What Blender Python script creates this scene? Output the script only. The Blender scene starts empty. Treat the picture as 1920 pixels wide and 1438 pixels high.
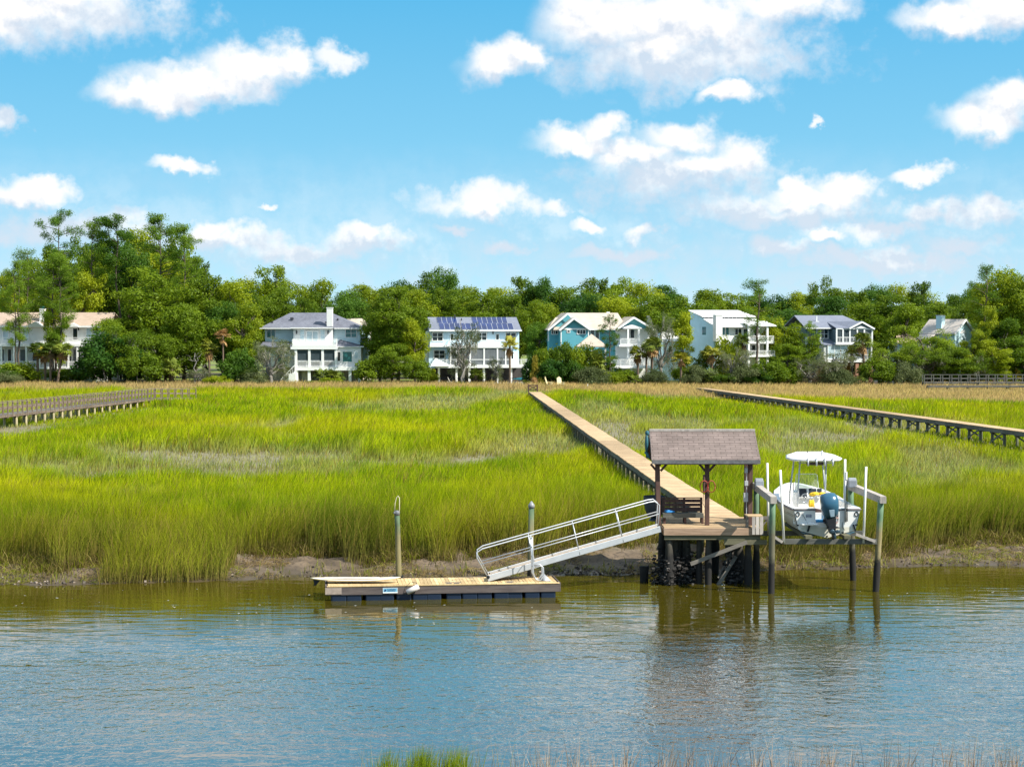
import bpy, math, random
import numpy as np
from mathutils import Vector
R = math.radians
SC = bpy.context.scene
C = SC.collection
# ---------------------------------------------------------------- camera
F = 3400.0                      # focal length in pixels of a 1920 px wide frame (a long lens)
PITCH = math.atan(106 / F)
EYE = 10.3
cam = bpy.data.cameras.new('Camera')
co = bpy.data.objects.new('Camera', cam)
C.objects.link(co)
co.location = (0, 0, EYE)
co.rotation_euler = (math.pi / 2 - PITCH, 0, 0)
cam.sensor_width = 36
cam.lens = 36 * F / 1920
cam.clip_start = 0.5
cam.clip_end = 20000
SC.camera = co
# ---------------------------------------------------------------- light
SUN_DIR = Vector((0.68, -0.37, 0.78)).normalized()
SUN_EL = math.asin(SUN_DIR.z)
SUN_ROT = math.atan2(SUN_DIR.x, SUN_DIR.y)
sl = bpy.data.lights.new('sun', 'SUN')
sl.energy = 4.6
sl.angle = R(0.5)
sl.color = (1.0, 0.95, 0.86)
so = bpy.data.objects.new('sun', sl)
C.objects.link(so)
so.rotation_euler = (-SUN_DIR).to_track_quat('-Z', 'Y').to_euler()
SC.view_settings.view_transform = 'Standard'
SC.view_settings.look = 'None'
SC.view_settings.exposure = 0.75
SC.view_settings.gamma = 1.0
SC.view_settings.use_curve_mapping = False
SC.cycles.max_bounces = 6
SC.cycles.diffuse_bounces = 3
SC.cycles.glossy_bounces = 3
SC.cycles.transmission_bounces = 3
SC.cycles.transparent_max_bounces = 6
SC.cycles.use_denoising = True
SC.cycles.denoising_prefilter = 'NONE'
SC.cycles.use_adaptive_sampling = True
SC.cycles.adaptive_threshold = 0.006
SC.cycles.caustics_reflective = False
SC.cycles.caustics_refractive = False
# ---------------------------------------------------------------- sky with clouds (by direction, at infinity)
world = bpy.data.worlds.new("World")
SC.world = world
world.use_nodes = True
world.cycles.sampling_method = 'NONE'


class NT:
    """small helper to write node trees"""
    def __init__(self, tree):
        self.t = tree
    def n(self, kind, **kw):
        nd = self.t.nodes.new(kind)
        for k, v in kw.items():
            setattr(nd, k, v)
        return nd
    def link(self, a, b):
        self.t.links.new(a, b)
    def put(self, sock, v):
        if isinstance(v, bpy.types.NodeSocket):
            self.link(v, sock)
        elif v is not None:
            sock.default_value = v
    def math(self, op, a, b=None, c=None, clamp=False):
        nd = self.n('ShaderNodeMath', operation=op, use_clamp=clamp)
        self.put(nd.inputs[0], a)
        self.put(nd.inputs[1], b)
        self.put(nd.inputs[2], c)
        return nd.outputs[0]
    def vmath(self, op, a, b=None, scale=None):
        nd = self.n('ShaderNodeVectorMath', operation=op)
        self.put(nd.inputs[0], a)
        self.put(nd.inputs[1], b)
        if scale is not None:
            self.put(nd.inputs['Scale'], scale)
        return nd.outputs['Value'] if op in ('LENGTH', 'DOT_PRODUCT') else nd.outputs['Vector']
    def noise(self, vec, scale, detail=3, rough=0.5, dist=0.0, color=False):
        nd = self.n('ShaderNodeTexNoise')
        if vec is not None:
            self.link(vec, nd.inputs['Vector'])
        nd.inputs['Scale'].default_value = scale
        nd.inputs['Detail'].default_value = detail
        nd.inputs['Roughness'].default_value = rough
        nd.inputs['Distortion'].default_value = dist
        return nd.outputs['Color'] if color else nd.outputs[0]
    def rng(self, v, a, b, c=0.0, d=1.0, kind='LINEAR'):
        nd = self.n('ShaderNodeMapRange', interpolation_type=kind)
        self.put(nd.inputs['Value'], v)
        for k, x in zip(('From Min', 'From Max', 'To Min', 'To Max'), (a, b, c, d)):
            self.put(nd.inputs[k], x)
        return nd.outputs[0]
    def mix(self, fac, a, b, blend='MIX'):
        nd = self.n('ShaderNodeMix', data_type='RGBA', blend_type=blend)
        self.put(nd.inputs[0], fac)
        self.put(nd.inputs[6], a if not isinstance(a, tuple) else a + (1,) * (4 - len(a)))
        self.put(nd.inputs[7], b if not isinstance(b, tuple) else b + (1,) * (4 - len(b)))
        return nd.outputs[2]
    def xyz(self, v):
        nd = self.n('ShaderNodeSeparateXYZ')
        self.link(v, nd.inputs[0])
        return nd.outputs
    def comb(self, x, y, z):
        nd = self.n('ShaderNodeCombineXYZ')
        for i, v in enumerate((x, y, z)):
            self.put(nd.inputs[i], v)
        return nd.outputs[0]


# (u, v, half width, half height) of each cloud mass, as directions seen from the shore
SOLID = [(300, 182, 120, 34), (390, 155, 150, 36), (470, 128, 112, 42), (540, 120, 60, 30),
         (930, 122, 76, 40), (985, 100, 55, 36), (1120, 40, 120, 62), (1240, 35, 190, 66), (1330, 50, 150, 60), (1470, 15, 140, 40), (1240, 85, 110, 30),
         (1355, 182, 62, 20), (1380, 170, 34, 20), (1085, 262, 90, 26), (1135, 240, 46, 28), (1200, 290, 100, 30), (1265, 258, 84, 34), (1320, 312, 122, 34), (1390, 295, 52, 36),
         (1850, 240, 105, 36), (1890, 205, 80, 40), (1790, 45, 115, 32), (1880, 20, 120, 50), (340, 308, 60, 16),
         (60, 372, 88, 30), (75, 348, 50, 22), (400, 432, 62, 26), (705, 440, 56, 24), (900, 390, 70, 26),
         (1520, 372, 130, 26), (1590, 350, 80, 26), (1480, 352, 60, 20), (1730, 330, 62, 17), (1095, 428, 44, 15), (1555, 440, 46, 17),
         (60, 20, 200, 46), (-40, 60, 140, 40)]
FAINT = [(1290, 112, 270, 62), (100, 45, 240, 60), (900, 378, 130, 34), (1040, 388, 40, 16), (1740, 402, 70, 26), (1860, 405, 100, 28), (1790, 455, 80, 26), (1450, 465, 60, 28),
         (940, 465, 60, 20), (1210, 437, 36, 18), (505, 390, 11, 6), (15, 232, 34, 20), (850, 435, 40, 14), (1640, 430, 90, 22), (560, 470, 160, 26), (150, 440, 200, 40),
         (430, 450, 110, 26), (1160, 480, 120, 20), (1660, 490, 220, 26), (1520, 247, 6, 9), (630, 110, 60, 20), (1260, 330, 200, 60), (1480, 395, 220, 40), (690, 455, 90, 30)]


def field_group(name, items):
    g = bpy.data.node_groups.new(name, 'ShaderNodeTree')
    g.interface.new_socket('P', in_out='INPUT', socket_type='NodeSocketVector')
    g.interface.new_socket('F', in_out='OUTPUT', socket_type='NodeSocketFloat')
    q = NT(g)
    i, o = q.n('NodeGroupInput'), q.n('NodeGroupOutput')
    acc = None
    px, py, _ = q.xyz(i.outputs[0])
    for (u, v, rx, ry) in items:
        m = q.n('ShaderNodeMapping', vector_type='TEXTURE')
        # the running minimum rides along in z (scaled to nothing) so that the masses are worked out one after another
        q.link(q.comb(px, py, acc if acc is not None else 0.0), m.inputs['Vector'])
        az = math.atan((u - 960) / F) * 3.4
        el = (math.atan((719 - v) / F) - PITCH) * 3.4
        m.inputs['Location'].default_value = (az, el, 0)
        m.inputs['Scale'].default_value = (rx / 1000, ry / 1000, 1e9)
        L = q.vmath('LENGTH', m.outputs[0])
        acc = L if acc is None else q.math('SMOOTH_MIN', acc, L, 0.35)
    q.link(acc, o.inputs[0])
    return g


g1, g2 = field_group('cloud_masses', SOLID), field_group('thin_clouds', FAINT)
w = NT(world.node_tree)
world.node_tree.nodes.clear()
tc = w.n('ShaderNodeTexCoord')
gx, gy, gz = w.xyz(tc.outputs['Generated'])
az = w.math('ARCTAN2', gx, gy)
el = w.math('ARCSINE', gz)
P0 = w.comb(w.math('MULTIPLY', az, 3.4), w.math('MULTIPLY', el, 3.4), 0.0)
wa = w.vmath('SCALE', w.vmath('SUBTRACT', w.noise(P0, 9, 2, 0.5, color=True), (0.5, 0.5, 0.5)), scale=0.085)
wb = w.vmath('SCALE', w.vmath('SUBTRACT', w.noise(P0, 34, 3, 0.6, color=True), (0.5, 0.5, 0.5)), scale=0.04)
P = w.vmath('MULTIPLY', w.vmath('ADD', w.vmath('ADD', P0, wa), wb), (1, 1, 0))


def fld(g, vec):
    nd = w.n('ShaderNodeGroup')
    nd.node_tree = g
    w.link(vec, nd.inputs[0])
    return nd.outputs[0]


f0 = fld(g1, P)
f1 = fld(g1, w.vmath('ADD', P, (0.010, 0.030, 0)))
ff = fld(g2, P)
nz = w.noise(P0, 17, 5, 0.6)
nz2 = w.noise(w.vmath('ADD', P0, (0.008, 0.014, 0)), 17, 4, 0.6)
d0 = w.math('ADD', f0, w.math('MULTIPLY', w.math('SUBTRACT', nz, 0.5), 1.15))
dens = w.rng(d0, 1.27, 0.34, 0.0, 0.97, 'SMOOTHSTEP')
df = w.math('ADD', ff, w.math('MULTIPLY', w.math('SUBTRACT', nz, 0.5), 2.2))
thin = w.math('MULTIPLY', w.rng(df, 1.35, 0.2, 0.0, 1.0, 'SMOOTHSTEP'), 0.85)
low = w.math('MULTIPLY', w.rng(el, 0.0, 0.11, 0.5, 0.0, 'SMOOTHSTEP'), w.rng(nz, 0.3, 0.62))
over = w.math('MULTIPLY', w.rng(el, 0.20, 0.34, 0.0, 0.85, 'SMOOTHSTEP'), w.rng(w.noise(w.vmath('MULTIPLY', P0, (0.8, 1.0, 1)), 2.6, 3, 0.55), 0.40, 0.60, 0.0, 1.0, 'SMOOTHSTEP'))  # unseen clouds above the view, added to pale the water and lift shadows
cov = w.math('MAXIMUM', w.math('MAXIMUM', dens, over), w.math('MAXIMUM', thin, low))
shade = w.math('ADD', w.math('MULTIPLY', w.math('SUBTRACT', f0, f1), 0.75), w.math('MULTIPLY', w.math('SUBTRACT', nz2, nz), 2.5))
shade = w.rng(shade, -0.18, 0.55)
cloud_col = w.mix(shade, (4.7, 4.6, 4.55), (3.1, 3.4, 3.85))
sky = w.n('ShaderNodeTexSky', sky_type='NISHITA')
sky.sun_disc = False
sky.sun_elevation = SUN_EL
sky.sun_rotation = SUN_ROT
sky.altitude = 0
sky.air_density = 1.0
sky.dust_density = 0.6
sky.ozone_density = 1.5
sv = w.vmath('NORMALIZE', w.comb(gx, gy, w.math('ADD', w.math('MULTIPLY', w.math('MAXIMUM', gz, 0.0), 2.6), 0.07)))
w.link(sv, sky.inputs['Vector'])
tint = w.mix(1.0, sky.outputs[0], (0.74, 1.22, 1.16), 'MULTIPLY')
# humid summer air: the blue pales and whitens towards the horizon
ramp = w.n('ShaderNodeValToRGB')
cr = ramp.color_ramp
cr.elements[0].position, cr.elements[0].color = 0.0, (2.45, 3.45, 3.95, 1)
cr.elements[1].position, cr.elements[1].color = 1.0, (0.34, 1.5, 3.0, 1)
for ps, c_ in ((0.10, (1.9, 3.15, 3.85)), (0.28, (0.98, 2.62, 3.75)), (0.50, (0.46, 2.18, 3.65))):
    e_ = cr.elements.new(ps)
    e_.color = c_ + (1,)
w.link(w.rng(el, 0.0, 0.36), ramp.inputs['Fac'])
tint = w.mix(w.rng(el, 0.30, 0.75, 0.85, 0.0, 'SMOOTHSTEP'), tint, ramp.outputs['Color'])
final = w.mix(cov, tint, cloud_col)
bg = w.n('ShaderNodeBackground')
w.link(final, bg.inputs['Color'])
bg.inputs['Strength'].default_value = 0.14
ow = w.n('ShaderNodeOutputWorld')
w.link(bg.outputs[0], ow.inputs['Surface'])
# ---------------------------------------------------------------- helpers
CP, SP = math.cos(PITCH), math.sin(PITCH)


def at(u, v, Y):
    """the point that stands at distance Y in the direction (u, v) of the survey photograph"""
    dx, dv = u - 960, 719 - v
    dy = F * CP + dv * SP
    dz = -F * SP + dv * CP
    t = Y / dy
    return Vector((dx * t, Y, EYE + dz * t))


def Xu(u, Y):
    return at(u, 613, Y).x


def Zv(v, Y):
    return at(960, v, Y).z


def S(r, g, b):
    f = lambda c: (c / 255 / 12.92) if c / 255 <= 0.04045 else ((c / 255 + 0.055) / 1.055) ** 2.4
    return (f(r), f(g), f(b))


def vhash(ix, iy, s):
    h = (ix.astype(np.int64) * 374761393 + iy.astype(np.int64) * 668265263 + s * 974711) & 0x7fffffff
    h = ((h ^ (h >> 13)) * 1274126177) & 0x7fffffff
    return ((h ^ (h >> 16)) & 0xffff) / 65535.0


def vnoise(x, y, s=0):
    x, y = np.asarray(x, float), np.asarray(y, float)
    ix, iy = np.floor(x), np.floor(y)
    fx, fy = x - ix, y - iy
    fx, fy = fx * fx * (3 - 2 * fx), fy * fy * (3 - 2 * fy)
    a, b = vhash(ix, iy, s), vhash(ix + 1, iy, s)
    c, d = vhash(ix, iy + 1, s), vhash(ix + 1, iy + 1, s)
    return (a * (1 - fx) + b * fx) * (1 - fy) + (c * (1 - fx) + d * fx) * fy


def fbm(x, y, s=0, o=3):
    t, a, n = 0, 0.5, 0
    for k in range(o):
        t = t + a * vnoise(np.asarray(x) * 2 ** k, np.asarray(y) * 2 ** k, s + k)
        n += a
        a *= 0.5
    return t / n


def shore(x):
    x = np.asarray(x, float)
    return 74.9 + 0.135 * np.clip(x, -60, 60) + 0.9 * (fbm(x * 0.22, x * 0 + 3, 5) - 0.5) * 2


def ground_z(x, y):
    x, y = np.asarray(x, float), np.asarray(y, float)
    d = y - shore(x)
    z = np.interp(d, [-40, -6, -1.5, 0, 1.6, 2.6, 5, 12, 60, 140, 175, 196, 230], [-1.6, -1.4, -0.4, 0, 0.22, 0.36, 0.58, 0.8, 0.95, 1.0, 1.15, 1.5, 1.6])
    near = np.interp(y, [20, 34, 38.6, 40, 43, 48], [2.2, 0.7, 0.25, 0.0, -0.6, -1.6])
    z = np.where(y < 50, near, z)
    bump = np.interp(d, [-1, 0.3, 2.5, 6, 10], [0, 0.12, 0.34, 0.14, 0.05]) * (y > 50)
    z = z + bump * (fbm(x * 1.1, y * 1.4, 11) - 0.5) * 2 + bump * 0.5 * (vnoise(x * 3.1, y * 3.6, 17) - 0.5)
    return z


class MB:
    """collects shapes and links them as one mesh object"""
    def __init__(self, org=(0, 0, 0)):
        self.v, self.f, self.t = [], [], []
        self.o = Vector(org)
        self.tone = 1.0
        self.smooth = False
    def add(self, vs, fs):
        b = len(self.v)
        for p in vs:
            self.v.append((p[0] - self.o.x, p[1] - self.o.y, p[2] - self.o.z))
            self.t.append(self.tone)
        for f in fs:
            self.f.append(tuple(b + i for i in f))
    def box(self, x0, y0, z0, x1, y1, z1):
        self.add([(x0, y0, z0), (x1, y0, z0), (x1, y1, z0), (x0, y1, z0), (x0, y0, z1), (x1, y0, z1), (x1, y1, z1), (x0, y1, z1)],
                 [(3, 2, 1, 0), (4, 5, 6, 7), (0, 1, 5, 4), (1, 2, 6, 5), (2, 3, 7, 6), (3, 0, 4, 7)])
    def cbox(self, c, sx, sy, sz, rz=0.0, ry=0.0):
        """box about its centre c turned about the vertical by rz (and tilted by ry first)"""
        cz, sn = math.cos(rz), math.sin(rz)
        cy, sy_ = math.cos(ry), math.sin(ry)
        vs = []
        for z in (-sz / 2, sz / 2):
            for (x, y) in ((-sx / 2, -sy / 2), (sx / 2, -sy / 2), (sx / 2, sy / 2), (-sx / 2, sy / 2)):
                x2, z2 = x * cy + z * sy_, -x * sy_ + z * cy
                vs.append((c[0] + x2 * cz - y * sn, c[1] + x2 * sn + y * cz, c[2] + z2))
        self.add(vs, [(3, 2, 1, 0), (4, 5, 6, 7), (0, 1, 5, 4), (1, 2, 6, 5), (2, 3, 7, 6), (3, 0, 4, 7)])
    def bar(self, p0, p1, w, h):
        """rectangular bar from p0 to p1, w wide sideways, h tall"""
        p0, p1 = Vector(p0), Vector(p1)
        d = (p1 - p0).normalized()
        up = Vector((0, 0, 1)) if abs(d.z) < 0.98 else Vector((0, 1, 0))
        s = d.cross(up).normalized() * (w / 2)
        t = s.cross(d).normalized() * (h / 2)
        vs = [p0 - s - t, p0 + s - t, p0 + s + t, p0 - s + t, p1 - s - t, p1 + s - t, p1 + s + t, p1 - s + t]
        self.add(vs, [(0, 1, 2, 3), (7, 6, 5, 4), (4, 5, 1, 0), (5, 6, 2, 1), (6, 7, 3, 2), (7, 4, 0, 3)])
    def tube(self, pts, r, n=8, cap=True):
        pts = [Vector(p) for p in pts]
        rs = list(r) if isinstance(r, (list, tuple)) else [r] * len(pts)
        vs, fs = [], []
        ref = None
        for i, p in enumerate(pts):
            d = (pts[min(i + 1, len(pts) - 1)] - pts[max(i - 1, 0)]).normalized()
            if ref is None:
                ref = Vector((1, 0, 0)) if abs(d.x) < 0.8 else Vector((0, 1, 0))
            s = (ref - d * ref.dot(d)).normalized()
            ref = s
            t = d.cross(s)
            for k in range(n):
                a = 2 * math.pi * k / n
                vs.append(p + (s * math.cos(a) + t * math.sin(a)) * rs[i])
        for i in range(len(pts) - 1):
            for k in range(n):
                fs.append((i * n + k, i * n + (k + 1) % n, (i + 1) * n + (k + 1) % n, (i + 1) * n + k))
        if cap:
            fs.append(tuple(range(n - 1, -1, -1)))
            fs.append(tuple((len(pts) - 1) * n + k for k in range(n)))
        self.add(vs, fs)
    def slab(self, q, th):
        """a flat quad or polygon thickened downwards"""
        q = [Vector(p) for p in q]
        n = len(q)
        d = Vector((0, 0, th))
        nrm = (q[1] - q[0]).cross(q[2] - q[0])
        if nrm.z < 0:
            q = q[::-1]
        vs = q + [p - d for p in q]
        fs = [tuple(range(n)), tuple(range(2 * n - 1, n - 1, -1))] + [(i, i + n, (i + 1) % n + n, (i + 1) % n) for i in range(n)]
        self.add(vs, fs)
    def prism(self, poly, y0, y1):
        """polygon of (x, z) extruded along y"""
        n = len(poly)
        a = sum(poly[i][0] * poly[(i + 1) % n][1] - poly[(i + 1) % n][0] * poly[i][1] for i in range(n))
        if a < 0:
            poly = poly[::-1]
        vs = [(x, y0, z) for x, z in poly] + [(x, y1, z) for x, z in poly]
        fs = [tuple(range(n)), tuple(range(2 * n - 1, n - 1, -1))] + [((i + 1) % n, i, i + n, (i + 1) % n + n) for i in range(n)]
        self.add(vs, fs)
    def loft(self, rings, closed=True, caps=True):
        n = len(rings[0])
        vs = [p for r in rings for p in r]
        fs = []
        for i in range(len(rings) - 1):
            for k in range(n if closed else n - 1):
                fs.append((i * n + k, i * n + (k + 1) % n, (i + 1) * n + (k + 1) % n, (i + 1) * n + k))
        if caps:
            fs.append(tuple(range(n - 1, -1, -1)))
            fs.append(tuple((len(rings) - 1) * n + k for k in range(n)))
        self.add(vs, fs)
    def ball(self, c, rx, ry, rz, n=8, m=5):
        rings = []
        for i in range(m + 1):
            a = -math.pi / 2 + math.pi * i / m
            k = max(math.cos(a), 0.02)
            rings.append([(c[0] + rx * k * math.cos(2 * math.pi * j / n), c[1] + ry * k * math.sin(2 * math.pi * j / n), c[2] + rz * math.sin(a)) for j in range(n)])
        self.loft(rings)
    def build(self, name, mat, parent=None, smooth=False, bevel=0.0):
        me = bpy.data.meshes.new(name)
        me.from_pydata(self.v, [], self.f)
        ca = me.attributes.new('tone', 'FLOAT', 'POINT')
        ca.data.foreach_set('value', self.t)
        me.materials.append(mat)
        if smooth:
            me.polygons.foreach_set('use_smooth', [True] * len(me.polygons))
        me.update()
        ob = bpy.data.objects.new(name, me)
        C.objects.link(ob)
        if parent is not None:
            ob.parent = parent
        else:
            ob.location = self.o
        if bevel:
            b = ob.modifiers.new('edge', 'BEVEL')
            b.width = bevel
            b.segments = 2
            b.limit_method = 'ANGLE'
        return ob


def tag(o, label=None, cat=None, group=None, kind=None):
    for k, v in (('label', label), ('category', cat), ('group', group), ('kind', kind)):
        if v:
            o[k] = v
    return o


def thing(name, loc, label, cat, group=None, rz=0.0):
    o = bpy.data.objects.new(name, None)
    C.objects.link(o)
    o.empty_display_size = 0.3
    o.location = loc
    o.rotation_euler = (0, 0, rz)
    return tag(o, label, cat, group)


def part_copy(o, parent, loc=None, rz=None, scale=None):
    c = o.copy()
    C.objects.link(c)
    c.parent = parent
    if loc is not None:
        c.location = loc
    if rz is not None:
        c.rotation_euler = (0, 0, rz)
    if scale is not None:
        c.scale = scale
    return c


def copy_tree(o, parent=None):
    c = o.copy()
    C.objects.link(c)
    c.parent = parent
    for ch in o.children:
        copy_tree(ch, c)
    return c


# ---------------------------------------------------------------- materials
def shader(name):
    m = bpy.data.materials.new(name)
    m.use_nodes = True
    m.node_tree.nodes.clear()
    q = NT(m.node_tree)
    out = q.n('ShaderNodeOutputMaterial')
    p = q.n('ShaderNodeBsdfPrincipled')
    q.link(p.outputs[0], out.inputs['Surface'])
    return m, q, p, out


def bump(q, p, h, strength=0.3, dist=0.02):
    b = q.n('ShaderNodeBump')
    b.inputs['Strength'].default_value = strength
    b.inputs['Distance'].default_value = dist
    q.link(h, b.inputs['Height'])
    q.link(b.outputs[0], p.inputs['Normal'])


def paint(name, c, rough=0.6, var=0.12, scale=3.0, metal=0.0, spec=0.4, dirt=None):
    m, q, p, o = shader(name)
    tcn = q.n('ShaderNodeTexCoord')
    a = q.noise(tcn.outputs['Object'], scale, 5, 0.6)
    k = q.rng(a, 0.25, 0.75, 1 - var, 1 + var)
    col = q.mix(1.0, c, q.comb(k, k, k), 'MULTIPLY')
    if dirt:
        d = q.noise(tcn.outputs['Object'], scale * 0.45, 6, 0.7)
        col = q.mix(q.rng(d, 0.5, 0.75, 0, 0.6), col, dirt)
    q.put(p.inputs['Base Color'], col)
    p.inputs['Roughness'].default_value = rough
    p.inputs['Metallic'].default_value = metal
    p.inputs['Specular IOR Level'].default_value = spec
    return m


def siding(name, c, pitch=0.16, rough=0.6):
    m, q, p, o = shader(name)
    tcn = q.n('ShaderNodeTexCoord')
    x, y, z = q.xyz(tcn.outputs['Object'])
    saw = q.math('FRACT', q.math('DIVIDE', z, pitch))
    a = q.noise(tcn.outputs['Object'], 0.9, 4, 0.6)
    k = q.rng(a, 0.25, 0.75, 0.90, 1.06)
    q.put(p.inputs['Base Color'], q.mix(1.0, c, q.comb(k, k, k), 'MULTIPLY'))
    p.inputs['Roughness'].default_value = rough
    bump(q, p, saw, 0.5, 0.02)
    return m


def wood(name, c1, c2, scale=1.0, stretch=(1, 1, 1), rough=0.85, tone=True):
    m, q, p, o = shader(name)
    tcn = q.n('ShaderNodeTexCoord')
    v = q.vmath('MULTIPLY', tcn.outputs['Object'], stretch)
    a = q.noise(v, 5 * scale, 6, 0.65, 0.4)
    b = q.noise(tcn.outputs['Object'], 0.7 * scale, 4, 0.6)
    f = q.math('ADD', q.math('MULTIPLY', a, 0.65), q.math('MULTIPLY', b, 0.35))
    col = q.mix(q.rng(f, 0.36, 0.64), c1, c2)
    if tone:
        t = q.n('ShaderNodeAttribute', attribute_name='tone').outputs['Fac']
        col = q.mix(1.0, col, q.comb(t, t, t), 'MULTIPLY')
    q.put(p.inputs['Base Color'], col)
    p.inputs['Roughness'].default_value = rough
    p.inputs['Specular IOR Level'].default_value = 0.2
    bump(q, p, a, 0.4, 0.01)
    return m


def pile_mat(name, c_low, c_mid, c_top, z0, z1, z2):
    """weathered marine pile: oyster crusted foot, bleached middle, green treated head"""
    m, q, p, o = shader(name)
    g = q.n('ShaderNodeNewGeometry')
    x, y, z = q.xyz(g.outputs['Position'])
    n1 = q.noise(g.outputs['Position'], 2.5, 5, 0.7)
    n2 = q.noise(q.vmath('MULTIPLY', g.outputs['Position'], (1, 1, 0.12)), 14, 4, 0.6)
    zz = q.math('ADD', z, q.math('MULTIPLY', q.math('SUBTRACT', n1, 0.5), 0.9))
    a = q.mix(q.rng(zz, z0, z0 + 0.35), c_low, c_mid)
    b = q.mix(q.rng(zz, z1, z2), a, c_top)
    k = q.rng(n2, 0.25, 0.75, 0.65, 1.3)
    q.put(p.inputs['Base Color'], q.mix(1.0, b, q.comb(k, k, k), 'MULTIPLY'))
    p.inputs['Roughness'].default_value = 0.85
    bump(q, p, n2, 0.5, 0.02)
    return m


def shingle(name, c1, c2, scale=1.0):
    m, q, p, o = shader(name)
    tcn = q.n('ShaderNodeTexCoord')
    a = q.noise(tcn.outputs['Object'], 2.4 * scale, 5, 0.75)
    b = q.noise(tcn.outputs['Object'], 0.35 * scale, 3, 0.5)
    f = q.math('ADD', q.math('MULTIPLY', a, 0.7), q.math('MULTIPLY', b, 0.3))
    q.put(p.inputs['Base Color'], q.mix(q.rng(f, 0.35, 0.65), c1, c2))
    p.inputs['Roughness'].default_value = 0.9
    p.inputs['Specular IOR Level'].default_value = 0.15
    return m


def leaf(name, c1, c2, trans=0.48, rough=0.55, vary=0.35, nscale=0.55):
    m, q, p, o = shader(name)
    oi = q.n('ShaderNodeObjectInfo')
    tcn = q.n('ShaderNodeTexCoord')
    a = q.noise(tcn.outputs['Object'], nscale, 3, 0.6)
    b = q.noise(tcn.outputs['Object'], 6.0, 2, 0.6)
    f = q.math('ADD', q.math('MULTIPLY', a, 0.6), q.math('MULTIPLY', b, 0.4))
    f = q.math('ADD', f, q.math('MULTIPLY', q.math('SUBTRACT', oi.outputs['Random'], 0.5), vary))
    col = q.mix(q.rng(f, 0.3, 0.72), c1, c2)
    q.put(p.inputs['Base Color'], col)
    p.inputs['Roughness'].default_value = rough
    p.inputs['Specular IOR Level'].default_value = 0.25
    t = q.n('ShaderNodeBsdfTranslucent')
    q.link(col, t.inputs['Color'])
    ms = q.n('ShaderNodeMixShader')
    ms.inputs[0].default_value = trans
    q.link(p.outputs[0], ms.inputs[1])
    q.link(t.outputs[0], ms.inputs[2])
    q.link(ms.outputs[0], o.inputs['Surface'])
    return m


def glass(name, c, rough=0.06, spec=0.6):
    m, q, p, o = shader(name)
    tcn = q.n('ShaderNodeTexCoord')
    a = q.noise(tcn.outputs['Object'], 0.5, 2, 0.5)
    k = q.rng(a, 0.3, 0.7, 0.7, 1.3)
    q.put(p.inputs['Base Color'], q.mix(1.0, c, q.comb(k, k, k), 'MULTIPLY'))
    p.inputs['Roughness'].default_value = rough
    p.inputs['Specular IOR Level'].default_value = spec
    return m


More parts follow.
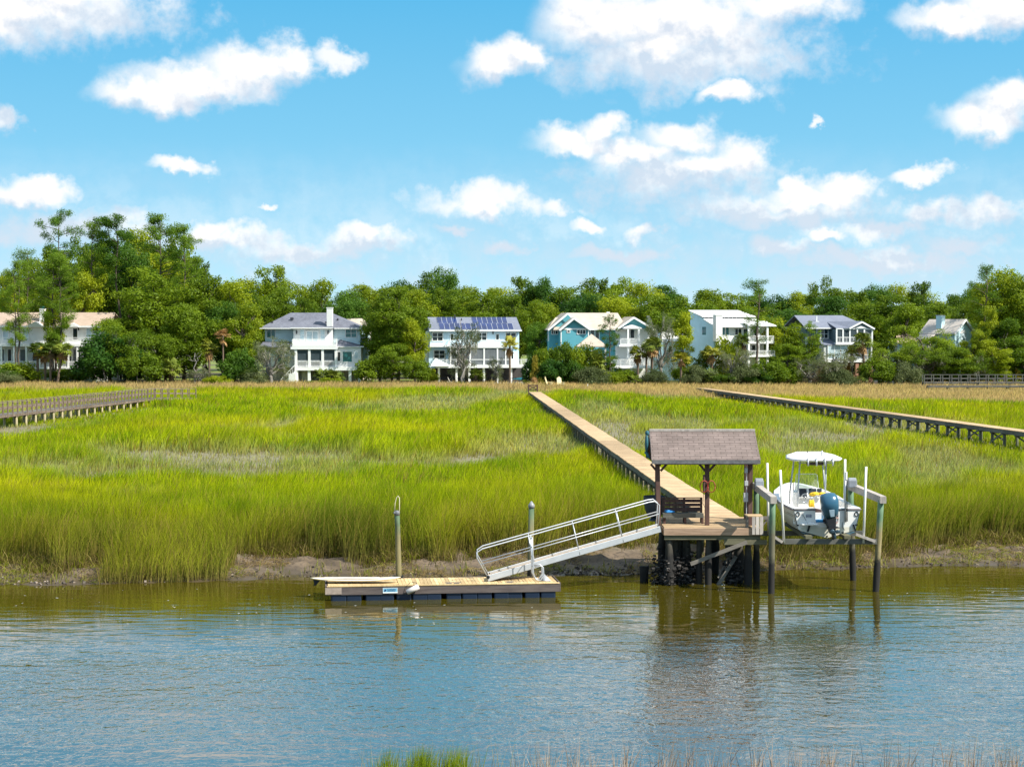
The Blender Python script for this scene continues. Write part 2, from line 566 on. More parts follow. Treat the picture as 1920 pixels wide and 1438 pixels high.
M = dict(
    deck=wood('deck_wood', (0.34, 0.24, 0.14), (0.66, 0.47, 0.27), 1.3, (0.3, 3, 1)),
    dockdeck=wood('dock_deck_wood', (0.46, 0.32, 0.15), (0.72, 0.54, 0.29), 1.0, (3, 0.3, 1)),
    fascia=wood('fascia_wood', (0.26, 0.17, 0.11), (0.52, 0.36, 0.25), 0.8, (0.25, 1, 3)),
    greywood=wood('grey_wood', (0.13, 0.115, 0.10), (0.27, 0.245, 0.21), 1.0, (0.3, 0.3, 3)),
    sidewood=wood('side_wood', (0.085, 0.09, 0.08), (0.17, 0.165, 0.145), 1.0, (0.3, 0.3, 3)),
    greenwood=wood('treated_wood', (0.10, 0.095, 0.06), (0.20, 0.19, 0.12), 1.0, (0.3, 0.3, 3)),
    brownwood=wood('brown_wood', (0.075, 0.042, 0.035), (0.15, 0.09, 0.075), 1.0, (3, 3, 0.3)),
    palewood=wood('bleached_wood', (0.30, 0.27, 0.24), (0.50, 0.45, 0.40), 1.0, (2, 2, 0.3)),
    railwood=wood('rail_wood', (0.13, 0.095, 0.07), (0.27, 0.21, 0.16), 1.0, (0.5, 0.5, 0.5)),
    pile=pile_mat('mooring_pile', (0.035, 0.03, 0.025), (0.21, 0.18, 0.085), (0.06, 0.125, 0.07), 0.35, 2.0, 2.9),
    pierpile=pile_mat('pier_pile', (0.012, 0.011, 0.010), (0.045, 0.04, 0.03), (0.13, 0.12, 0.08), 1.05, 1.5, 2.2),
    walkpile=pile_mat('walkway_pile', (0.05, 0.045, 0.03), (0.09, 0.10, 0.06), (0.10, 0.10, 0.07), 0.7, 1.2, 2.2),
    palepile=pile_mat('pale_walkway_pile', (0.12, 0.10, 0.06), (0.36, 0.31, 0.17), (0.36, 0.30, 0.18), 0.7, 1.2, 2.2),
    alu=paint('aluminium', (0.46, 0.48, 0.50), 0.42, 0.12, 3, 0.4),
    white=paint('white_paint', (0.80, 0.80, 0.78), 0.5, 0.05, 1.2),
    gel=paint('white_gelcoat', (0.80, 0.79, 0.76), 0.25, 0.05, 1.2, 0, 0.5, None),
    hullbelow=paint('hull_stain', (0.72, 0.68, 0.56), 0.35, 0.12, 1.6),
    black=paint('black_plastic', (0.012, 0.013, 0.015), 0.45, 0.2),
    float=paint('blue_float_plastic', (0.009, 0.020, 0.045), 0.45, 0.3, 2),
    cowl=paint('blue_grey_cowl', (0.035, 0.115, 0.185), 0.22, 0.1, 2, 0.15, 0.6),
    yellow=paint('yellow_fabric', (0.80, 0.52, 0.03), 0.8, 0.15, 8),
    blue=paint('blue_fabric', (0.03, 0.22, 0.52), 0.6, 0.15, 8),
    red=paint('red_plastic', (0.30, 0.045, 0.025), 0.5, 0.2, 8),
    pvc=paint('white_pvc', (0.78, 0.77, 0.72), 0.45, 0.06, 2),
    cream=paint('cream_foam', (0.76, 0.66, 0.48), 0.4, 0.08, 2),
    darkchair=paint('dark_plastic', (0.035, 0.045, 0.06), 0.5, 0.2, 4),
    screen=paint('dark_screen', (0.02, 0.028, 0.038), 0.25, 0.3, 3),
)
# ---------------------------------------------------------------- ground and creek
def mesh_from_grid(name, xs, ys, zs, mat):
    nx, ny = len(xs), len(ys)
    X, Y = np.meshgrid(xs, ys)
    co_ = np.stack([X, Y, zs], -1).reshape(-1, 3).astype(np.float32)
    me = bpy.data.meshes.new(name)
    i = (np.arange(ny - 1)[:, None] * nx + np.arange(nx - 1)[None, :]).ravel()
    q = np.stack([i, i + 1, i + nx + 1, i + nx], -1).astype(np.int32)
    big_mesh(me, co_, q.ravel(), np.full(len(q), 4, np.int32))
    me.polygons.foreach_set('use_smooth', np.ones(len(q), bool))
    me.materials.append(mat)
    me.update()
    o = bpy.data.objects.new(name, me)
    C.objects.link(o)
    return o


def big_mesh(me, verts, loops, counts):
    me.vertices.add(len(verts))
    me.vertices.foreach_set('co', np.ascontiguousarray(verts, np.float32).ravel())
    me.loops.add(len(loops))
    me.loops.foreach_set('vertex_index', np.ascontiguousarray(loops, np.int32))
    me.polygons.add(len(counts))
    st = np.zeros(len(counts), np.int32)
    st[1:] = np.cumsum(counts)[:-1]
    me.polygons.foreach_set('loop_start', st)
    me.update(calc_edges=True)


def mud_mat():
    m, q, p, o = shader('marsh_ground')
    g = q.n('ShaderNodeNewGeometry')
    x, y, z = q.xyz(g.outputs['Position'])
    a = q.noise(g.outputs['Position'], 1.1, 6, 0.65)
    b = q.noise(g.outputs['Position'], 5.0, 4, 0.6)
    wet = q.rng(q.math('ADD', z, q.math('MULTIPLY', q.math('SUBTRACT', a, 0.5), 0.25)), 0.02, 0.26)
    mud = q.mix(q.rng(a, 0.32, 0.68), (0.070, 0.050, 0.030), (0.185, 0.135, 0.088))
    mud = q.mix(q.rng(b, 0.5, 0.66), mud, (0.06, 0.045, 0.032))
    mud = q.mix(q.math('SUBTRACT', 1.0, wet), mud, (0.075, 0.056, 0.034))
    soil = q.mix(q.rng(a, 0.35, 0.65), (0.13, 0.115, 0.065), (0.24, 0.215, 0.135))
    col = q.mix(q.rng(z, 0.5, 0.8), mud, soil)
    lawn = q.mix(q.rng(a, 0.35, 0.65), (0.10, 0.15, 0.02), (0.20, 0.23, 0.03))
    litter = q.mix(q.rng(a, 0.35, 0.65), (0.05, 0.045, 0.02), (0.12, 0.10, 0.05))
    up = q.mix(q.rng(q.noise(g.outputs['Position'], 0.06, 2, 0.5), 0.52, 0.56), lawn, litter)
    col = q.mix(q.rng(y, 268, 272), col, up)
    q.put(p.inputs['Base Color'], col)
    q.put(p.inputs['Roughness'], q.rng(wet, 0, 1, 0.30, 0.9))
    bump(q, p, q.math('ADD', a, q.math('MULTIPLY', b, 0.5)), 0.6, 0.05)
    return m


def water_mat():
    m, q, p, o = shader('creek_water')
    g = q.n('ShaderNodeNewGeometry')
    x, y, z = q.xyz(g.outputs['Position'])
    # open water is ruffled by the breeze, the strip in the lee of the bank stays smooth
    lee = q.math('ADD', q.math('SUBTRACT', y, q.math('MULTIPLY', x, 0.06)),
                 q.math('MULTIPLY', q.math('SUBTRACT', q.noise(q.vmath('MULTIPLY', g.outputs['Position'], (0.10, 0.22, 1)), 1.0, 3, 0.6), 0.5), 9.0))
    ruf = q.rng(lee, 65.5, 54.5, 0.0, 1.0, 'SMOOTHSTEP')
    pv = q.vmath('MULTIPLY', g.outputs['Position'], (1.0, 0.75, 1))
    w1 = q.noise(pv, 3.4, 3, 0.55, 0.5)
    w2 = q.noise(q.vmath('MULTIPLY', g.outputs['Position'], (0.30, 0.6, 1)), 1.3, 2, 0.5, 0.3)
    w3 = q.noise(q.vmath('MULTIPLY', g.outputs['Position'], (0.5, 1.6, 1)), 1.0, 2, 0.5)
    patch = q.rng(q.noise(q.vmath('MULTIPLY', g.outputs['Position'], (0.5, 1.5, 1)), 0.09, 3, 0.5), 0.33, 0.67, 0.4, 1.3)
    h = q.math('ADD', q.math('MULTIPLY', q.math('ADD', q.math('MULTIPLY', w1, 0.030), q.math('MULTIPLY', w2, 0.038)), q.math('MULTIPLY', ruf, patch)),
               q.math('MULTIPLY', w3, 0.023))
    bm = q.n('ShaderNodeBump')
    bm.inputs['Strength'].default_value = 1.0
    bm.inputs['Distance'].default_value = 1.0
    q.link(h, bm.inputs['Height'])
    q.link(bm.outputs[0], p.inputs['Normal'])
    a = q.noise(g.outputs['Position'], 0.12, 3, 0.6)
    reflect_olive = q.mix(q.rng(a, 0.3, 0.7), (0.047, 0.040, 0.003), (0.064, 0.052, 0.004))      # muddy olive, strengthened by the bank to paint a longer grass reflection
    q.put(p.inputs['Base Color'], q.mix(q.rng(lee, 57, 64), q.mix(q.rng(a, 0.3, 0.7), (0.038, 0.034, 0.006), (0.052, 0.044, 0.008)), reflect_olive))
    p.inputs['Roughness'].default_value = 0.03
    p.inputs['IOR'].default_value = 1.5
    gl = q.n('ShaderNodeBsdfGlossy')
    gl.inputs['Roughness'].default_value = 0.03
    gl.inputs['Color'].default_value = (1.0, 0.89, 0.80, 1)
    q.link(bm.outputs[0], gl.inputs['Normal'])
    mx = q.n('ShaderNodeMixShader')
    q.put(mx.inputs[0], q.math('ADD', 0.05, q.math('MULTIPLY', ruf, 0.33)))
    q.link(p.outputs[0], mx.inputs[1])
    q.link(gl.outputs[0], mx.inputs[2])
    q.link(mx.outputs[0], o.inputs['Surface'])
    return m


ys = np.concatenate([[-300, -100, -20, 10, 25], np.arange(32, 42, 0.6), [44, 48, 54, 60, 66], np.arange(68, 86, 0.25), np.arange(86, 112, 2.0), np.arange(112, 300, 6.0), [310, 340, 400, 600, 1000, 2000, 5000]])
xs = np.concatenate([[-5000, -2000, -800, -400, -250, -160, -110, -80, -60], np.arange(-48, 48, 0.36), [60, 80, 110, 160, 250, 400, 800, 2000, 5000]])
GX, GY = np.meshgrid(xs, ys)
tag(mesh_from_grid('marsh_ground', xs, ys, ground_z(GX, GY), mud_mat()), kind='structure')
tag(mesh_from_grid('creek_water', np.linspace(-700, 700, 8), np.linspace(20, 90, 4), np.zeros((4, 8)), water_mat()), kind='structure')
# ---------------------------------------------------------------- pier head with its roof, gangway and floating dock
rnd = random.Random(7)
DZ = 2.3
PX0, PX1, PY0, PY1 = 6.04, 9.95, 71.97, 76.2


def planks(mb, x0, y0, x1, y1, z, w=0.14, gap=0.012, th=0.045, along='x', jit=0.0):
    """deck boards running along one axis"""
    a, b = (y0, y1) if along == 'x' else (x0, x1)
    n = int(round((b - a) / w))
    for i in range(n):
        p, q = a + i * (b - a) / n, a + (i + 1) * (b - a) / n - gap
        mb.tone = rnd.uniform(0.62, 1.2)
        dz = rnd.uniform(-jit, jit)
        if along == 'x':
            mb.box(x0 + rnd.uniform(-jit, jit) * 4, p, z - th + dz, x1 + rnd.uniform(-jit, jit) * 4, q, z + dz)
        else:
            mb.box(p, y0, z - th + dz, q, y1, z + dz)
    mb.tone = 1.0


def crusty_tube(mb, x, y, z0, z1, r, top=True, lean=(0, 0), rough=0.0):
    n = 7
    pts, rs = [], []
    for i in range(n):
        k = i / (n - 1)
        z = z0 + (z1 - z0) * k
        rr = r * (1.0 - 0.08 * k)
        if rough and z < 1.25:
            rr = r * (1 + rough * rnd.uniform(0.35, 1.0))
        pts.append((x + lean[0] * k, y + lean[1] * k, z))
        rs.append(rr)
    mb.tube(pts, rs, 9)


org = (8.0, 72.0, 0.0)
pier = thing('pier', org, 'weathered wooden pier head on oyster crusted piles at the creek edge', 'pier')
mb = MB(org)
planks(mb, PX0 + 0.05, PY0 + 0.06, PX1 - 0.05, PY1, DZ, along='x', jit=0.004)
mb.build('deck', M['deck'], pier)
mb = MB(org)
mb.box(PX0, PY0, DZ - 0.29, PX1, PY0 + 0.05, DZ - 0.004)
mb.box(PX0 - 0.002, PY0 + 0.05, DZ - 0.29, PX0 + 0.048, PY1, DZ - 0.05)
mb.build('fascia_board', M['fascia'], pier, bevel=0.01)
mb = MB(org)
mb.box(PX0 + 0.03, PY0 + 0.07, DZ - 0.47, 9.9, PY0 + 0.13, DZ - 0.295)
mb.box(8.45, PY0 - 0.03, DZ - 0.66, 10.15, PY0 + 0.03, DZ - 0.475)
for yy in (73.3, 74.8, 76.1):
    mb.box(PX0 + 0.06, yy, DZ - 0.40, PX1 - 0.06, yy + 0.06, DZ - 0.05)
mb.build('beam', M['greenwood'], pier)
for k, (px, py, r) in enumerate([(6.28, 72.25, 0.15), (6.3, 75.9, 0.14), (7.5, 72.5, 0.10), (7.85, 72.3, 0.11), (7.1, 75.6, 0.13), (9.45, 72.35, 0.13), (9.4, 75.8, 0.14), (8.5, 75.7, 0.13), (6.75, 73.2, 0.16), (7.05, 73.0, 0.15), (6.55, 72.8, 0.13), (8.95, 73.4, 0.15), (9.15, 72.9, 0.14)]):
    mb = MB(org)
    crusty_tube(mb, px, py, -1.2, DZ - 0.06 if k not in (0, 5) else DZ - 0.30, r, rough=0.55)
    mb.build('pile', M['pierpile'], pier, smooth=True)
mb = MB(org)
mb.bar((7.1, 71.86, 0.88), (9.35, 71.9, 1.75), 0.05, 0.15)
mb.bar((8.3, 72.6, 0.2), (9.1, 73.4, 1.5), 0.05, 0.14)
mb.bar((8.15, 72.4, -0.2), (9.0, 72.6, 1.1), 0.06, 0.14)
mb.build('brace', M['greywood'], pier)
mb = MB(org)
for i in range(1500):
    cx, cy = rnd.choice([(6.28, 72.3), (6.7, 73.4), (7.0, 73.0), (6.6, 72.7), (8.9, 73.0), (6.9, 72.6), (9.2, 73.4), (6.0, 72.9), (7.3, 72.9), (9.0, 72.7)])
    a, b = rnd.gauss(0, 0.17), rnd.gauss(0, 0.2)
    z = abs(rnd.gauss(0, 0.55)) - 0.1
    s = rnd.uniform(0.04, 0.12)
    mb.tone = rnd.choice((0.25, 0.35, 0.5, 0.7, 1.7))
    mb.cbox((cx + a * (1.3 - z * 0.5), cy + b, z), s, s * 1.3, s * 0.5, rnd.uniform(0, 3), rnd.uniform(-1, 1))
mb.build('oyster_crust', wood('oyster_shells', (0.03, 0.028, 0.026), (0.10, 0.09, 0.085), 2), pier)['kind'] = 'stuff'
mb = MB(org)
crusty_tube(mb, 5.35, 73.2, -1.0, 0.62, 0.14, rough=0.5)
tag(mb.build('broken_pile', M['pierpile'], None, smooth=True), 'black broken pile stump in the water just left of the pier', 'pile')

# gabled roof on six posts
o2 = (8.0, 74.9, DZ)
pav = thing('pavilion', o2, 'small shingle roofed shelter on brown posts over the pier head', 'shelter')
RX0, RX1, YE0, YR, YE1, ZE, ZR = 5.60, 9.98, 72.65, 74.25, 75.85, 4.97, 6.08


def roof_mat():
    m, q, p, o = shader('brown_shingles')
    tcn = q.n('ShaderNodeTexCoord')
    x, y, z = q.xyz(tcn.outputs['Object'])
    b = q.n('ShaderNodeTexBrick')
    q.link(q.comb(x, q.math('MULTIPLY', z, 1.70), 0.0), b.inputs['Vector'])
    b.inputs['Scale'].default_value = 1.0
    b.inputs['Brick Width'].default_value = 0.42
    b.inputs['Row Height'].default_value = 0.14
    b.inputs['Mortar Size'].default_value = 0.012
    b.inputs['Color1'].default_value = (0.195, 0.155, 0.14, 1)
    b.inputs['Color2'].default_value = (0.235, 0.185, 0.168, 1)
    b.inputs['Mortar'].default_value = (0.115, 0.09, 0.08, 1)
    n = q.noise(tcn.outputs['Object'], 1.3, 5, 0.7)
    k = q.rng(n, 0.3, 0.7, 0.8, 1.2)
    q.put(p.inputs['Base Color'], q.mix(1.0, b.outputs['Color'], q.comb(k, k, k), 'MULTIPLY'))
    p.inputs['Roughness'].default_value = 0.95
    p.inputs['Specular IOR Level'].default_value = 0.1
    bump(q, p, b.outputs['Fac'], -0.5, 0.02)
    return m


mb = MB(o2)
for (ya, yb) in ((YE0, YR), (YE1, YR)):
    n = 9
    for i in range(n):                       # overlapping courses so that the eave line is not ruler straight
        a, b = i / n, (i + 1.12) / n
        b = min(b, 1)
        y0, y1 = ya + (yb - ya) * a, ya + (yb - ya) * b
        z0, z1 = ZE + (ZR - ZE) * a + 0.012, ZE + (ZR - ZE) * b
        e0, e1 = 0.05 * a, 0.05 * b
        mb.slab([(RX0 + e0, y0, z0), (RX1 - e0, y0, z0), (RX1 - e1, y1, z1), (RX0 + e1, y1, z1)], 0.03)
roof = mb.build('roof', roof_mat(), pav)
mb = MB(o2)
mb.box(RX0 + 0.03, YR - 0.11, ZR - 0.05, RX1 - 0.03, YR + 0.11, ZR + 0.035)
mb.build('ridge_cap', M['palewood'], roof)
mb = MB(o2)
mb.box(RX0 + 0.01, YE0 - 0.03, ZE - 0.16, RX1 - 0.01, YE0 + 0.03, ZE - 0.012)
mb.box(RX0 + 0.01, YE1 - 0.03, ZE - 0.16, RX1 - 0.01, YE1 + 0.03, ZE - 0.012)
for x in (RX0 + 0.02, RX1 - 0.07):
    mb.bar((x + 0.02, YE0, ZE - 0.10), (x + 0.02, YR, ZR - 0.10), 0.05, 0.15)
    mb.bar((x + 0.02, YE1, ZE - 0.10), (x + 0.02, YR, ZR - 0.10), 0.05, 0.15)
mb.build('fascia', wood('dark_fascia', (0.10, 0.10, 0.105), (0.2, 0.2, 0.2), 1), roof)
mb = MB(o2)
for x in (5.98, 7.85, 9.62):
    mb.box(x - 0.04, YE0 + 0.1, ZE - 0.08, x + 0.04, YE1 - 0.1, ZE + 0.02)
mb.box(5.75, 73.02, ZE - 0.22, 9.9, 73.10, ZE - 0.02)
mb.box(5.75, 75.3, ZE - 0.22, 9.9, 75.38, ZE - 0.02)
mb.box(5.95, YR - 0.4, ZE, 9.6, YR + 0.4, ZE + 0.02)
mb.build('rafter', M['brownwood'], pav)
for (x, y) in ((5.92, 73.06), (7.88, 73.06), (9.62, 73.06), (6.05, 75.34), (9.76, 75.34)):
    mb = MB(o2)
    mb.bar((x, y, DZ), (x - 0.05 * (x < 6), y, ZE - 0.10), 0.18, 0.18)
    mb.build('post', M['brownwood'], pav, bevel=0.012)
for x in (5.92, 7.88):
    mb = MB(o2)
    for s in (-1, 1):
        mb.bar((x + s * 0.08, 73.06, ZE - 0.48), (x + s * 0.32, 73.06, ZE - 0.2), 0.07, 0.09)
    mb.box(x - 0.1, 73.02, ZE - 0.26, x + 0.1, 73.10, ZE - 0.22)
    mb.build('knee_brace', M['brownwood'], pav)
mb = MB(o2)
mb.tube([(9.46, 73.0, DZ + 0.2), (9.46, 73.0, 4.7)], 0.022, 6)
mb.box(9.38, 72.94, 3.9, 9.52, 73.02, 4.10)
mb.box(9.34, 72.92, 3.25, 9.52, 73.04, 3.62)
mb.box(9.38, 72.92, 4.42, 9.50, 73.02, 4.62)
mb.build('electrical_box', paint('grey_box', (0.45, 0.45, 0.46), 0.5), pav, bevel=0.01)

mb = MB((5.6, 73.6, 5.4))
mb.ball((5.48, 73.7, 5.55), 0.075, 0.2, 0.42, 8, 6)
mb.ball((5.5, 73.7, 5.98), 0.09, 0.12, 0.12, 8, 4)
mb.tube([(5.46, 73.7, 5.2), (5.54, 73.5, 5.05), (5.58, 73.4, 4.95)], [0.08, 0.06, 0.03], 6)
tag(mb.build('tarp_bundle', paint('teal_tarp', (0.02, 0.10, 0.13), 0.6, 0.3, 6), None, smooth=True), 'dark teal tarp bundle hanging at the left gable of the pier roof', 'tarp')

# bench
o3 = (7.0, 73.250, DZ)
bench = thing('bench', o3, 'slatted brown bench with its back to the walkway under the pier roof', 'bench')
mb = MB(o3)
for z0, z1 in ((0.46, 0.64), (0.67, 0.80), (0.83, 0.97)):
    mb.box(6.13, 73.950, DZ + z0, 7.74, 73.990, DZ + z1)
mb.box(6.1, 73.910, DZ + 1.0, 7.78, 74.050, DZ + 1.035)
mb.build('backrest', M['brownwood'], bench)
mb = MB(o3)
for i in range(4):
    mb.box(6.13, 73.470 + i * 0.115, DZ + 0.41, 7.74, 73.570 + i * 0.115, DZ + 0.445)
mb.box(6.13, 73.420, DZ + 0.26, 7.78, 73.460, DZ + 0.445)
mb.build('seat', M['sidewood'], bench)
for x in (6.16, 7.0, 7.70):
    mb = MB(o3)
    mb.box(x, 73.490, DZ, x + 0.09, 73.570, DZ + 0.40)
    mb.box(x, 73.995, DZ, x + 0.09, 74.070, DZ + 1.0)
    mb.build('leg', M['brownwood'], bench)
mb = MB((6.35, 73.650, DZ + 0.45))
mb.cbox((6.42, 73.650, DZ + 0.49), 0.36, 0.3, 0.07, 0.2)
mb.cbox((6.36, 73.630, DZ + 0.54), 0.2, 0.2, 0.05, 0.5)
tag(mb.build('folded_towel', M['blue'], bevel=0.02), 'blue towel lying folded on the left end of the bench', 'towel')
# dark tub like chair beyond the left post
o4 = (5.85, 75.0, DZ)
ch = thing('tub_chair', o4, 'dark grey tub shaped chair with curved back left of the bench', 'chair')
mb = MB(o4)
rings = []
for z, r, yo in ((0.12, 0.12, 0), (0.2, 0.3, 0), (0.45, 0.40, 0), (0.75, 0.46, 0.02), (1.02, 0.47, 0.04)):
    rings.append([(5.9 + r * math.cos(a), 74.75 + yo + r * math.sin(a), DZ + z) for a in [math.pi * (0.15 + 1.7 * k / 14) + math.pi * 0.0 for k in range(15)]])
mb.loft(rings, closed=False, caps=False)
inner = [[(p[0] * 0.94 + 5.9 * 0.06, p[1] * 0.94 + 74.75 * 0.06, p[2] + 0.001) for p in r] for r in rings]
mb.loft(inner, closed=False, caps=False)
mb.build('shell', M['darkchair'], ch, smooth=True)
mb = MB(o4)
mb.cbox((5.9, 74.75, DZ + 0.42), 0.6, 0.6, 0.06)
mb.build('seat', M['darkchair'], ch)
mb = MB(o4)
mb.tube([(5.9, 74.75, DZ), (5.9, 74.75, DZ + 0.15)], [0.28, 0.14], 10)
mb.build('base', M['darkchair'], ch)

# hose reel on the middle post
o5 = (7.88, 72.9, DZ + 1.6)
hr = thing('hose_reel', o5, 'orange cord reel hanging on the middle post of the shelter', 'reel')
mb = MB(o5)
for r, x in ((0.24, -0.13), (0.24, 0.13)):
    pts = [(7.92 + x + 0.05 * math.cos(a), 73.72 + 0.1 * x, DZ + 1.58 + r * 1.15 * math.sin(a)) for a in [0]]
    pts = [(7.88 + x * 1.1 + 0.16 * math.cos(a), 72.9 + 0.03 * math.sin(a * 2), DZ + 1.58 + r * math.sin(a)) for a in [2 * math.pi * k / 18 for k in range(19)]]
    mb.tube(pts, 0.017, 6)
    mb.tube([(p[0], p[1] - 0.04, p[2] * 0.97 + 0.03 * (DZ + 1.58)) for p in pts], 0.02, 6)
mb.build('cord', M['red'], hr, smooth=True)
mb = MB(o5)
mb.tube([(7.74, 72.92, DZ + 1.35), (7.74, 72.92, DZ + 2.05)], 0.05, 8)
mb.tube([(7.72, 72.9, DZ + 1.35), (7.7, 72.9, DZ + 0.9), (7.76, 72.9, DZ + 0.75)], 0.012, 5)
mb.build('bracket', M['brownwood'], hr)

# cleaning bench at the right front corner
o6 = (9.7, 72.2, DZ)
fb = thing('cleaning_bench', o6, 'small grey plank bench at the right front corner of the pier', 'bench')
mb = MB(o6)
for i in range(4):
    mb.tone = rnd.uniform(0.85, 1.15)
    mb.box(9.32, 71.93 + i * 0.17, DZ + 0.46, 9.98, 72.09 + i * 0.17, DZ + 0.50)
mb.build('top', M['deck'], fb)
for i in range(3):
    mb = MB(o6)
    mb.tone = (1.1, 1.5, 1.25)[i]
    x = 9.55 + i * 0.155
    mb.box(x, 71.90, DZ - 0.25, x + 0.13, 71.925, DZ + 0.455)
    mb.build('front_board', M['palewood'], fb)
mb = MB(o6)
mb.box(9.36, 72.0, DZ, 9.42, 72.5, DZ + 0.455)
mb.build('side_panel', M['greywood'], fb)
mb = MB(o6)
mb.box(10.0, 72.2, DZ + 0.30, 10.22, 72.28, DZ + 0.44)
mb.bar((10.0, 72.25, DZ + 0.05), (10.2, 72.25, DZ + 0.32), 0.05, 0.06)
mb.build('bracket', M['greywood'], fb)

# ---- gangway
GL, GU = at(914, 1082, 71.2), at(1239, 993, 72.9)
o7 = (GL.x, 69.5, 0.68)
gw = thing('gangway', o7, 'sloping aluminium gangway with pipe railings from pier to floating dock', 'gangway')
p0 = Vector((Xu(914, 69.2), 69.15, 0.72))
p1 = Vector((Xu(1239, 72), 72.0, 2.30))
ax = (p1 - p0)
sd = Vector((0, 1, 0)) * 0.86
upv = Vector((0, 0, 1))
mb = MB(o7)
nb = 52
for i in range(nb):
    a, b = p0 + ax * (i / nb), p0 + ax * ((i + 0.93) / nb)
    mb.tone = rnd.uniform(0.8, 1.15)
    mb.slab([a, b, b + sd, a + sd], 0.03)
mb.tone = 1
mb.build('tread', M['deck'], gw)
for s in (0, 1):
    mb = MB(o7)
    off = sd * s + Vector((0, -0.03 + 0.06 * s, -0.035))
    mb.bar(p0 + off, p1 + off, 0.05, 0.24)
    mb.build('side_beam', M['alu'], gw, bevel=0.008)
for s in (0, 1):
    mb = MB(o7)
    off = sd * s + Vector((0, -0.035 + 0.07 * s, 0))
    d = ax.normalized()
    perp = Vector((-d.z, 0, d.x)).normalized()
    A, B = p0 + off, p1 + off + d * (-0.12)
    h = 1.12
    top0, top1 = A + perp * h * 0.97 - d * 0.30, B + perp * h + d * 0.28
    r = 0.28
    arc0 = [A + perp * 0.05, A + perp * (h - r) - d * 0.24, A + perp * (h - 0.08) - d * 0.2, A + perp * h + d * 0.06]
    arc1 = [B + perp * h - d * 0.1, B + perp * (h - 0.03) + d * 0.14, B + perp * (h - 0.22) + d * 0.30, B + perp * (h - 0.5) + d * 0.22, B]
    mb.tube(arc0 + arc1, 0.026, 8)
    mid0, mid1 = A + perp * 0.56 - d * 0.12, B + perp * 0.56 + d * 0.2
    mb.tube([mid0, mid1], 0.022, 7)
    for k in (0.265, 0.52, 0.775):
        q = A + ax * k
        mb.tube([q - perp * 0.12, q + perp * h], 0.022, 7)
    mb.build('railing', M['alu'], gw, smooth=True)
for s in (0, 1):
    mb = MB(o7)
    q = p0 + sd * s + Vector((0.02, -0.05 + 0.1 * s, -0.02))
    mb.tube([(q.x, q.y - 0.03, 0.74), (q.x, q.y + 0.03, 0.74)], 0.07, 10)
    mb.build('wheel', M['black'], gw)

# ---- floating dock
FL = at(609.5, 1100, 71.0)
FX0, FX1 = Xu(609.5, 67.9), Xu(1050, 69.0)
FZ = 0.56
o8 = ((FX0 + FX1) / 2, 68.45, 0)
fd = thing('floating_dock', o8, 'low floating wooden dock on dark blue floats at the gangway foot', 'dock', rz=math.atan2(1.0, FX1 - FX0))
L = (FX1 - FX0) / 2
W = 1.85
def lb():
    return MB((0, 0, 0))
mb = lb()
planks(mb, -L + 0.05, -0.02, -L + 2.7, W - 0.02, FZ, along='x', w=0.135, jit=0.003)
planks(mb, -L + 2.72, -0.02, L - 0.05, W - 0.02, FZ, along='y', w=0.14, jit=0.003)
mb.build('deck', M['dockdeck'], fd)
mb = lb()
for (a, b) in ((-L, -L + 3.3), (-L + 3.31, -L + 6.4), (-L + 6.41, L)):
    mb.tone = rnd.uniform(0.9, 1.1)
    mb.box(a, -0.12, FZ - 0.03, b, -0.025, FZ + 0.015)
mb.tone = 1
mb.build('edge_board', M['dockdeck'], fd, bevel=0.006)
mb = lb()
mb.box(-L, -0.10, FZ - 0.33, L, -0.045, FZ - 0.035)
mb.box(-L, W, FZ - 0.33, L, W + 0.05, FZ - 0.005)
mb.box(-L - 0.05, -0.10, FZ - 0.33, -L - 0.003, W + 0.05, FZ - 0.005)
mb.box(L + 0.003, -0.10, FZ - 0.33, L + 0.05, W + 0.05, FZ - 0.005)
mb.build('fascia', wood('dock_side', (0.075, 0.06, 0.06), (0.17, 0.14, 0.125), 0.7, (0.3, 1, 2)), fd)
mb = lb()
mb.box(-L - 0.06, -0.115, FZ - 0.30, -L + 0.55, -0.102, FZ - 0.05)
mb.build('end_plate', paint('rusty_plate', (0.36, 0.29, 0.24), 0.7, 0.3, 6), fd)
mb = lb()
mb.box(-0.285, -0.06, -0.33, 0.285, W / 2 - 0.15, 0.285)
fm = mb.build('float', M['float'], fd, bevel=0.05)
xs_f = [-L + 0.45 + i * (2 * L - 0.9) / 13 for i in range(14)]
fm.location = (xs_f[0], 0, 0)
for i, x in enumerate(xs_f[1:]):
    part_copy(fm, fd, (x + rnd.uniform(-0.08, 0.08), rnd.uniform(-0.02, 0.03), rnd.uniform(-0.02, 0.0)))
for x in xs_f:
    part_copy(fm, fd, (x, W / 2 + 0.15, 0))
sx = -L + 2.10
mb = lb()
mb.box(sx, -0.118, FZ - 0.285, sx + 0.56, -0.104, FZ - 0.085)
sg = mb.build('sign', paint('sign_blue', (0.18, 0.45, 0.62), 0.4, 0.1), fd)
mb = lb()
for (a, b, c, d) in ((0, 0, .56, .012), (0, .188, .56, .2), (0, .012, .012, .188), (.548, .012, .56, .188), (0.012, 0.012, 0.548, 0.045)):
    mb.box(sx + a, -0.124, FZ - 0.285 + b, sx + c, -0.119, FZ - 0.285 + d)
mb.build('border', M['white'], sg)
mb = lb()
x = sx + 0.16
for zz, e in ((0.125, 0.5), (0.075, 0.5)):
    x = sx + 0.17
    while x < sx + e - 0.02:
        wd = rnd.uniform(0.012, 0.022)
        mb.box(x, -0.123, FZ - 0.285 + zz, x + wd, -0.119, FZ - 0.285 + zz + rnd.uniform(0.022, 0.034))
        x += wd + 0.007
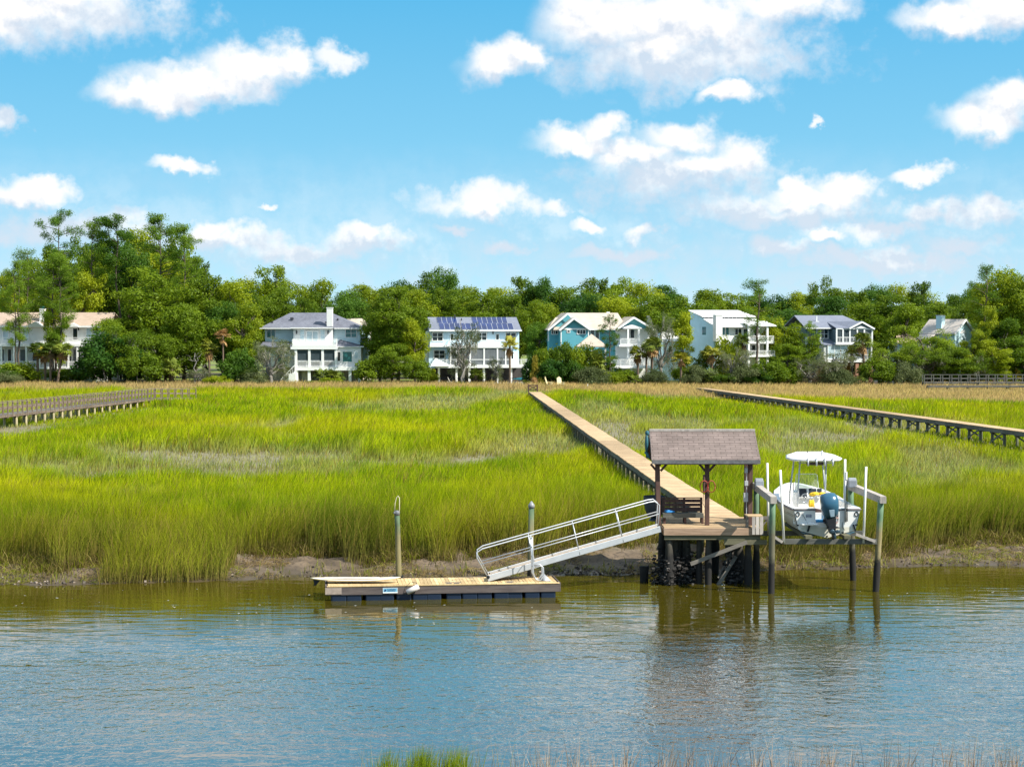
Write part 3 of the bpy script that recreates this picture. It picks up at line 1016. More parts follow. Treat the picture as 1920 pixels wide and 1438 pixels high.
mb.prism([(sx + 0.04, FZ - 0.19), (sx + 0.09, FZ - 0.13), (sx + 0.14, FZ - 0.17), (sx + 0.11, FZ - 0.21), (sx + 0.06, FZ - 0.23)], -0.123, -0.119)
mb.build('lettering', paint('sign_ink', (0.01, 0.04, 0.14), 0.5), sg)
# swim ladder folded up on the right end
mb = lb()
lx = L - 0.98
for yy in (0.25, 0.7):
    mb.tube([(lx - 0.03, yy, 2.28), (lx, yy, 1.5), (lx + 0.02, yy, FZ + 0.30), (lx + 0.12, yy, FZ + 0.09), (lx + 0.3, yy, FZ + 0.05), (lx + 0.42, yy, FZ + 0.25), (lx + 0.4, yy, FZ + 0.55), (lx + 0.33, yy, FZ + 0.60), (lx + 0.06, yy, FZ + 0.60)], 0.026, 7)
    mb.slab([(lx + 0.25, yy - 0.02, FZ + 0.05), (lx + 0.7, yy - 0.02, FZ + 0.03), (lx + 0.45, yy + 0.02, FZ + 0.3)], 0.02)
for z in (2.2, 1.85, 1.5, 1.15):
    mb.tube([(lx, 0.25, z), (lx, 0.7, z)], 0.018, 6)
mb.build('swim_ladder', M['alu'], fd, smooth=True)
for x in (-L + 4.9, 0.2, L - 1.9):
    mb = lb()
    mb.box(x - 0.1, -0.02, FZ + 0.012, x + 0.1, 0.03, FZ + 0.05)
    mb.tube([(x - 0.16, 0.0, FZ + 0.06), (x + 0.16, 0.0, FZ + 0.06)], 0.018, 6)
    mb.build('cleat', M['greywood'], fd)


def on_dock(x, y, z):
    a = fd.rotation_euler.z
    return Vector((o8[0] + x * math.cos(a) - y * math.sin(a), o8[1] + x * math.sin(a) + y * math.cos(a), z))


# fender
fo = on_dock(-L + 3.22, -0.26, 0.42)
mb = MB((0, 0, 0))
dr = Vector((0.86, 0.0, 0.42)).normalized()
mb.tube([dr * t for t in (-0.25, -0.235, 0.235, 0.25)], [0.07, 0.105, 0.105, 0.07], 12)
fen = thing('fender', fo, 'white cylindrical boat fender tied to the front edge of the floating dock', 'fender')
mb.build('body', paint('fender_vinyl', (0.72, 0.66, 0.62), 0.5, 0.1, 4), fen, smooth=True)
mb = MB((0, 0, 0))
mb.tube([dr * 0.24, (0.12, 0.1, 0.24), (-0.05, 0.24, 0.24)], 0.012, 5)
mb.tube([dr * -0.24, (-0.24, 0.1, 0.12), (-0.1, 0.24, 0.24)], 0.010, 5)
mb.build('rope', M['black'], fen)
# paddle board
po = on_dock(-L + 1.1, 0.75, FZ + 0.13)
pb = thing('paddle_board', po, 'cream paddle board lying along the left end of the floating dock', 'paddle board')
n = 22
rings = []
for i in range(n + 1):
    t = -1 + 2 * i / n
    hw = 0.36 * max(1 - abs(t) ** 2.6, 0.012) ** 0.55
    xx = t * 1.72
    rk = 0.10 * max(abs(t) - 0.2, 0) ** 2 + 0.05 * max(t - 0.4, 0)
    th = 0.055 * max(1 - abs(t) ** 6, 0.15)
    rings.append([(xx, hw * math.cos(a), rk + th * math.sin(a)) for a in [2 * math.pi * k / 12 for k in range(12)]])
mb = MB((0, 0, 0))
mb.loft(rings)
mb.build('board', M['cream'], pb, smooth=True)
mb = MB((0, 0, 0))
mb.box(-1.2, -0.24, 0.06, 0.9, 0.24, 0.068)
mb.build('deck_pad', paint('deck_pad', (0.5, 0.46, 0.42), 0.8, 0.2, 4), pb)
mb = MB((0, 0, 0))
mb.prism([(-1.62, 0.0), (-1.35, -0.04), (-1.42, -0.12), (-1.5, -0.22), (-1.62, -0.25), (-1.58, -0.15)], -0.012, 0.012)
mb.build('fin', M['black'], pb)

# two guide piles of the floating dock
P1 = at(746, 1086, 70.35)
o9 = (P1.x, 70.350, 0)
pl = thing('mooring_pile', o9, 'green and tan mooring pile with a rope loop standing on its top', 'pile')
mb = MB(o9)
mb.tube([(P1.x + 0.04, 70.350, -1), (P1.x + 0.03, 70.350, 1), (P1.x - 0.01, 70.350, 2.6), (P1.x - 0.03, 70.350, 3.05)], [0.115, 0.11, 0.10, 0.098], 12)
mb.build('post', M['pile'], pl, smooth=True)
mb = MB(o9)
mb.tube([(P1.x - 0.03, 70.350, 2.99), (P1.x - 0.03, 70.350, 3.14), (P1.x - 0.03, 70.350, 3.17)], [0.112, 0.112, 0.05], 10)
mb.ball((P1.x - 0.12, 70.280, 3.08), 0.05, 0.05, 0.05)
mb.build('cap', paint('grey_cap', (0.16, 0.17, 0.18), 0.5), pl, smooth=True)
mb = MB(o9)
mb.tube([(P1.x - 0.12, 70.300, 3.12), (P1.x - 0.10, 70.300, 3.45), (P1.x - 0.04, 70.300, 3.68), (P1.x + 0.02, 70.300, 3.74), (P1.x + 0.07, 70.300, 3.66), (P1.x + 0.07, 70.300, 3.3), (P1.x + 0.05, 70.300, 2.95)], 0.014, 6)
mb.build('rope', M['cream'], pl, smooth=True)
mb = MB(o9)
for y0, y1, x0, x1 in ((70.180, 70.220, -0.2, 0.2), (70.480, 70.520, -0.2, 0.2)):
    mb.box(P1.x + x0, y0, FZ - 0.02, P1.x + x1, y1, FZ + 0.06)
mb.box(P1.x - 0.2, 70.221, FZ - 0.02, P1.x - 0.16, 70.479, FZ + 0.06)
mb.box(P1.x + 0.16, 70.221, FZ - 0.02, P1.x + 0.2, 70.479, FZ + 0.06)
mb.build('guide_bracket', M['black'], pl)
P2 = at(995, 1084, 73.4)
oa = (P2.x, 73.4, 0)
pl2 = thing('mooring_pile', oa, 'green mooring pile with pointed grey cap behind the gangway', 'pile')
mb = MB(oa)
mb.tube([(P2.x - 0.06, 73.4, -1), (P2.x, 73.4, 1), (P2.x + 0.03, 73.4, 3.02)], [0.125, 0.12, 0.11], 12)
mb.build('post', M['pile'], pl2, smooth=True)
mb = MB(oa)
mb.tube([(P2.x + 0.03, 73.4, 2.96), (P2.x + 0.03, 73.4, 3.06), (P2.x + 0.03, 73.4, 3.10), (P2.x + 0.03, 73.4, 3.24)], [0.125, 0.13, 0.12, 0.02], 12)
mb.build('cap', paint('zinc_cap', (0.25, 0.26, 0.27), 0.4), pl2, smooth=True)
# ---------------------------------------------------------------- boat lift and the boat on it
ob_ = (12.1, 71.9, 0)
lift = thing('boat_lift', ob_, 'wooden boat lift on four piles with white guide poles beside the pier', 'boat lift')
PL = [((10.02, 69.9), (10.06, 69.85), 3.62), ((9.93, 73.35), (9.9, 73.3), 3.80), ((14.12, 70.4), (14.36, 70.4), 3.58), ((13.93, 73.55), (13.75, 73.5), 3.80)]
tops = []
for k, ((bx, by), (tx, ty), tz) in enumerate(PL):
    mb = MB(ob_)
    n = 8
    pts = [(bx + (tx - bx) * i / n, by + (ty - by) * i / n, -1.2 + (tz + 1.2) * i / n) for i in range(n + 1)]
    mb.tube(pts, [0.12 * (1 + (0.28 * rnd.random() if p[2] < 1.1 else 0)) for p in pts], 12)
    mb.build('pile', pile_mat('lift_pile', (0.016, 0.014, 0.012), (0.13, 0.12, 0.075) if k < 2 else (0.28, 0.23, 0.11), (0.13, 0.22, 0.13), 1.15, 2.3, 2.9) if k in (0, 2) else bpy.data.materials['lift_pile'], lift, smooth=True)
    tops.append(Vector((tx, ty, tz)))
for a, b in ((0, 1), (2, 3)):
    mb = MB(ob_)
    d = (tops[b] - tops[a]).normalized()
    A, B = tops[a] - d * 0.22, tops[b] + d * 0.3
    for s in (-0.09, 0.09):
        mb.bar(A + Vector((s, 0, 0.02)), B + Vector((s, 0, 0.02)), 0.045, 0.24)
    mb.bar(A + Vector((0, 0, 0.155)), B + Vector((0, 0, 0.155)), 0.235, 0.025)
    mb.bar(A + Vector((-0.12, -0.012, 0.02)), A + Vector((0.12, -0.012, 0.02)), 0.02, 0.25)
    mb.build('top_beam', M['palewood'], lift)
mb = MB(ob_)
for x, y, z in ((9.95, 72.9, 3.98), (13.7, 72.9, 4.0)):
    mb.cbox((x, y, z), 0.34, 0.4, 0.3)
    mb.tube([(x - 0.16, y, z + 0.12), (x + 0.16, y, z + 0.12)], 0.12, 10)
mb.build('winch_motor', paint('motor_grey', (0.24, 0.26, 0.29), 0.5, 0.2), lift, bevel=0.03)
for y in (70.35, 73.15):
    mb = MB(ob_)
    mb.box(10.05, y - 0.05, 1.86, 14.2, y + 0.05, 2.06)
    mb.build('cradle_beam', M['sidewood'], lift)
for s in (-1, 1):
    mb = MB(ob_)
    c = 12.25 + s * 0.75
    mb.bar((c, 70.0, 2.16), (c - 0.15, 74.6, 2.2), 0.26, 0.12)
    for y in (70.4, 73.2):
        mb.box(c - 0.1, y - 0.05, 2.0, c + 0.1, y + 0.05, 2.12)
    mb.build('bunk', M['greenwood'], lift)
for a_, b_ in (((13.35, 70.2, 2.26), (14.1, 70.2, 1.98)), ((10.05, 70.2, 2.25), (10.5, 70.2, 1.95))):
    mb = MB(ob_)
    mb.bar(a_, b_, 0.12, 0.10)
    mb.build('catwalk_plank', M['palewood'], lift)
mb = MB(ob_)
for t in tops:
    mb.tube([t + Vector((0.13, 0.05, 0)), (12 + (t.x - 12) * 0.93, 70.35 if t.y < 72 else 73.15, 2.0)], 0.008, 4)
mb.build('cable', M['black'], lift)
for (u, v, ub, y) in ((1463, 881, 1470, 70.25), (1438.5, 868, 1441, 73.1), (1624, 875, 1619, 70.3), (1584.5, 861, 1583, 73.1)):
    a, b = at(ub, 1015, y), at(u, v, y)
    a.z = 1.9
    mb = MB(ob_)
    mb.tube([a, a * 0.5 + b * 0.5, b], 0.047, 10)
    mb.build('guide_pole', M['pvc'], lift, smooth=True)

# ---- centre console boat, stern towards the creek
bo = Vector((12.32, 70.75, 2.06))
boat = thing('motorboat', bo, 'white centre console motorboat with hard top raised on the lift', 'boat', rz=R(2.5))
ST = [(0.0, 1.32, 1.13, 1.14, 0.31, 0.0), (1.2, 1.34, 1.13, 1.17, 0.32, 0.0), (2.6, 1.36, 1.15, 1.15, 0.35, 0.0), (4.0, 1.32, 1.24, 1.0, 0.45, 0.02), (5.2, 1.08, 1.36, 0.70, 0.65, 0.12), (6.1, 0.68, 1.46, 0.36, 0.92, 0.40), (6.6, 0.36, 1.52, 0.16, 1.14, 0.75), (6.9, 0.06, 1.55, 0.03, 1.42, 1.25)]
mb = lb()
rings = []
for (y, gw_, gz_, cw, cz, kz) in ST:
    mid = (cw * 0.35 + gw_ * 0.65, cz + (gz_ - cz) * 0.55)
    half = [(gw_, gz_), mid, (cw, cz + 0.05), (cw - 0.04, cz), (cw * 0.5, cz * 0.5 + kz * 0.5 - 0.01), (0, kz)]
    ring = [(x, y, z) for x, z in half] + [(-x, y, z) for x, z in half[-2::-1]]
    rings.append(ring)
mb.loft(rings, closed=False, caps=False)
hull = mb.build('hull', M['gel'], boat, smooth=True)
# transom with its motor notch
mb = lb()
mb.prism([(-1.32, 1.13), (-0.46, 1.13), (-0.46, 0.60), (0.44, 0.60), (0.44, 1.13), (1.32, 1.13), (1.19, 0.62), (1.14, 0.36), (1.10, 0.31), (0.55, 0.15), (0, 0), (-0.55, 0.15), (-1.10, 0.31), (-1.14, 0.36), (-1.19, 0.62)], -0.03, 0.02)
mb.build('transom', M['gel'], boat, bevel=0.012)
mb = lb()
mb.prism([(-1.09, 0.29), (-1.0, 0.42), (1.0, 0.42), (1.09, 0.29), (0, -0.004)], -0.034, -0.0305)
mb.build('transom_stain', M['hullbelow'], boat)
# inner liner and gunwale
mb = lb()
outer, inner_, low_ = [], [], []
for (y, gw_, gz_, cw, cz, kz) in ST:
    outer.append((gw_ + 0.015, y, gz_ + 0.03))
    iw = max(gw_ - 0.20, 0.02)
    inner_.append((iw, min(y, 6.6), gz_ + 0.03))
    low_.append((max(iw - 0.06, 0.02), min(y, 6.5), 0.50))
n = len(ST)
for s in (1, -1):
    vs = [(s * p[0], p[1], p[2]) for p in outer + inner_ + low_] + [(s * p[0], p[1], p[2] - 0.06) for p in outer]
    fs = []
    for i in range(n - 1):
        fs += [(i, i + 1, n + i + 1, n + i), (n + i, n + i + 1, 2 * n + i + 1, 2 * n + i), (3 * n + i, 3 * n + i + 1, i + 1, i)]
    mb.add(vs, fs)
mb.add([(-p[0], p[1], p[2]) for p in low_] + [(p[0], p[1], p[2]) for p in low_], [(i, i + 1, n + i + 1, n + i) for i in range(n - 1)])
mb.build('liner', M['gel'], boat)
mb = lb()
for x0, x1 in ((-1.30, -0.46), (0.44, 1.30)):
    mb.box(x0, -0.05, 1.131, x1, 0.42, 1.165)
    mb.box(x0 + 0.05, 0.30, 0.5, x1 - 0.05 * (x1 > 1), 0.42, 1.13)
mb.box(-0.46, 0.36, 0.5, 0.44, 0.42, 0.95)
mb.box(-0.46, 0.02, 0.55, 0.44, 0.36, 0.60)
mb.build('stern_deck', M['gel'], boat, bevel=0.012)
mb = lb()
for s in (1, -1):
    pts = [(s * (g + 0.03), y, z - 0.03) for (y, g, z, *_ ) in ST]
    mb.tube(pts, 0.028, 6)
mb.tube([(-1.33, -0.045, 1.10), (-0.47, -0.045, 1.10)], 0.024, 6)
mb.tube([(0.45, -0.045, 1.10), (1.33, -0.045, 1.10)], 0.024, 6)
mb.build('rub_rail', paint('rub_rail', (0.16, 0.13, 0.14), 0.5), boat, smooth=True)
mb = lb()
for (z, t) in ((0.86, 0.03), (0.80, 0.018)):
    for i in range(4):
        (y0, g0, gz0, c0, cz0, k0), (y1, g1, gz1, c1, cz1, k1) = ST[i], ST[i + 1]
        f = lambda g, gz, c, cz: (c * 0.35 + g * 0.65) + (g - (c * 0.35 + g * 0.65)) * max((z - (cz + (gz - cz) * 0.55)) / (gz - (cz + (gz - cz) * 0.55)), 0) + 0.004
        a, b = f(g0, gz0, c0, cz0), f(g1, gz1, c1, cz1)
        mb.add([(-a, y0 + 0.12 * (i == 0), z), (-b, y1, z + 0.08 * 0), (-b, y1, z + t), (-a, y0 + 0.12 * (i == 0), z + t)], [(3, 2, 1, 0)])
mb.build('side_stripe', paint('stripe_black', (0.03, 0.03, 0.04), 0.4), hull)
mb = lb()
for x in (-1.16, 1.16):
    pts = [(x + 0.07 * math.cos(a), -0.045, 0.93 + 0.085 * math.sin(a)) for a in [2 * math.pi * k / 12 for k in range(13)]]
    mb.tube(pts, 0.018, 5)
    mb.cbox((x, -0.04, 0.50), 0.09, 0.02, 0.06)
mb.cbox((0.0, -0.04, 0.06), 0.07, 0.02, 0.05)
mb.cbox((0.62, -0.04, 0.20), 0.08, 0.02, 0.06)
mb.tube([(-0.99, -0.05, 0.98), (-0.84, -0.12, 0.68)], 0.010, 4)
mb.tube([(0.62, -0.05, 0.62), (0.60, -0.06, 0.42), (0.70, -0.06, 0.30)], 0.010, 4)
mb.build('fitting', M['black'], boat)
mb = lb()
for x in (-0.74, 0.98):
    mb.bar((x + 0.05, -0.07, 0.52), (x - 0.03 if x < 0 else x + 0.13, -0.10, 0.26), 0.05, 0.06)
mb.build('trim_actuator', M['black'], boat)
mb = lb()
for s in (-1, 1):
    mb.slab([(s * 0.58, -0.30, 0.10), (s * 1.05, -0.30, 0.24), (s * 1.05, 0.0, 0.26), (s * 0.58, 0.0, 0.12)], 0.015)
mb.build('trim_tab', paint('tab_blue', (0.06, 0.13, 0.17), 0.4), boat)
mb = lb()
mb.box(-1.06, -0.40, 0.53, -0.40, -0.035, 0.58)
mb.box(-0.78, -0.30, 0.58, -0.55, -0.05, 0.62)
mb.build('swim_step', M['gel'], boat, bevel=0.02)
mb = lb()
mb.box(-0.83, -0.042, 0.80, -0.62, -0.032, 0.92)
pl_ = mb.build('name_plate', paint('plate_navy', (0.03, 0.06, 0.14), 0.4), boat)
mb = lb()
for zz in (0.815, 0.87):
    x = -0.81
    while x < -0.66:
        mb.box(x, -0.047, zz, x + 0.016, -0.0425, zz + 0.03)
        x += 0.024
mb.build('lettering', M['white'], pl_)
mb = lb()
mb.box(-0.42, -0.02, 0.605, 0.0, 0.26, 0.70)
mb.build('splash_mat', paint('bright_blue', (0.03, 0.30, 0.62), 0.5), boat, bevel=0.02)
# console
mb = lb()
mb.prism([(-0.62, 0.5), (-0.62, 1.55), (0.42, 1.55), (0.42, 0.5)], 2.75, 3.7)
con = mb.build('console', M['gel'], boat, bevel=0.06)
mb = lb()
mb.slab([(-0.60, 2.62, 1.36), (0.40, 2.62, 1.36), (0.40, 2.80, 1.70), (-0.60, 2.80, 1.70)], 0.06)
mb.build('dash', M['gel'], con, bevel=0.01)
for (x0, x1) in ((-0.54, -0.24), (-0.14, 0.16), (0.20, 0.38)):
    mb = lb()
    mb.slab([(x0, 2.615, 1.40), (x1, 2.615, 1.40), (x1, 2.765, 1.68), (x0, 2.765, 1.68)], 0.03)
    mb.build('screen', M['screen'], con)
mb = lb()
cx_, cy_, cz_ = -0.34, 2.45, 1.33
pts = [(cx_ + 0.19 * math.cos(a), cy_ - 0.06 * math.sin(a), cz_ + 0.18 * math.sin(a)) for a in [2 * math.pi * k / 20 for k in range(21)]]
mb.tube(pts, 0.017, 6)
for a in (0.5, 2.6, 4.71):
    mb.tube([(cx_, cy_ + 0.04, cz_), (cx_ + 0.19 * math.cos(a), cy_ - 0.06 * math.sin(a), cz_ + 0.18 * math.sin(a))], 0.014, 5)
mb.tube([(cx_, cy_ + 0.02, cz_), (cx_, 2.7, 1.42)], 0.03, 6)
mb.build('steering_wheel', paint('steel', (0.5, 0.52, 0.54), 0.25, 0.05, 3, 0.8), con, smooth=True)
mm, q, p, o = shader('windshield')
p.inputs['Base Color'].default_value = (0.75, 0.85, 0.75, 1)
p.inputs['Roughness'].default_value = 0.03
tr = q.n('ShaderNodeBsdfTransparent')
tr.inputs['Color'].default_value = (0.80, 0.88, 0.80, 1)
mx = q.n('ShaderNodeMixShader')
mx.inputs[0].default_value = 0.16
q.link(tr.outputs[0], mx.inputs[1])
q.link(p.outputs[0], mx.inputs[2])
q.link(mx.outputs[0], o.inputs['Surface'])
mb = lb()
mb.add([(-0.58, 3.3, 1.56), (0.38, 3.3, 1.56), (0.33, 3.45, 2.22), (-0.52, 3.45, 2.22)], [(0, 1, 2, 3)])
mb.build('windshield', mm, con)
mb = lb()
mb.tube([(-0.58, 3.3, 1.56), (-0.53, 3.44, 2.18), (-0.48, 3.45, 2.22), (0.29, 3.45, 2.22), (0.34, 3.44, 2.18), (0.38, 3.3, 1.56)], 0.014, 6)
mb.box(-0.45, 3.0, 1.56, 0.28, 3.2, 1.64)
mb.build('windshield_frame', paint('pale_frame', (0.62, 0.66, 0.62), 0.4), con)
# leaning post
mb = lb()
mb.box(-0.20, 1.55, 0.95, 0.52, 2.0, 1.18)
lp = mb.build('leaning_post', M['gel'], boat, bevel=0.05)
mb = lb()
for x in (-0.16, 0.46):
    for y in (1.6, 1.95):
        mb.tube([(x, y, 0.5), (x, y, 0.95)], 0.022, 6)
mb.tube([(-0.2, 1.6, 1.18), (-0.22, 1.55, 1.42), (-0.1, 1.55, 1.5), (0.42, 1.55, 1.5), (0.54, 1.55, 1.42), (0.52, 1.6, 1.18)], 0.022, 6)
mb.build('frame', M['alu'], lp)
mb = lb()
mb.box(-0.06, 1.62, 0.52, 0.44, 1.95, 0.93)
mb.build('cooler', paint('cooler', (0.66, 0.64, 0.58), 0.5, 0.1), lp, bevel=0.03)
# hard top
TZ = 2.83
mb = lb()
def ttop(z, k, zc):
    base = [(-0.62, 1.75), (0.66, 1.75), (0.95, 1.95), (1.12, 2.35), (1.0, 3.2), (0.55, 3.62), (-0.55, 3.62), (-1.0, 3.2), (-1.12, 2.6), (-0.98, 2.0)]
    return [(x * k, 2.7 + (y - 2.7) * k, z + (y - 1.75) * 0.075 * k + zc * (1 - (x / 1.12) ** 2)) for x, y in base]
mb.loft([ttop(TZ, 0.97, 0.04), ttop(TZ + 0.03, 1.0, 0.05), ttop(TZ + 0.07, 1.0, 0.07), ttop(TZ + 0.10, 0.90, 0.10), ttop(TZ + 0.115, 0.4, 0.12)])
top_ = mb.build('hard_top', M['white'], boat, smooth=True)
for (x, y0, x2, y2) in ((-0.66, 2.45, -0.62, 2.2), (0.46, 2.45, 0.44, 2.2), (-0.80, 3.35, -0.66, 3.2), (0.66, 3.35, 0.50, 3.2)):
    mb = lb()
    mb.tube([(x - 0.09 * (x < 0) * 0, y0, 0.5), (x, y0, 1.5), (x2, y2, TZ + 0.04)], 0.032, 8)
    mb.build('support_pipe', M['alu'], top_, smooth=True)
for a_, b_ in (((-0.70, 2.2, TZ - 0.06), (0.8, 2.2, TZ - 0.06)), ((-0.70, 3.2, TZ + 0.0), (0.8, 3.2, TZ + 0.0))):
    mb = lb()
    mb.tube([a_, b_], 0.02, 6)
    mb.build('cross_pipe', M['alu'], top_, smooth=True)
for x in (-0.40, -0.06, 0.28, 0.60):
    mb = lb()
    mb.tube([(x, 1.66, TZ - 0.14), (x + 0.01, 1.74, TZ + 0.15)], 0.034, 8)
    mb.build('rod_holder', M['alu'], top_, smooth=True)
mb = lb()
mb.tube([(0.42, 2.9, TZ + 0.1), (0.42, 2.9, TZ + 0.38)], 0.035, 8)
mb.build('antenna', M['alu'], top_, smooth=True)
mb = lb()
mb.tube([(-0.09, 3.3, TZ + 0.1), (-0.09, 3.3, TZ + 0.33)], 0.025, 6)
mb.build('mast_light', M['black'], top_, smooth=True)
mb = lb()
mb.box(-0.38, 1.85, TZ - 0.13, 0.26, 2.15, TZ - 0.015)
mb.build('radio_box', paint('radio_dark', (0.06, 0.035, 0.02), 0.4, 0.3), top_)
# outboard motor
om = lb()
rings = []
for (z, yc, rx, ryy) in ((0.80, -0.02, 0.17, 0.26), (0.98, -0.06, 0.245, 0.33), (1.25, -0.10, 0.275, 0.38), (1.48, -0.05, 0.285, 0.37), (1.66, 0.02, 0.265, 0.32), (1.76, 0.06, 0.21, 0.25), (1.80, 0.07, 0.10, 0.13)):
    ring = []
    for k in range(16):
        a = 2 * math.pi * k / 16
        cxx, cyy = math.cos(a), math.sin(a)
        e = 0.72
        ring.append((0.05 + rx * 1.22 * math.copysign(abs(cxx) ** e, cxx), -0.42 + yc + ryy * math.copysign(abs(cyy) ** e, cyy) - (z - 1.3) * 0.22, z))
    rings.append(ring)
om.loft(rings)
cowl = om.build('outboard_motor', M['cowl'], boat, smooth=True)
cowl.rotation_euler = (0, -0.11, 0)
cowl.location = (0.09, 0, 0)
mb = lb()
mb.prism([(-0.12, 0.55), (-0.15, 0.82), (0.23, 0.82), (0.20, 0.55), (0.14, 0.20), (-0.02, 0.20)], -0.62, -0.22)
mb.prism([(0.03, 0.30), (0.06, 0.30), (0.05, -0.02), (0.03, -0.02)], -0.7, -0.35)
mb.build('midsection', M['black'], cowl, bevel=0.04)
mb = lb()
mb.tube([(0.08, -0.30, 0.26), (0.08, -0.5, 0.26), (0.08, -0.78, 0.26)], [0.05, 0.085, 0.05], 10)
mb.prism([(0.06, 0.22), (0.10, 0.22), (0.09, 0.04), (0.07, 0.04)], -0.62, -0.36)
mb.box(-0.14, -0.78, 0.43, 0.30, -0.30, 0.455)
mb.build('gearcase', M['black'], cowl, smooth=False, bevel=0.01)
mb = lb()
for k in range(3):
    a = 2 * math.pi * k / 3 + 0.4
    c1, s1 = math.cos(a), math.sin(a)
    mb.ball((0.08 + 0.12 * c1, -0.80, 0.26 + 0.12 * s1), 0.05 + 0.07 * abs(c1), 0.02, 0.05 + 0.07 * abs(s1), 8, 5)
mb.tube([(0.08, -0.74, 0.26), (0.08, -0.9, 0.26)], [0.05, 0.03], 8)
mb.build('propeller', paint('prop_dark', (0.05, 0.08, 0.10), 0.3, 0.1, 3, 0.5), cowl, smooth=True)
mb = lb()
mb.box(-0.16, -0.30, 0.60, 0.24, -0.04, 0.78)
mb.tube([(-0.2, -0.18, 0.72), (0.3, -0.18, 0.72)], 0.05, 8)
mb.build('bracket', M['black'], cowl)
mb = lb()
mb.prism([(-0.04, 0.90), (0.12, 0.90), (0.15, 1.18), (-0.07, 1.18)], -0.868, -0.80)
mb.build('cowl_panel', paint('cowl_light', (0.22, 0.30, 0.36), 0.25, 0.05), cowl, bevel=0.02)
mb = lb()
mb.tube([(0.36, -0.10, 0.60), (0.30, -0.28, 0.56), (0.18, -0.40, 0.62)], 0.03, 6)
mb.tube([(0.40, 0.30, 0.9), (0.42, -0.05, 0.72), (0.2, -0.3, 0.8)], 0.035, 6)
mb.build('rigging_hose', paint('hose', (0.3, 0.2, 0.18), 0.5), cowl, smooth=True)
# shallow water anchor pole on the stern
mb = lb()
mb.tube([(0.72, -0.10, 0.62), (0.69, -0.10, 1.6), (0.71, -0.10, 2.52)], 0.035, 8)
ap = mb.build('anchor_pole', M['alu'], boat, smooth=True)
mb = lb()
mb.tube([(0.78, -0.10, 0.65), (0.75, -0.10, 2.3)], 0.022, 6)
mb.build('sleeve', M['black'], ap)
mb = lb()
mb.tube([(0.725, -0.10, 2.28), (0.725, -0.10, 2.58)], 0.052, 8)
mb.build('cap', M['pvc'], ap)


def on_boat(x, y, z):
    a = R(2.5)
    return Vector((bo.x + x * math.cos(a) - y * math.sin(a), bo.y + x * math.sin(a) + y * math.cos(a), bo.z + z))


def lump(name, c, size, mat, label, cat, n=5, seed=1):
    r = random.Random(seed)
    mb = MB(c)
    for i in range(n):
        mb.ball((c.x + r.uniform(-.5, .5) * size[0], c.y + r.uniform(-.5, .5) * size[1], c.z + size[2] * r.uniform(0.3, 0.6)), size[0] * 0.42, size[1] * 0.42, size[2] * 0.5, 8, 5)
    return tag(mb.build(name, mat, None, smooth=True), label, cat)


lump('life_jacket', on_boat(0.06, 1.80, 1.47), (0.42, 0.26, 0.16), M['yellow'], 'yellow life jacket lying on the seat of the white motorboat', 'life jacket', 5, 3)
lump('life_jacket', on_boat(-0.30, 1.45, 1.0), (0.14, 0.18, 0.34), M['yellow'], 'yellow life jacket hanging beside the boat seat over a dark bag', 'life jacket', 4, 5)
lump('duffel_bag', on_boat(-0.36, 1.05, 0.66), (0.48, 0.34, 0.40), paint('dark_bag', (0.035, 0.015, 0.012), 0.8, 0.4, 8), 'dark brown duffel bag inside the stern of the boat', 'bag', 6, 9)
# ---------------------------------------------------------------- long boardwalks over the marsh
rnd = random.Random(21)


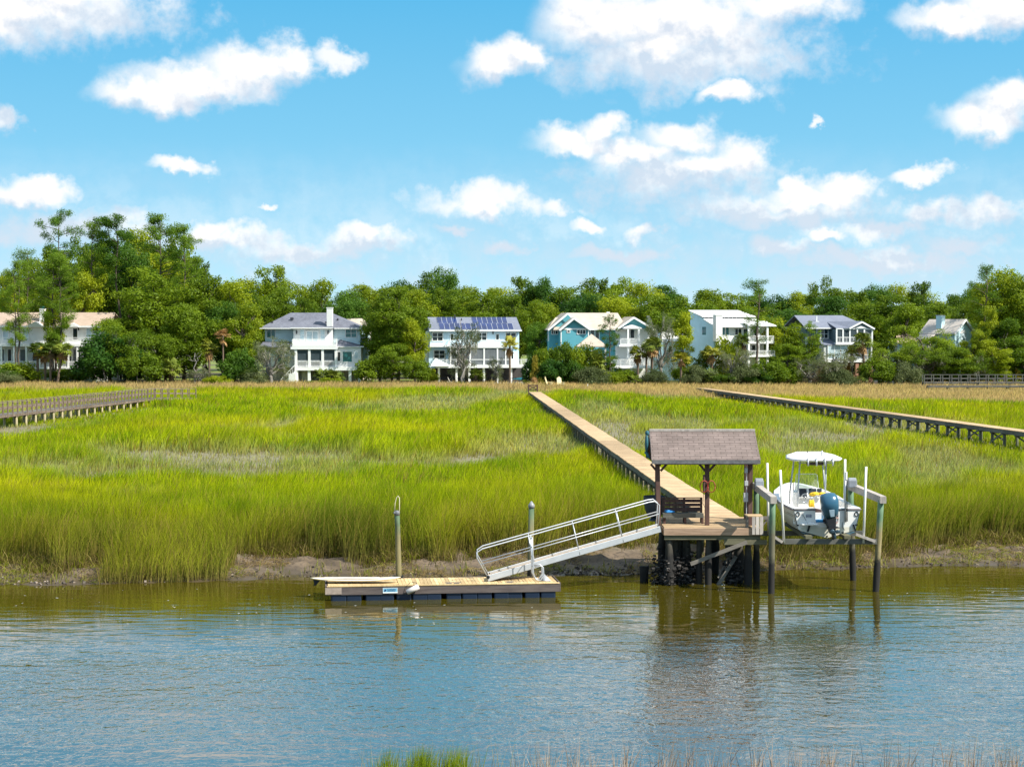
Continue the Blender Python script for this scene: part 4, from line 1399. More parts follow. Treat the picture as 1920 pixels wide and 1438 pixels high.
def boardwalk(label, pts, width, deck_mat, side_mat, pile_m, bent=2.5, rail=None, brace=False, th=0.26, pile_r=0.10, wobble=0.0, group=None, rail_mat=None):
    """pts: deck centre line as (x, y, z)"""
    pts = [Vector(p) for p in pts]
    org = (pts[0].x, pts[0].y, 0)
    t = thing('boardwalk', org, label, 'boardwalk', group)
    deck, side = MB(org), MB(org)
    post_mb = rail_mb = None
    piles, posts = [], []
    bx = MB(org)
    for si in range(len(pts) - 1):
        a, b = pts[si], pts[si + 1]
        L_ = (b - a).length
        d = (b - a) / L_
        s = Vector((d.y, -d.x, 0)).normalized()          # right hand side
        n = int(L_ / 0.15)
        for i in range(n):
            k0, k1 = i / n, (i + 0.93) / n
            deck.tone = rnd.uniform(0.74, 1.16) * (0.92 + 0.16 * math.sin(i * 0.013 + 1))
            wv = wobble * math.sin(i * 0.11) + wobble * 0.6 * math.sin(i * 0.043 + 2)
            hw0, hw1 = width / 2 + rnd.uniform(-0.015, 0.02), width / 2 + rnd.uniform(-0.015, 0.02)
            p, q = a + (b - a) * k0 + s * wv, a + (b - a) * k1 + s * wv
            p.z += wobble * 0.4 * math.sin(i * 0.08)
            q.z += wobble * 0.4 * math.sin(i * 0.08)
            deck.slab([p - s * hw0, p + s * hw1, q + s * hw1, q - s * hw0], 0.045)
        nb = max(1, int(round(L_ / bent)))
        for i in range(nb):
            k0, k1 = i / nb, (i + 1) / nb
            wv = wobble * math.sin(k0 * n * 0.11) + wobble * 0.6 * math.sin(k0 * n * 0.043 + 2)
            wv2 = wobble * math.sin(k1 * n * 0.11) + wobble * 0.6 * math.sin(k1 * n * 0.043 + 2)
            for e in (-1, 1):
                p = a + (b - a) * k0 + s * (e * (width / 2 - 0.05) + wv)
                q = a + (b - a) * k1 + s * (e * (width / 2 - 0.05) + wv2)
                side.tone = rnd.uniform(0.8, 1.2)
                dz = Vector((0, 0, -0.055 - th / 2))
                side.bar(p + dz, q + dz - d * 0.015, 0.05, th)
                if i or si == 0:
                    piles.append((p - s * e * 0.12 + Vector((0, 0, -0.06)), e))
            p = a + (b - a) * k0 + s * wv
            side.bar(p - s * width * 0.52 + Vector((0, 0, -0.055 - th - 0.05)), p + s * width * 0.52 + Vector((0, 0, -0.055 - th - 0.05)), 0.09, 0.12)
            if brace:
                gz = float(ground_z(p.x, p.y))
                e = -1
                p0 = p + s * e * (width / 2 + 0.02)
                q0 = a + (b - a) * k1 + s * e * (width / 2 + 0.02)
                if i % 2:
                    bx.bar(p0 + Vector((0, 0, -0.35)), Vector((q0.x, q0.y, gz + 0.25)), 0.04, 0.13)
                else:
                    bx.bar(p - s * width * .45 + Vector((0, 0.06, -0.35)), Vector((p.x + s.x * width * .45, p.y + 0.06, gz + 0.3)), 0.04, 0.13)
        if rail:
            np_ = nb * 2
            for e in rail:
                for i in range(np_ + (si == len(pts) - 2)):
                    p = a + (b - a) * (i / np_) + s * (e * (width / 2 - 0.02))
                    posts.append(p)
                if rail_mb is None:
                    rail_mb = MB(org)
                p, q = a + s * e * (width / 2 - 0.02), b + s * e * (width / 2 - 0.02)
                rail_mb.tone = 1.1
                rail_mb.bar(p + Vector((0, 0, 1.07)), q + Vector((0, 0, 1.07)), 0.17, 0.04)
                rail_mb.tone = 0.95
                for zz in (0.52,):
                    rail_mb.bar(p + s * e * -0.07 + Vector((0, 0, zz)), q + s * e * -0.07 + Vector((0, 0, zz)), 0.035, 0.13)
    deck.build('deck', deck_mat, t)
    side.build('side_beam', side_mat, t)
    if bx.v:
        bx.build('brace', side_mat, t)
    if rail_mb:
        rail_mb.build('railing', rail_mat or M['railwood'], t)
        mb = MB()
        mb.box(-0.055, -0.055, -0.28, 0.055, 0.055, 1.05)
        base = None
        for p in posts:
            loc = p - Vector(org)
            if base is None:
                base = mb.build('railing_post', rail_mat or M['railwood'], t)
                base.location = loc
            else:
                part_copy(base, t, loc)
    mb = MB()
    mb.tube([(0, 0, -3.2), (0, 0, 0)], [pile_r * 1.1, pile_r], 8)
    base = None
    piles.sort(key=lambda p: p[0].y)
    for p, e in piles[:100]:
        loc = p - Vector(org)
        if base is None:
            base = mb.build('pile', pile_m, t, smooth=True)
            base.location = loc
        else:
            part_copy(base, t, loc, rnd.uniform(0, 3))
    if len(piles) > 100:
        mb = MB(org)
        for p, e in piles[100:]:
            mb.tube([p - Vector((0, 0, 3.2)), p], pile_r, 7)
        tag(mb.build('far_piles', pile_m, t, smooth=True), kind='stuff')
    return t


# the one that leads to the pier
boardwalk('long straight plank boardwalk without railings from the shore to the pier', [(8.86, 76.21, 2.298), (8.50, 85.0, 2.3), (6.75, 128, 2.28), (2.86, 226.0, 2.2)], 1.46, M['deck'], M['sidewood'], M['walkpile'], bent=2.45, wobble=0.012)
# the one on the right
boardwalk('long dark piled boardwalk with diagonal braces crossing the marsh right of the boat', [(41.8, 106, 2.45), (38.9, 137.7, 2.42), (26.1, 250, 1.9)], 1.35, M['deck'], M['sidewood'], M['walkpile'], bent=2.5, brace=True, th=0.30, pile_r=0.12)
# the one on the left, with railings and a bend
boardwalk('grey boardwalk with railings and a bend at the left edge of the marsh', [(-48.6, 140, 2.45), (-46.9, 166, 2.3), (-42.6, 214.0, 1.95), (-38.7, 219.0, 1.75)], 1.5, M['greywood'], M['railwood'], M['palepile'], bent=2.5, rail=(-1, 1), th=0.20, pile_r=0.11)
# far right ones
boardwalk('far dark railed boardwalk before the trees at the right edge', [(Xu(1732, 267), 267, 2.2), (Xu(2040, 267), 267, 2.2)], 1.4, M['greywood'], M['sidewood'], M['walkpile'], bent=2.6, rail=(-1, 1), th=0.22, rail_mat=M['sidewood'])
boardwalk('far low boardwalk without railings at the right edge of the marsh', [(Xu(1740, 255), 255, 2.05), (Xu(2040, 254), 254, 2.08)], 1.2, M['greywood'], M['sidewood'], M['walkpile'], bent=2.9, th=0.18)
# ---------------------------------------------------------------- houses on the far shore
HM = dict(
    grey=shingle('slate_grey_roof', (0.105, 0.11, 0.135), (0.20, 0.21, 0.25)),
    tan=shingle('tan_roof', (0.42, 0.36, 0.29), (0.54, 0.47, 0.39), 0.6),
    pinktan=shingle('rosy_tan_roof', (0.36, 0.27, 0.205), (0.47, 0.365, 0.285), 0.8),
    bluegrey=shingle('blue_grey_roof', (0.155, 0.17, 0.215), (0.215, 0.235, 0.29)),
    greybrown=shingle('grey_brown_roof', (0.46, 0.40, 0.35), (0.56, 0.50, 0.44)),
    metal=paint('white_metal_roof', (0.78, 0.77, 0.75), 0.4, 0.05, 1),
    whiteside=siding('white_siding', (0.78, 0.78, 0.76)),
    paleblue=siding('pale_blue_siding', (0.56, 0.71, 0.75)),
    skyblue=siding('sky_blue_siding', (0.56, 0.74, 0.84)),
    teal=siding('teal_siding', (0.095, 0.36, 0.43)),
    slateblue=siding('slate_blue_siding', (0.10, 0.16, 0.19)),
    iceblue=siding('ice_blue_siding', (0.50, 0.70, 0.76)),
    greyside=siding('grey_siding', (0.55, 0.56, 0.53)),
    cream=siding('cream_stucco', (0.62, 0.55, 0.46), 0.3),
    brick=paint('red_brown_brick', (0.36, 0.19, 0.13), 0.9, 0.25, 3),
    trim=paint('white_trim', (0.82, 0.82, 0.80), 0.5, 0.04, 1),
    tealglass=glass('teal_glass', (0.015, 0.13, 0.135)),
    darkglass=glass('dark_glass', (0.012, 0.022, 0.028)),
    screenm=paint('porch_screen', (0.035, 0.055, 0.065), 0.7, 0.3, 1.5),
    greyscreen=paint('grey_porch_screen', (0.13, 0.145, 0.155), 0.7, 0.3, 1.5),
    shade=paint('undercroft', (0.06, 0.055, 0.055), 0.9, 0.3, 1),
    pane=glass('pale_blind_glass', (0.45, 0.56, 0.60)),
    solar=glass('solar_cells', (0.010, 0.028, 0.12), 0.15),
    frame=paint('solar_frame', (0.45, 0.48, 0.52), 0.4, 0.05),
    vent=paint('roof_vent', (0.03, 0.03, 0.035), 0.6),
    wdeck=paint('pale_deck', (0.66, 0.62, 0.55), 0.7, 0.1),
)


class House:
    def __init__(s, label, uc, Y, yaw=0.0, name='house', cat='house', base=723):
        s.Y, s.uc = Y, uc
        s.k = (Xu(uc + 1, Y) - Xu(uc, Y))
        s.zb = Zv(base, Y)
        s.r = thing(name, (Xu(uc, Y), Y, s.zb), label, cat, rz=R(yaw))
    def x(s, u):
        return (u - s.uc) * s.k
    def z(s, v):
        return Zv(v, s.Y) - s.zb
    def p(s, u, v, d):
        return (s.x(u), d, s.z(v))
    def bx(s, mb, u0, v0, u1, v1, d0, d1):
        mb.box(s.x(min(u0, u1)), d0, s.z(max(v0, v1)), s.x(max(u0, u1)), d1, s.z(min(v0, v1)))
    def box(s, name, m, boxes, parent=None, bevel=0.0):
        mb = MB()
        for b in boxes:
            s.bx(mb, *b)
        return mb.build(name, HM[m], parent or s.r, bevel=bevel)
    def slabs(s, name, m, quads, th=0.18, parent=None):
        mb = MB()
        for q in quads:
            mb.slab([s.p(*c) for c in q], th)
        return mb.build(name, HM[m], parent or s.r)
    def gable(s, mb, pts, d0, d1):
        mb.prism([(s.x(u), s.z(v)) for u, v in pts], d0, d1)
    def hip(s, name, m, e0, e1, ve, de0, de1, r0, r1, vr, dr, th=0.16, parent=None):
        """hip roof: eaves u e0..e1 at height ve and depth de0..de1; ridge u r0..r1 at vr, depth dr"""
        mb = MB()
        E = [s.p(e0, ve, de0), s.p(e1, ve, de0), s.p(e1, ve, de1), s.p(e0, ve, de1)]
        B = [(x, y, z - th) for x, y, z in E]
        Rg = [s.p(r0, vr, dr), s.p(r1, vr, dr)]
        mb.add(E + B + Rg, [(0, 1, 9, 8), (1, 2, 9), (2, 3, 8, 9), (3, 0, 8), (7, 6, 5, 4), (4, 5, 1, 0), (5, 6, 2, 1), (6, 7, 3, 2), (7, 4, 0, 3)])
        return mb.build(name, HM[m], parent or s.r)
    def window(s, u0, v0, u1, v1, d, g='darkglass', cols=1, rows=1, t=0.09, name='window', fr='trim'):
        """glass with a white frame standing a little proud of the wall face at depth d"""
        mb = MB()
        mb.box(s.x(u0), d - 0.03, s.z(v1), s.x(u1), d + 0.05, s.z(v0))
        w_ = mb.build(name, HM[g], s.r)
        f = MB()
        x0, x1, z0, z1 = s.x(u0), s.x(u1), s.z(v1), s.z(v0)
        y0, y1 = d - 0.075, d - 0.032
        f.box(x0 - t, y0, z0 - t, x0, y1, z1 + t)
        f.box(x1, y0, z0 - t, x1 + t, y1, z1 + t)
        f.box(x0, y0, z0 - t, x1, y1, z0)
        f.box(x0, y0, z1, x1, y1, z1 + t)
        for i in range(1, cols):
            c = x0 + (x1 - x0) * i / cols
            f.box(c - t * 0.4, y0 + 0.01, z0, c + t * 0.4, y1, z1)
        for i in range(1, rows):
            c = z0 + (z1 - z0) * i / rows
            f.box(x0, y0 + 0.014, c - t * 0.28, x1, y1 - 0.003, c + t * 0.28)
        f.build('frame', HM[fr], w_)
        return w_
    def rail(s, u0, u1, vt, vb, d, parent=None, name='balcony_railing', gap=0.16, sides=None):
        mb = MB()
        x0, x1, z0, z1 = s.x(u0), s.x(u1), s.z(vb), s.z(vt)
        mb.box(x0, d - 0.03, z1 - 0.07, x1, d + 0.03, z1)
        mb.box(x0, d - 0.02, z0 + 0.06, x1, d + 0.02, z0 + 0.12)
        n = max(2, int((x1 - x0) / gap))
        for i in range(n + 1):
            c = x0 + (x1 - x0) * i / n
            t = 0.05 if i % 9 == 0 else 0.022
            mb.box(c - t, d - 0.018, z0, c + t, d + 0.018, z1 - 0.07)
        for sd_, dd in (sides or []):
            c = s.x(sd_)
            mb.box(c - 0.03, d, z1 - 0.06, c + 0.03, dd, z1 - 0.001)
            for i in range(int((dd - d) / 0.2)):
                mb.box(c - 0.018, d + 0.1 + i * 0.2, z0, c + 0.018, d + 0.14 + i * 0.2, z1 - 0.06)
        return mb.build(name, HM['trim'], parent or s.r)
    def cols(s, us, v0, v1, d, w=0.24, m='trim', name='column'):
        for u in us:
            mb = MB()
            mb.box(s.x(u) - w / 2, d - w / 2, s.z(v1), s.x(u) + w / 2, d + w / 2, s.z(v0))
            mb.build(name, HM[m], s.r)
    def chimney(s, u0, v0, u1, v1, d0, d1, m='whiteside', parent=None, cap=True):
        c = s.box('chimney', m, [(u0, v0, u1, v1, d0, d1)], parent)
        if cap:
            mb = MB()
            mb.box(s.x(u0) - 0.06, d0 - 0.06, s.z(v0), s.x(u1) + 0.06, d1 + 0.06, s.z(v0) + 0.10)
            mb.build('cap', HM['trim'], c)
        return c
    def lamp(s, u, v, d):
        mb = MB()
        x, z = s.x(u), s.z(v)
        mb.box(x - 0.08, d - 0.22, z - 0.22, x + 0.08, d - 0.06, z + 0.16)
        mb.box(x - 0.11, d - 0.25, z + 0.16, x + 0.11, d - 0.03, z + 0.2)
        mb.box(x - 0.05, d - 0.1, z + 0.2, x + 0.05, d, z + 0.35)
        mb.build('wall_lamp', HM['vent'], s.r)


# ---- white house with grey hip roof and tall white chimney
h = House('white three level house with grey hip roof and tall white chimney', 580, 281, 0)
h.box('wall', 'paleblue', [(490, 614, 546, 650, 4.2, 12)])
h.box('wall', 'paleblue', [(621, 614, 672, 650, 3.6, 12)])
h.box('wall', 'whiteside', [(546.5, 613, 620.5, 650, 2.4, 12)])
h.box('wall', 'whiteside', [(487, 650.5, 676, 690, 3.2, 12.5)])
h.box('wall', 'cream', [(490, 690.5, 672, 724, 5.5, 12)])
rf = h.hip('roof', 'grey', 482, 676, 614.5, 2.9, 13.5, 533, 611, 585.7, 8.2)
mb = MB()
E = [h.p(542.3, 613.8, 1.6), h.p(622, 613.8, 1.6), h.p(622, 613.8, 6.0), h.p(542.3, 613.8, 6.0)]
mb.add(E + [(x, y, z - 0.2) for x, y, z in E] + [h.p(576, 594, 6.4)], [(0, 1, 8), (1, 2, 8), (3, 0, 8), (7, 6, 5, 4), (4, 5, 1, 0), (5, 6, 2, 1), (7, 4, 0, 3)])
mb.build('roof', HM['grey'], h.r)
h.box('eave_board', 'trim', [(542, 614.2, 622.4, 616.2, 1.55, 1.75), (481.8, 615, 541, 616.8, 2.8, 2.98), (623, 615, 676.4, 616.8, 2.8, 2.98)])
mb = MB()
mb.cbox(h.p(539.5, 597, 5.4), 0.5, 0.4, 0.3)
mb.cbox(h.p(627, 598.5, 5.4), 0.25, 0.25, 0.25)
mb.cbox(h.p(608, 604.5, 3.2), 0.4, 0.4, 0.2)
mb.cbox(h.p(503, 604, 4.6), 0.3, 0.3, 0.2)
mb.build('vent', HM['vent'], rf)
h.chimney(610.3, 577.5, 620.8, 612, 1.9, 3.2, 'whiteside', rf)
h.window(494, 618.5, 509, 633, 4.2, 'tealglass', 2, 1)
h.window(559.5, 618, 566.5, 638.5, 2.4, 'pane', 1, 2)
h.window(598, 618, 605.5, 638.5, 2.4, 'pane', 1, 2)
h.window(572.5, 622, 592.5, 642, 2.4, 'pane', 2, 1, 0.2, 'french_door')
h.lamp(552.8, 624, 2.4)
h.lamp(612, 624, 2.4)
h.window(644.3, 618, 664.5, 632.5, 3.6, 'tealglass', 2, 2)
h.box('balcony', 'trim', [(548, 646.5, 631, 650.3, -0.2, 2.38)])
h.rail(548.3, 630.7, 635.5, 646.5, -0.12, sides=[(549, 2.3), (630.2, 2.3)])
h.slabs('porch_roof', 'grey', [[(631.3, 636.5, 3.55), (676, 648, 3.55), (682, 649.3, 0.4), (631.3, 649.3, 0.4)]], 0.16)
h.slabs('porch_roof', 'grey', [[(541, 641, 4.1), (487, 641, 4.1), (484, 649.3, 0.9), (546, 649.3, 0.9)]], 0.16)
h.box('porch_trim', 'trim', [(545, 650.4, 633, 655, -0.2, 0.15), (631, 649.6, 682, 651, 0.3, 0.5)])
for u0, u1 in ((557, 577.3), (582, 602.3), (607, 627.3)):
    h.window(u0, 655.5, u1, 676, 0.15, 'screenm', 1, 1, 0.06, 'porch_screen')
    h.rail(u0, u1, 677.5, 687.8, 0.0, name='porch_railing')
h.cols((554.5, 579.7, 604.6, 629.6), 655, 688, 0.12, 0.36)
h.box('porch_side', 'whiteside', [(631.5, 651, 676, 688, 0.6, 3.15)])
h.window(632.5, 660, 637, 677, 0.6, 'darkglass', 1, 1, 0.05)
h.window(642, 659.5, 659, 678.5, 0.6, 'tealglass')
h.window(664, 659, 670, 672, 0.6, 'pane', 1, 2)
h.rail(631.5, 652, 678, 688, 0.0, name='porch_railing')
h.box('porch_floor', 'trim', [(553, 688.2, 678, 694.5, -0.3, 3.1)])
h.cols((556, 579.5, 604, 631, 656, 674), 694.6, 724, 0.1, 0.42)
h.box('back_panel', 'cream', [(562, 696, 577, 722, 2.4, 2.6)])
h.window(582.5, 698, 588, 707, 5.5, 'darkglass', 1, 2)
h.window(647, 698, 653.5, 707, 5.5, 'darkglass', 1, 2)
h.window(516, 660, 530, 680, 3.2, 'tealglass', 2, 1)
h.window(674.5, 634, 680, 644, 4.4, 'tealglass')
h.box('side_wing', 'paleblue', [(672.2, 627, 683, 690, 4.5, 11)])
mb = MB()
for i in range(12):
    u0 = 556 - i * 2.3
    mb.box(h.x(u0 - 2.3), -0.9, h.z(724), h.x(u0), 0.1, h.z(694 + i * 2.4))
mb.build('stair', HM['whiteside'], h.r)
mb = MB()
a, b = h.p(556, 682, -0.95), h.p(528, 711, -0.95)
mb.bar(a, b, 0.06, 0.1)
for i in range(9):
    c = Vector(a) + (Vector(b) - Vector(a)) * i / 8
    mb.box(c.x - 0.025, c.y - 0.025, c.z - 0.95, c.x + 0.025, c.y + 0.025, c.z)
mb.build('stair_railing', HM['trim'], h.r)
h.box('storage', 'whiteside', [(543, 700, 556, 724, -1.4, -0.95)])

h = House('house of which only the tan roof shows behind the white chimney house', 662, 297, 0)
h.box('wall', 'cream', [(600, 617, 690, 724, 0, 8)])
h.slabs('roof', 'tan', [[(628, 597, 4), (676, 597, 4), (694, 618, -0.6), (610, 618, -0.6)], [(628, 597, 4), (676, 597, 4), (694, 618, 8.6), (610, 618, 8.6)]])

# ---- light blue house with solar roof
h = House('light blue house with rows of blue solar panels on its roof', 890, 283, 7)
h.box('wall', 'skyblue', [(806, 621, 974, 652, 0, 9.5)])
h.box('wall', 'skyblue', [(804, 652.2, 974, 690, 0.3, 9.2)])
h.slabs('roof', 'bluegrey', [[(804, 620, -0.6), (978, 620, -0.6), (976, 594.5, 4.75), (806, 594.5, 4.75)], [(806, 594.5, 4.75), (976, 594.5, 4.75), (978, 620, 10.1), (804, 620, 10.1)]], 0.14)
mb = MB()
h.gable(mb, [(806, 621), (807, 620), (807, 596), (808, 596), (808, 621)], 4.5, 5.0)
mb.build('gable_wall', HM['skyblue'], h.r)
h.box('eave_board', 'trim', [(804, 618.6, 978, 621.3, -0.72, -0.63)])
pan = MB()
frm = MB()
def roofpt(u, t, lift):
    y = -0.6 + 5.35 * t
    zz = h.z(620) + (h.z(594.5) - h.z(620)) * t
    return Vector((h.x(u), y, zz + lift))
rows = [(0.52, 0.95, 822, 956, {4, 5, 6}), (0.06, 0.495, 824, 964, set())]
n = 14
for (t0, t1, ua, ub, skip) in rows:
    for i in range(n):
        if i in skip:
            continue
        a, b = ua + (ub - ua) * i / n, ua + (ub - ua) * (i + 1) / n
        q = [roofpt(a + 0.55, t0, 0.10), roofpt(b - 0.55, t0, 0.10), roofpt(b - 0.55, t1, 0.10), roofpt(a + 0.55, t1, 0.10)]
        mb = MB()
        mb.slab(q, 0.05)
        pnl = mb.build('solar_panel', HM['solar'], h.r)
        mb = MB()
        q2 = [roofpt(a + 0.05, t0 - 0.015, 0.06), roofpt(b - 0.05, t0 - 0.015, 0.06), roofpt(b - 0.05, t1 + 0.015, 0.06), roofpt(a + 0.05, t1 + 0.015, 0.06)]
        mb.slab(q2, 0.03)
        mb.build('frame', HM['frame'], pnl)
mb = MB()
mb.cbox(h.p(857, 595, 4.0), 0.2, 0.2, 0.9)
mb.cbox(h.p(869, 599, 3.4), 0.15, 0.15, 0.4)
mb.build('vent', HM['vent'], h.r)
h.window(811, 624.5, 829.5, 638.5, 0, 'darkglass', 2, 2, 0.12)
h.window(845, 626.5, 849.5, 637.5, 0, 'darkglass', 1, 1, 0.1)
h.window(863.5, 625, 868, 633, 0, 'darkglass', 2, 1, 0.08)
h.window(881.5, 626.5, 886, 637, 0, 'darkglass', 1, 2, 0.1)
h.window(894.5, 624.5, 912, 637.5, 0, 'darkglass', 2, 2, 0.12)
h.window(930.5, 627, 935.5, 637, 0, 'darkglass', 1, 1, 0.1)
h.window(949, 624.5, 967.5, 638, 0, 'darkglass', 2, 2, 0.12)
for u in (857.5, 924.5):
    h.lamp(u, 624, 0)
h.box('balcony', 'trim', [(840, 648.5, 946, 652, -2.6, -0.02)])
h.rail(840.3, 945.7, 637.5, 648.5, -2.5, sides=[(841, -0.05), (945, -0.05)])
h.box('skirt_roof', 'trim', [(805, 646, 838, 650.5, -0.7, -0.02)])
mb = MB()
for u in (884, 889, 903, 908, 932):
    mb.box(h.x(u), -1.9, h.z(648.4), h.x(u + 2.6), -1.4, h.z(644))
    mb.box(h.x(u), -1.5, h.z(644), h.x(u + 2.6), -1.4, h.z(640.5))
mb.build('deck_chair', HM['trim'], h.r)
for u0, u1 in ((843, 851.5), (854.5, 877), (880, 903), (906, 928), (931, 944), (946, 953)):
    h.window(u0, 653, u1, 673, -2.4, 'greyscreen', 1, 1, 0.05, 'porch_screen')
    h.window(u0, 674.5, u1, 683, -2.4, 'greyscreen', 1, 1, 0.05, 'porch_screen')
h.cols((842, 853, 878.5, 904.5, 929.5, 945, 954.5), 652, 684, -2.42, 0.2)
h.box('porch_side', 'skyblue', [(842, 652.2, 955, 684, -2.3, 0.25)])
h.window(814, 657.5, 833.5, 671.5, 0.3, 'darkglass', 2, 2, 0.1)
h.window(958, 660, 963.5, 673, 0.3, 'darkglass', 1, 1, 0.1)
h.box('porch_floor', 'trim', [(815, 684.2, 988, 689, -3.2, 0.2)])
h.rail(955.5, 987.5, 673, 684.2, -3.1, sides=[(987, 0.2)])
h.rail(816, 842, 673, 684.2, -3.1)
h.slabs('stair_roof', 'trim', [[(813, 671, -3.6), (803, 684, -4.6), (803, 684, -2.8)], [(813, 671, -3.6), (840, 684, -3.3), (803, 684, -4.6)]], 0.1)
h.cols((820, 853, 877, 904, 930, 955, 985), 689.2, 722, -2.6, 0.32)
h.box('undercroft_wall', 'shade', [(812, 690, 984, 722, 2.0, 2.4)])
h.box('terrace', 'wdeck', [(796, 717, 992, 724, -4.4, 3.0)])
h = House('white metal garden lounge chair under the solar roof house', 843, 279.5, 0, 'lounge_chair', 'chair', 717)
mb = MB()
mb.bar(h.p(838, 715.5, 0), h.p(847, 715.5, 0), 0.6, 0.08)
mb.bar(h.p(843, 715, 0), h.p(839.5, 707.5, 0), 0.6, 0.08)
mb.build('cushion', HM['wdeck'], h.r)
mb = MB()
for u in (838.5, 846):
    mb.box(h.x(u), -0.28, h.z(718), h.x(u + 0.5), 0.28, h.z(715.8))
mb.build('leg', HM['trim'], h.r)
h = House('turquoise covered kayak stored under the solar roof house', 968, 281.5, 0, 'kayak', 'boat', 717)
mb = MB()
mb.loft([[(h.x(961) + 1.5 * (t + 1), 0.35 * max(1 - t * t, 0.02) * math.cos(a), 0.55 + 0.22 * max(1 - t * t, 0.05) * math.sin(a)) for a in [2 * math.pi * k / 10 for k in range(10)]] for t in [-1, -0.8, -0.4, 0, 0.4, 0.8, 1]])
mb.build('hull', paint('turquoise', (0.02, 0.22, 0.30), 0.4), h.r, smooth=True)
mb = MB()
for x in (-0.9, 0.6):
    mb.box(x - 0.05 - 0.1, -0.3, 0, x + 0.05 - 0.1, 0.3, 0.42)
mb.build('stand', HM['vent'], h.r)

# ---- teal house with tan roofs
h = House('teal house with wide tan gabled roofs and white trim', 1125, 285, 7)
h.box('wall', 'teal', [(1034, 616, 1180, 724, 3.002, 13), (1052, 615, 1102, 724, 0, 3)])
h.box('wall', 'whiteside', [(1160, 616, 1230, 724, 2.5, 12)])
rf = h.slabs('roof', 'tan', [[(1040, 617, 1.8), (1182, 617, 1.8), (1176, 586, 8), (1070, 586, 8)], [(1040, 617, 14), (1182, 617, 14), (1176, 586, 8), (1070, 586, 8)],
                             [(1031, 617, 3.2), (1050, 617, 3.2), (1068, 595, 6.5), (1052, 595, 6.5)]], 0.2)
for pts, d0, d1 in (([(1053, 616.5), (1074.5, 597.5), (1102, 616.5)], 0.02, 6), ([(1036, 617), (1067.5, 588), (1098, 617)], 2.6, 8), ([(1163, 616), (1191, 595.5), (1226, 616)], 1.4, 8)):
    mb = MB()
    h.gable(mb, pts, d0, d1)
    mb.build('gable_wall', HM['teal'], h.r)
h.slabs('roof', 'tan', [[(1074.5, 595.5, -0.6), (1047, 618.5, -0.6), (1047, 618.5, 5), (1074.5, 595.5, 7)], [(1074.5, 595.5, -0.6), (1106, 617.5, -0.6), (1106, 617.5, 5), (1074.5, 595.5, 7)],
                        [(1067.5, 586.2, 2.0), (1030, 618, 2.0), (1030, 618, 9), (1067.5, 586.2, 9)],
                        [(1191, 593.8, 0.6), (1158, 617, 0.6), (1158, 617, 8), (1191, 593.8, 9)], [(1191, 593.8, 0.6), (1233, 618.5, 0.6), (1233, 618.5, 8), (1191, 593.8, 9)]], 0.12)
mb = MB()
for (ap, l, r_, d) in (((1074.5, 596.2), (1047, 619), (1106, 618), -0.65), ((1067.5, 587), (1030, 618.6), (1094, 612), 1.95), ((1191, 594.6), (1158, 617.6), (1233, 619.2), 0.55)):
    mb.bar(h.p(ap[0], ap[1] + 1, d), h.p(l[0], l[1] + 0.6, d), 0.08, 0.28)
    mb.bar(h.p(ap[0], ap[1] + 1, d), h.p(r_[0], r_[1] + 0.6, d), 0.08, 0.28)
h.bx(mb, 1053, 615.5, 1102, 618.3, -0.06, -0.01)
h.bx(mb, 1102.2, 616, 1104, 700, -0.05, 0.05)
h.bx(mb, 1050.5, 616, 1052.2, 700, -0.05, 0.05)
h.bx(mb, 1104, 617.3, 1182, 619, 1.65, 1.8)
mb.build('trim', HM['trim'], h.r)
h.window(1063, 619.5, 1067.5, 623, 0, 'darkglass')
h.window(1082, 618.8, 1097, 626, 0, 'darkglass', 3, 1)
h.window(1038.5, 619, 1049.5, 626.5, 2.99, 'darkglass', 3, 1)
h.cols((1033.5, 1019.5 + 15,), 618, 640, 3.4, 0.2)
h.window(1113.5, 618.5, 1119.5, 636, 3.0, 'darkglass', 1, 1, 0.1)
h.window(1122.5, 618.5, 1129, 636, 3.0, 'darkglass', 1, 1, 0.1)
h.window(1181, 618, 1196, 634, 2.5, 'darkglass', 2, 1, 0.1)
mb = MB()
h.gable(mb, [(1168, 616.5), (1170, 614), (1186, 609), (1202, 614), (1204, 616.5)], -0.6, 1.3)
mb.build('pediment', HM['trim'], h.r)
h.cols((1177.5, 1198), 616.6, 672, -0.4, 0.3)
h.rail(1163, 1200, 635, 646, -0.55)
h.box('balcony', 'trim', [(1160, 646.2, 1204, 650, -0.7, 2.4)])
h.box('porch_floor', 'trim', [(1135, 686, 1216, 690, -3.2, 2.3)])
h.rail(1140, 1214, 673, 686, -3.1)
h.cols((1143, 1178, 1212), 690.2, 724, -2.6, 0.5)
mb = MB()
mb.bar(h.p(1153, 587, 6), h.p(1153, 590, 6), 0.14, 0.14)
mb.cbox(h.p(1153, 585.5, 6), 0.5, 0.3, 0.2)
mb.build('vent', HM['trim'], rf)
h = House('small garden pavilion with pale pyramid roof before the teal house', 1109, 279, 0, 'gazebo', 'gazebo')
mb = MB()
E = [h.p(1080.5, 649, -2.2), h.p(1138, 649, -2.2), h.p(1138, 649, 2.2), h.p(1080.5, 649, 2.2)]
mb.add(E + [(x, y, z - 0.16) for x, y, z in E] + [h.p(1109, 626, 0)], [(0, 1, 8), (1, 2, 8), (2, 3, 8), (3, 0, 8), (7, 6, 5, 4), (4, 5, 1, 0), (5, 6, 2, 1), (6, 7, 3, 2), (7, 4, 0, 3)])
mb.build('roof', HM['tan'], h.r)
h.cols((1084, 1109, 1134), 650.6, 723, -1.9, 0.22, name='post')

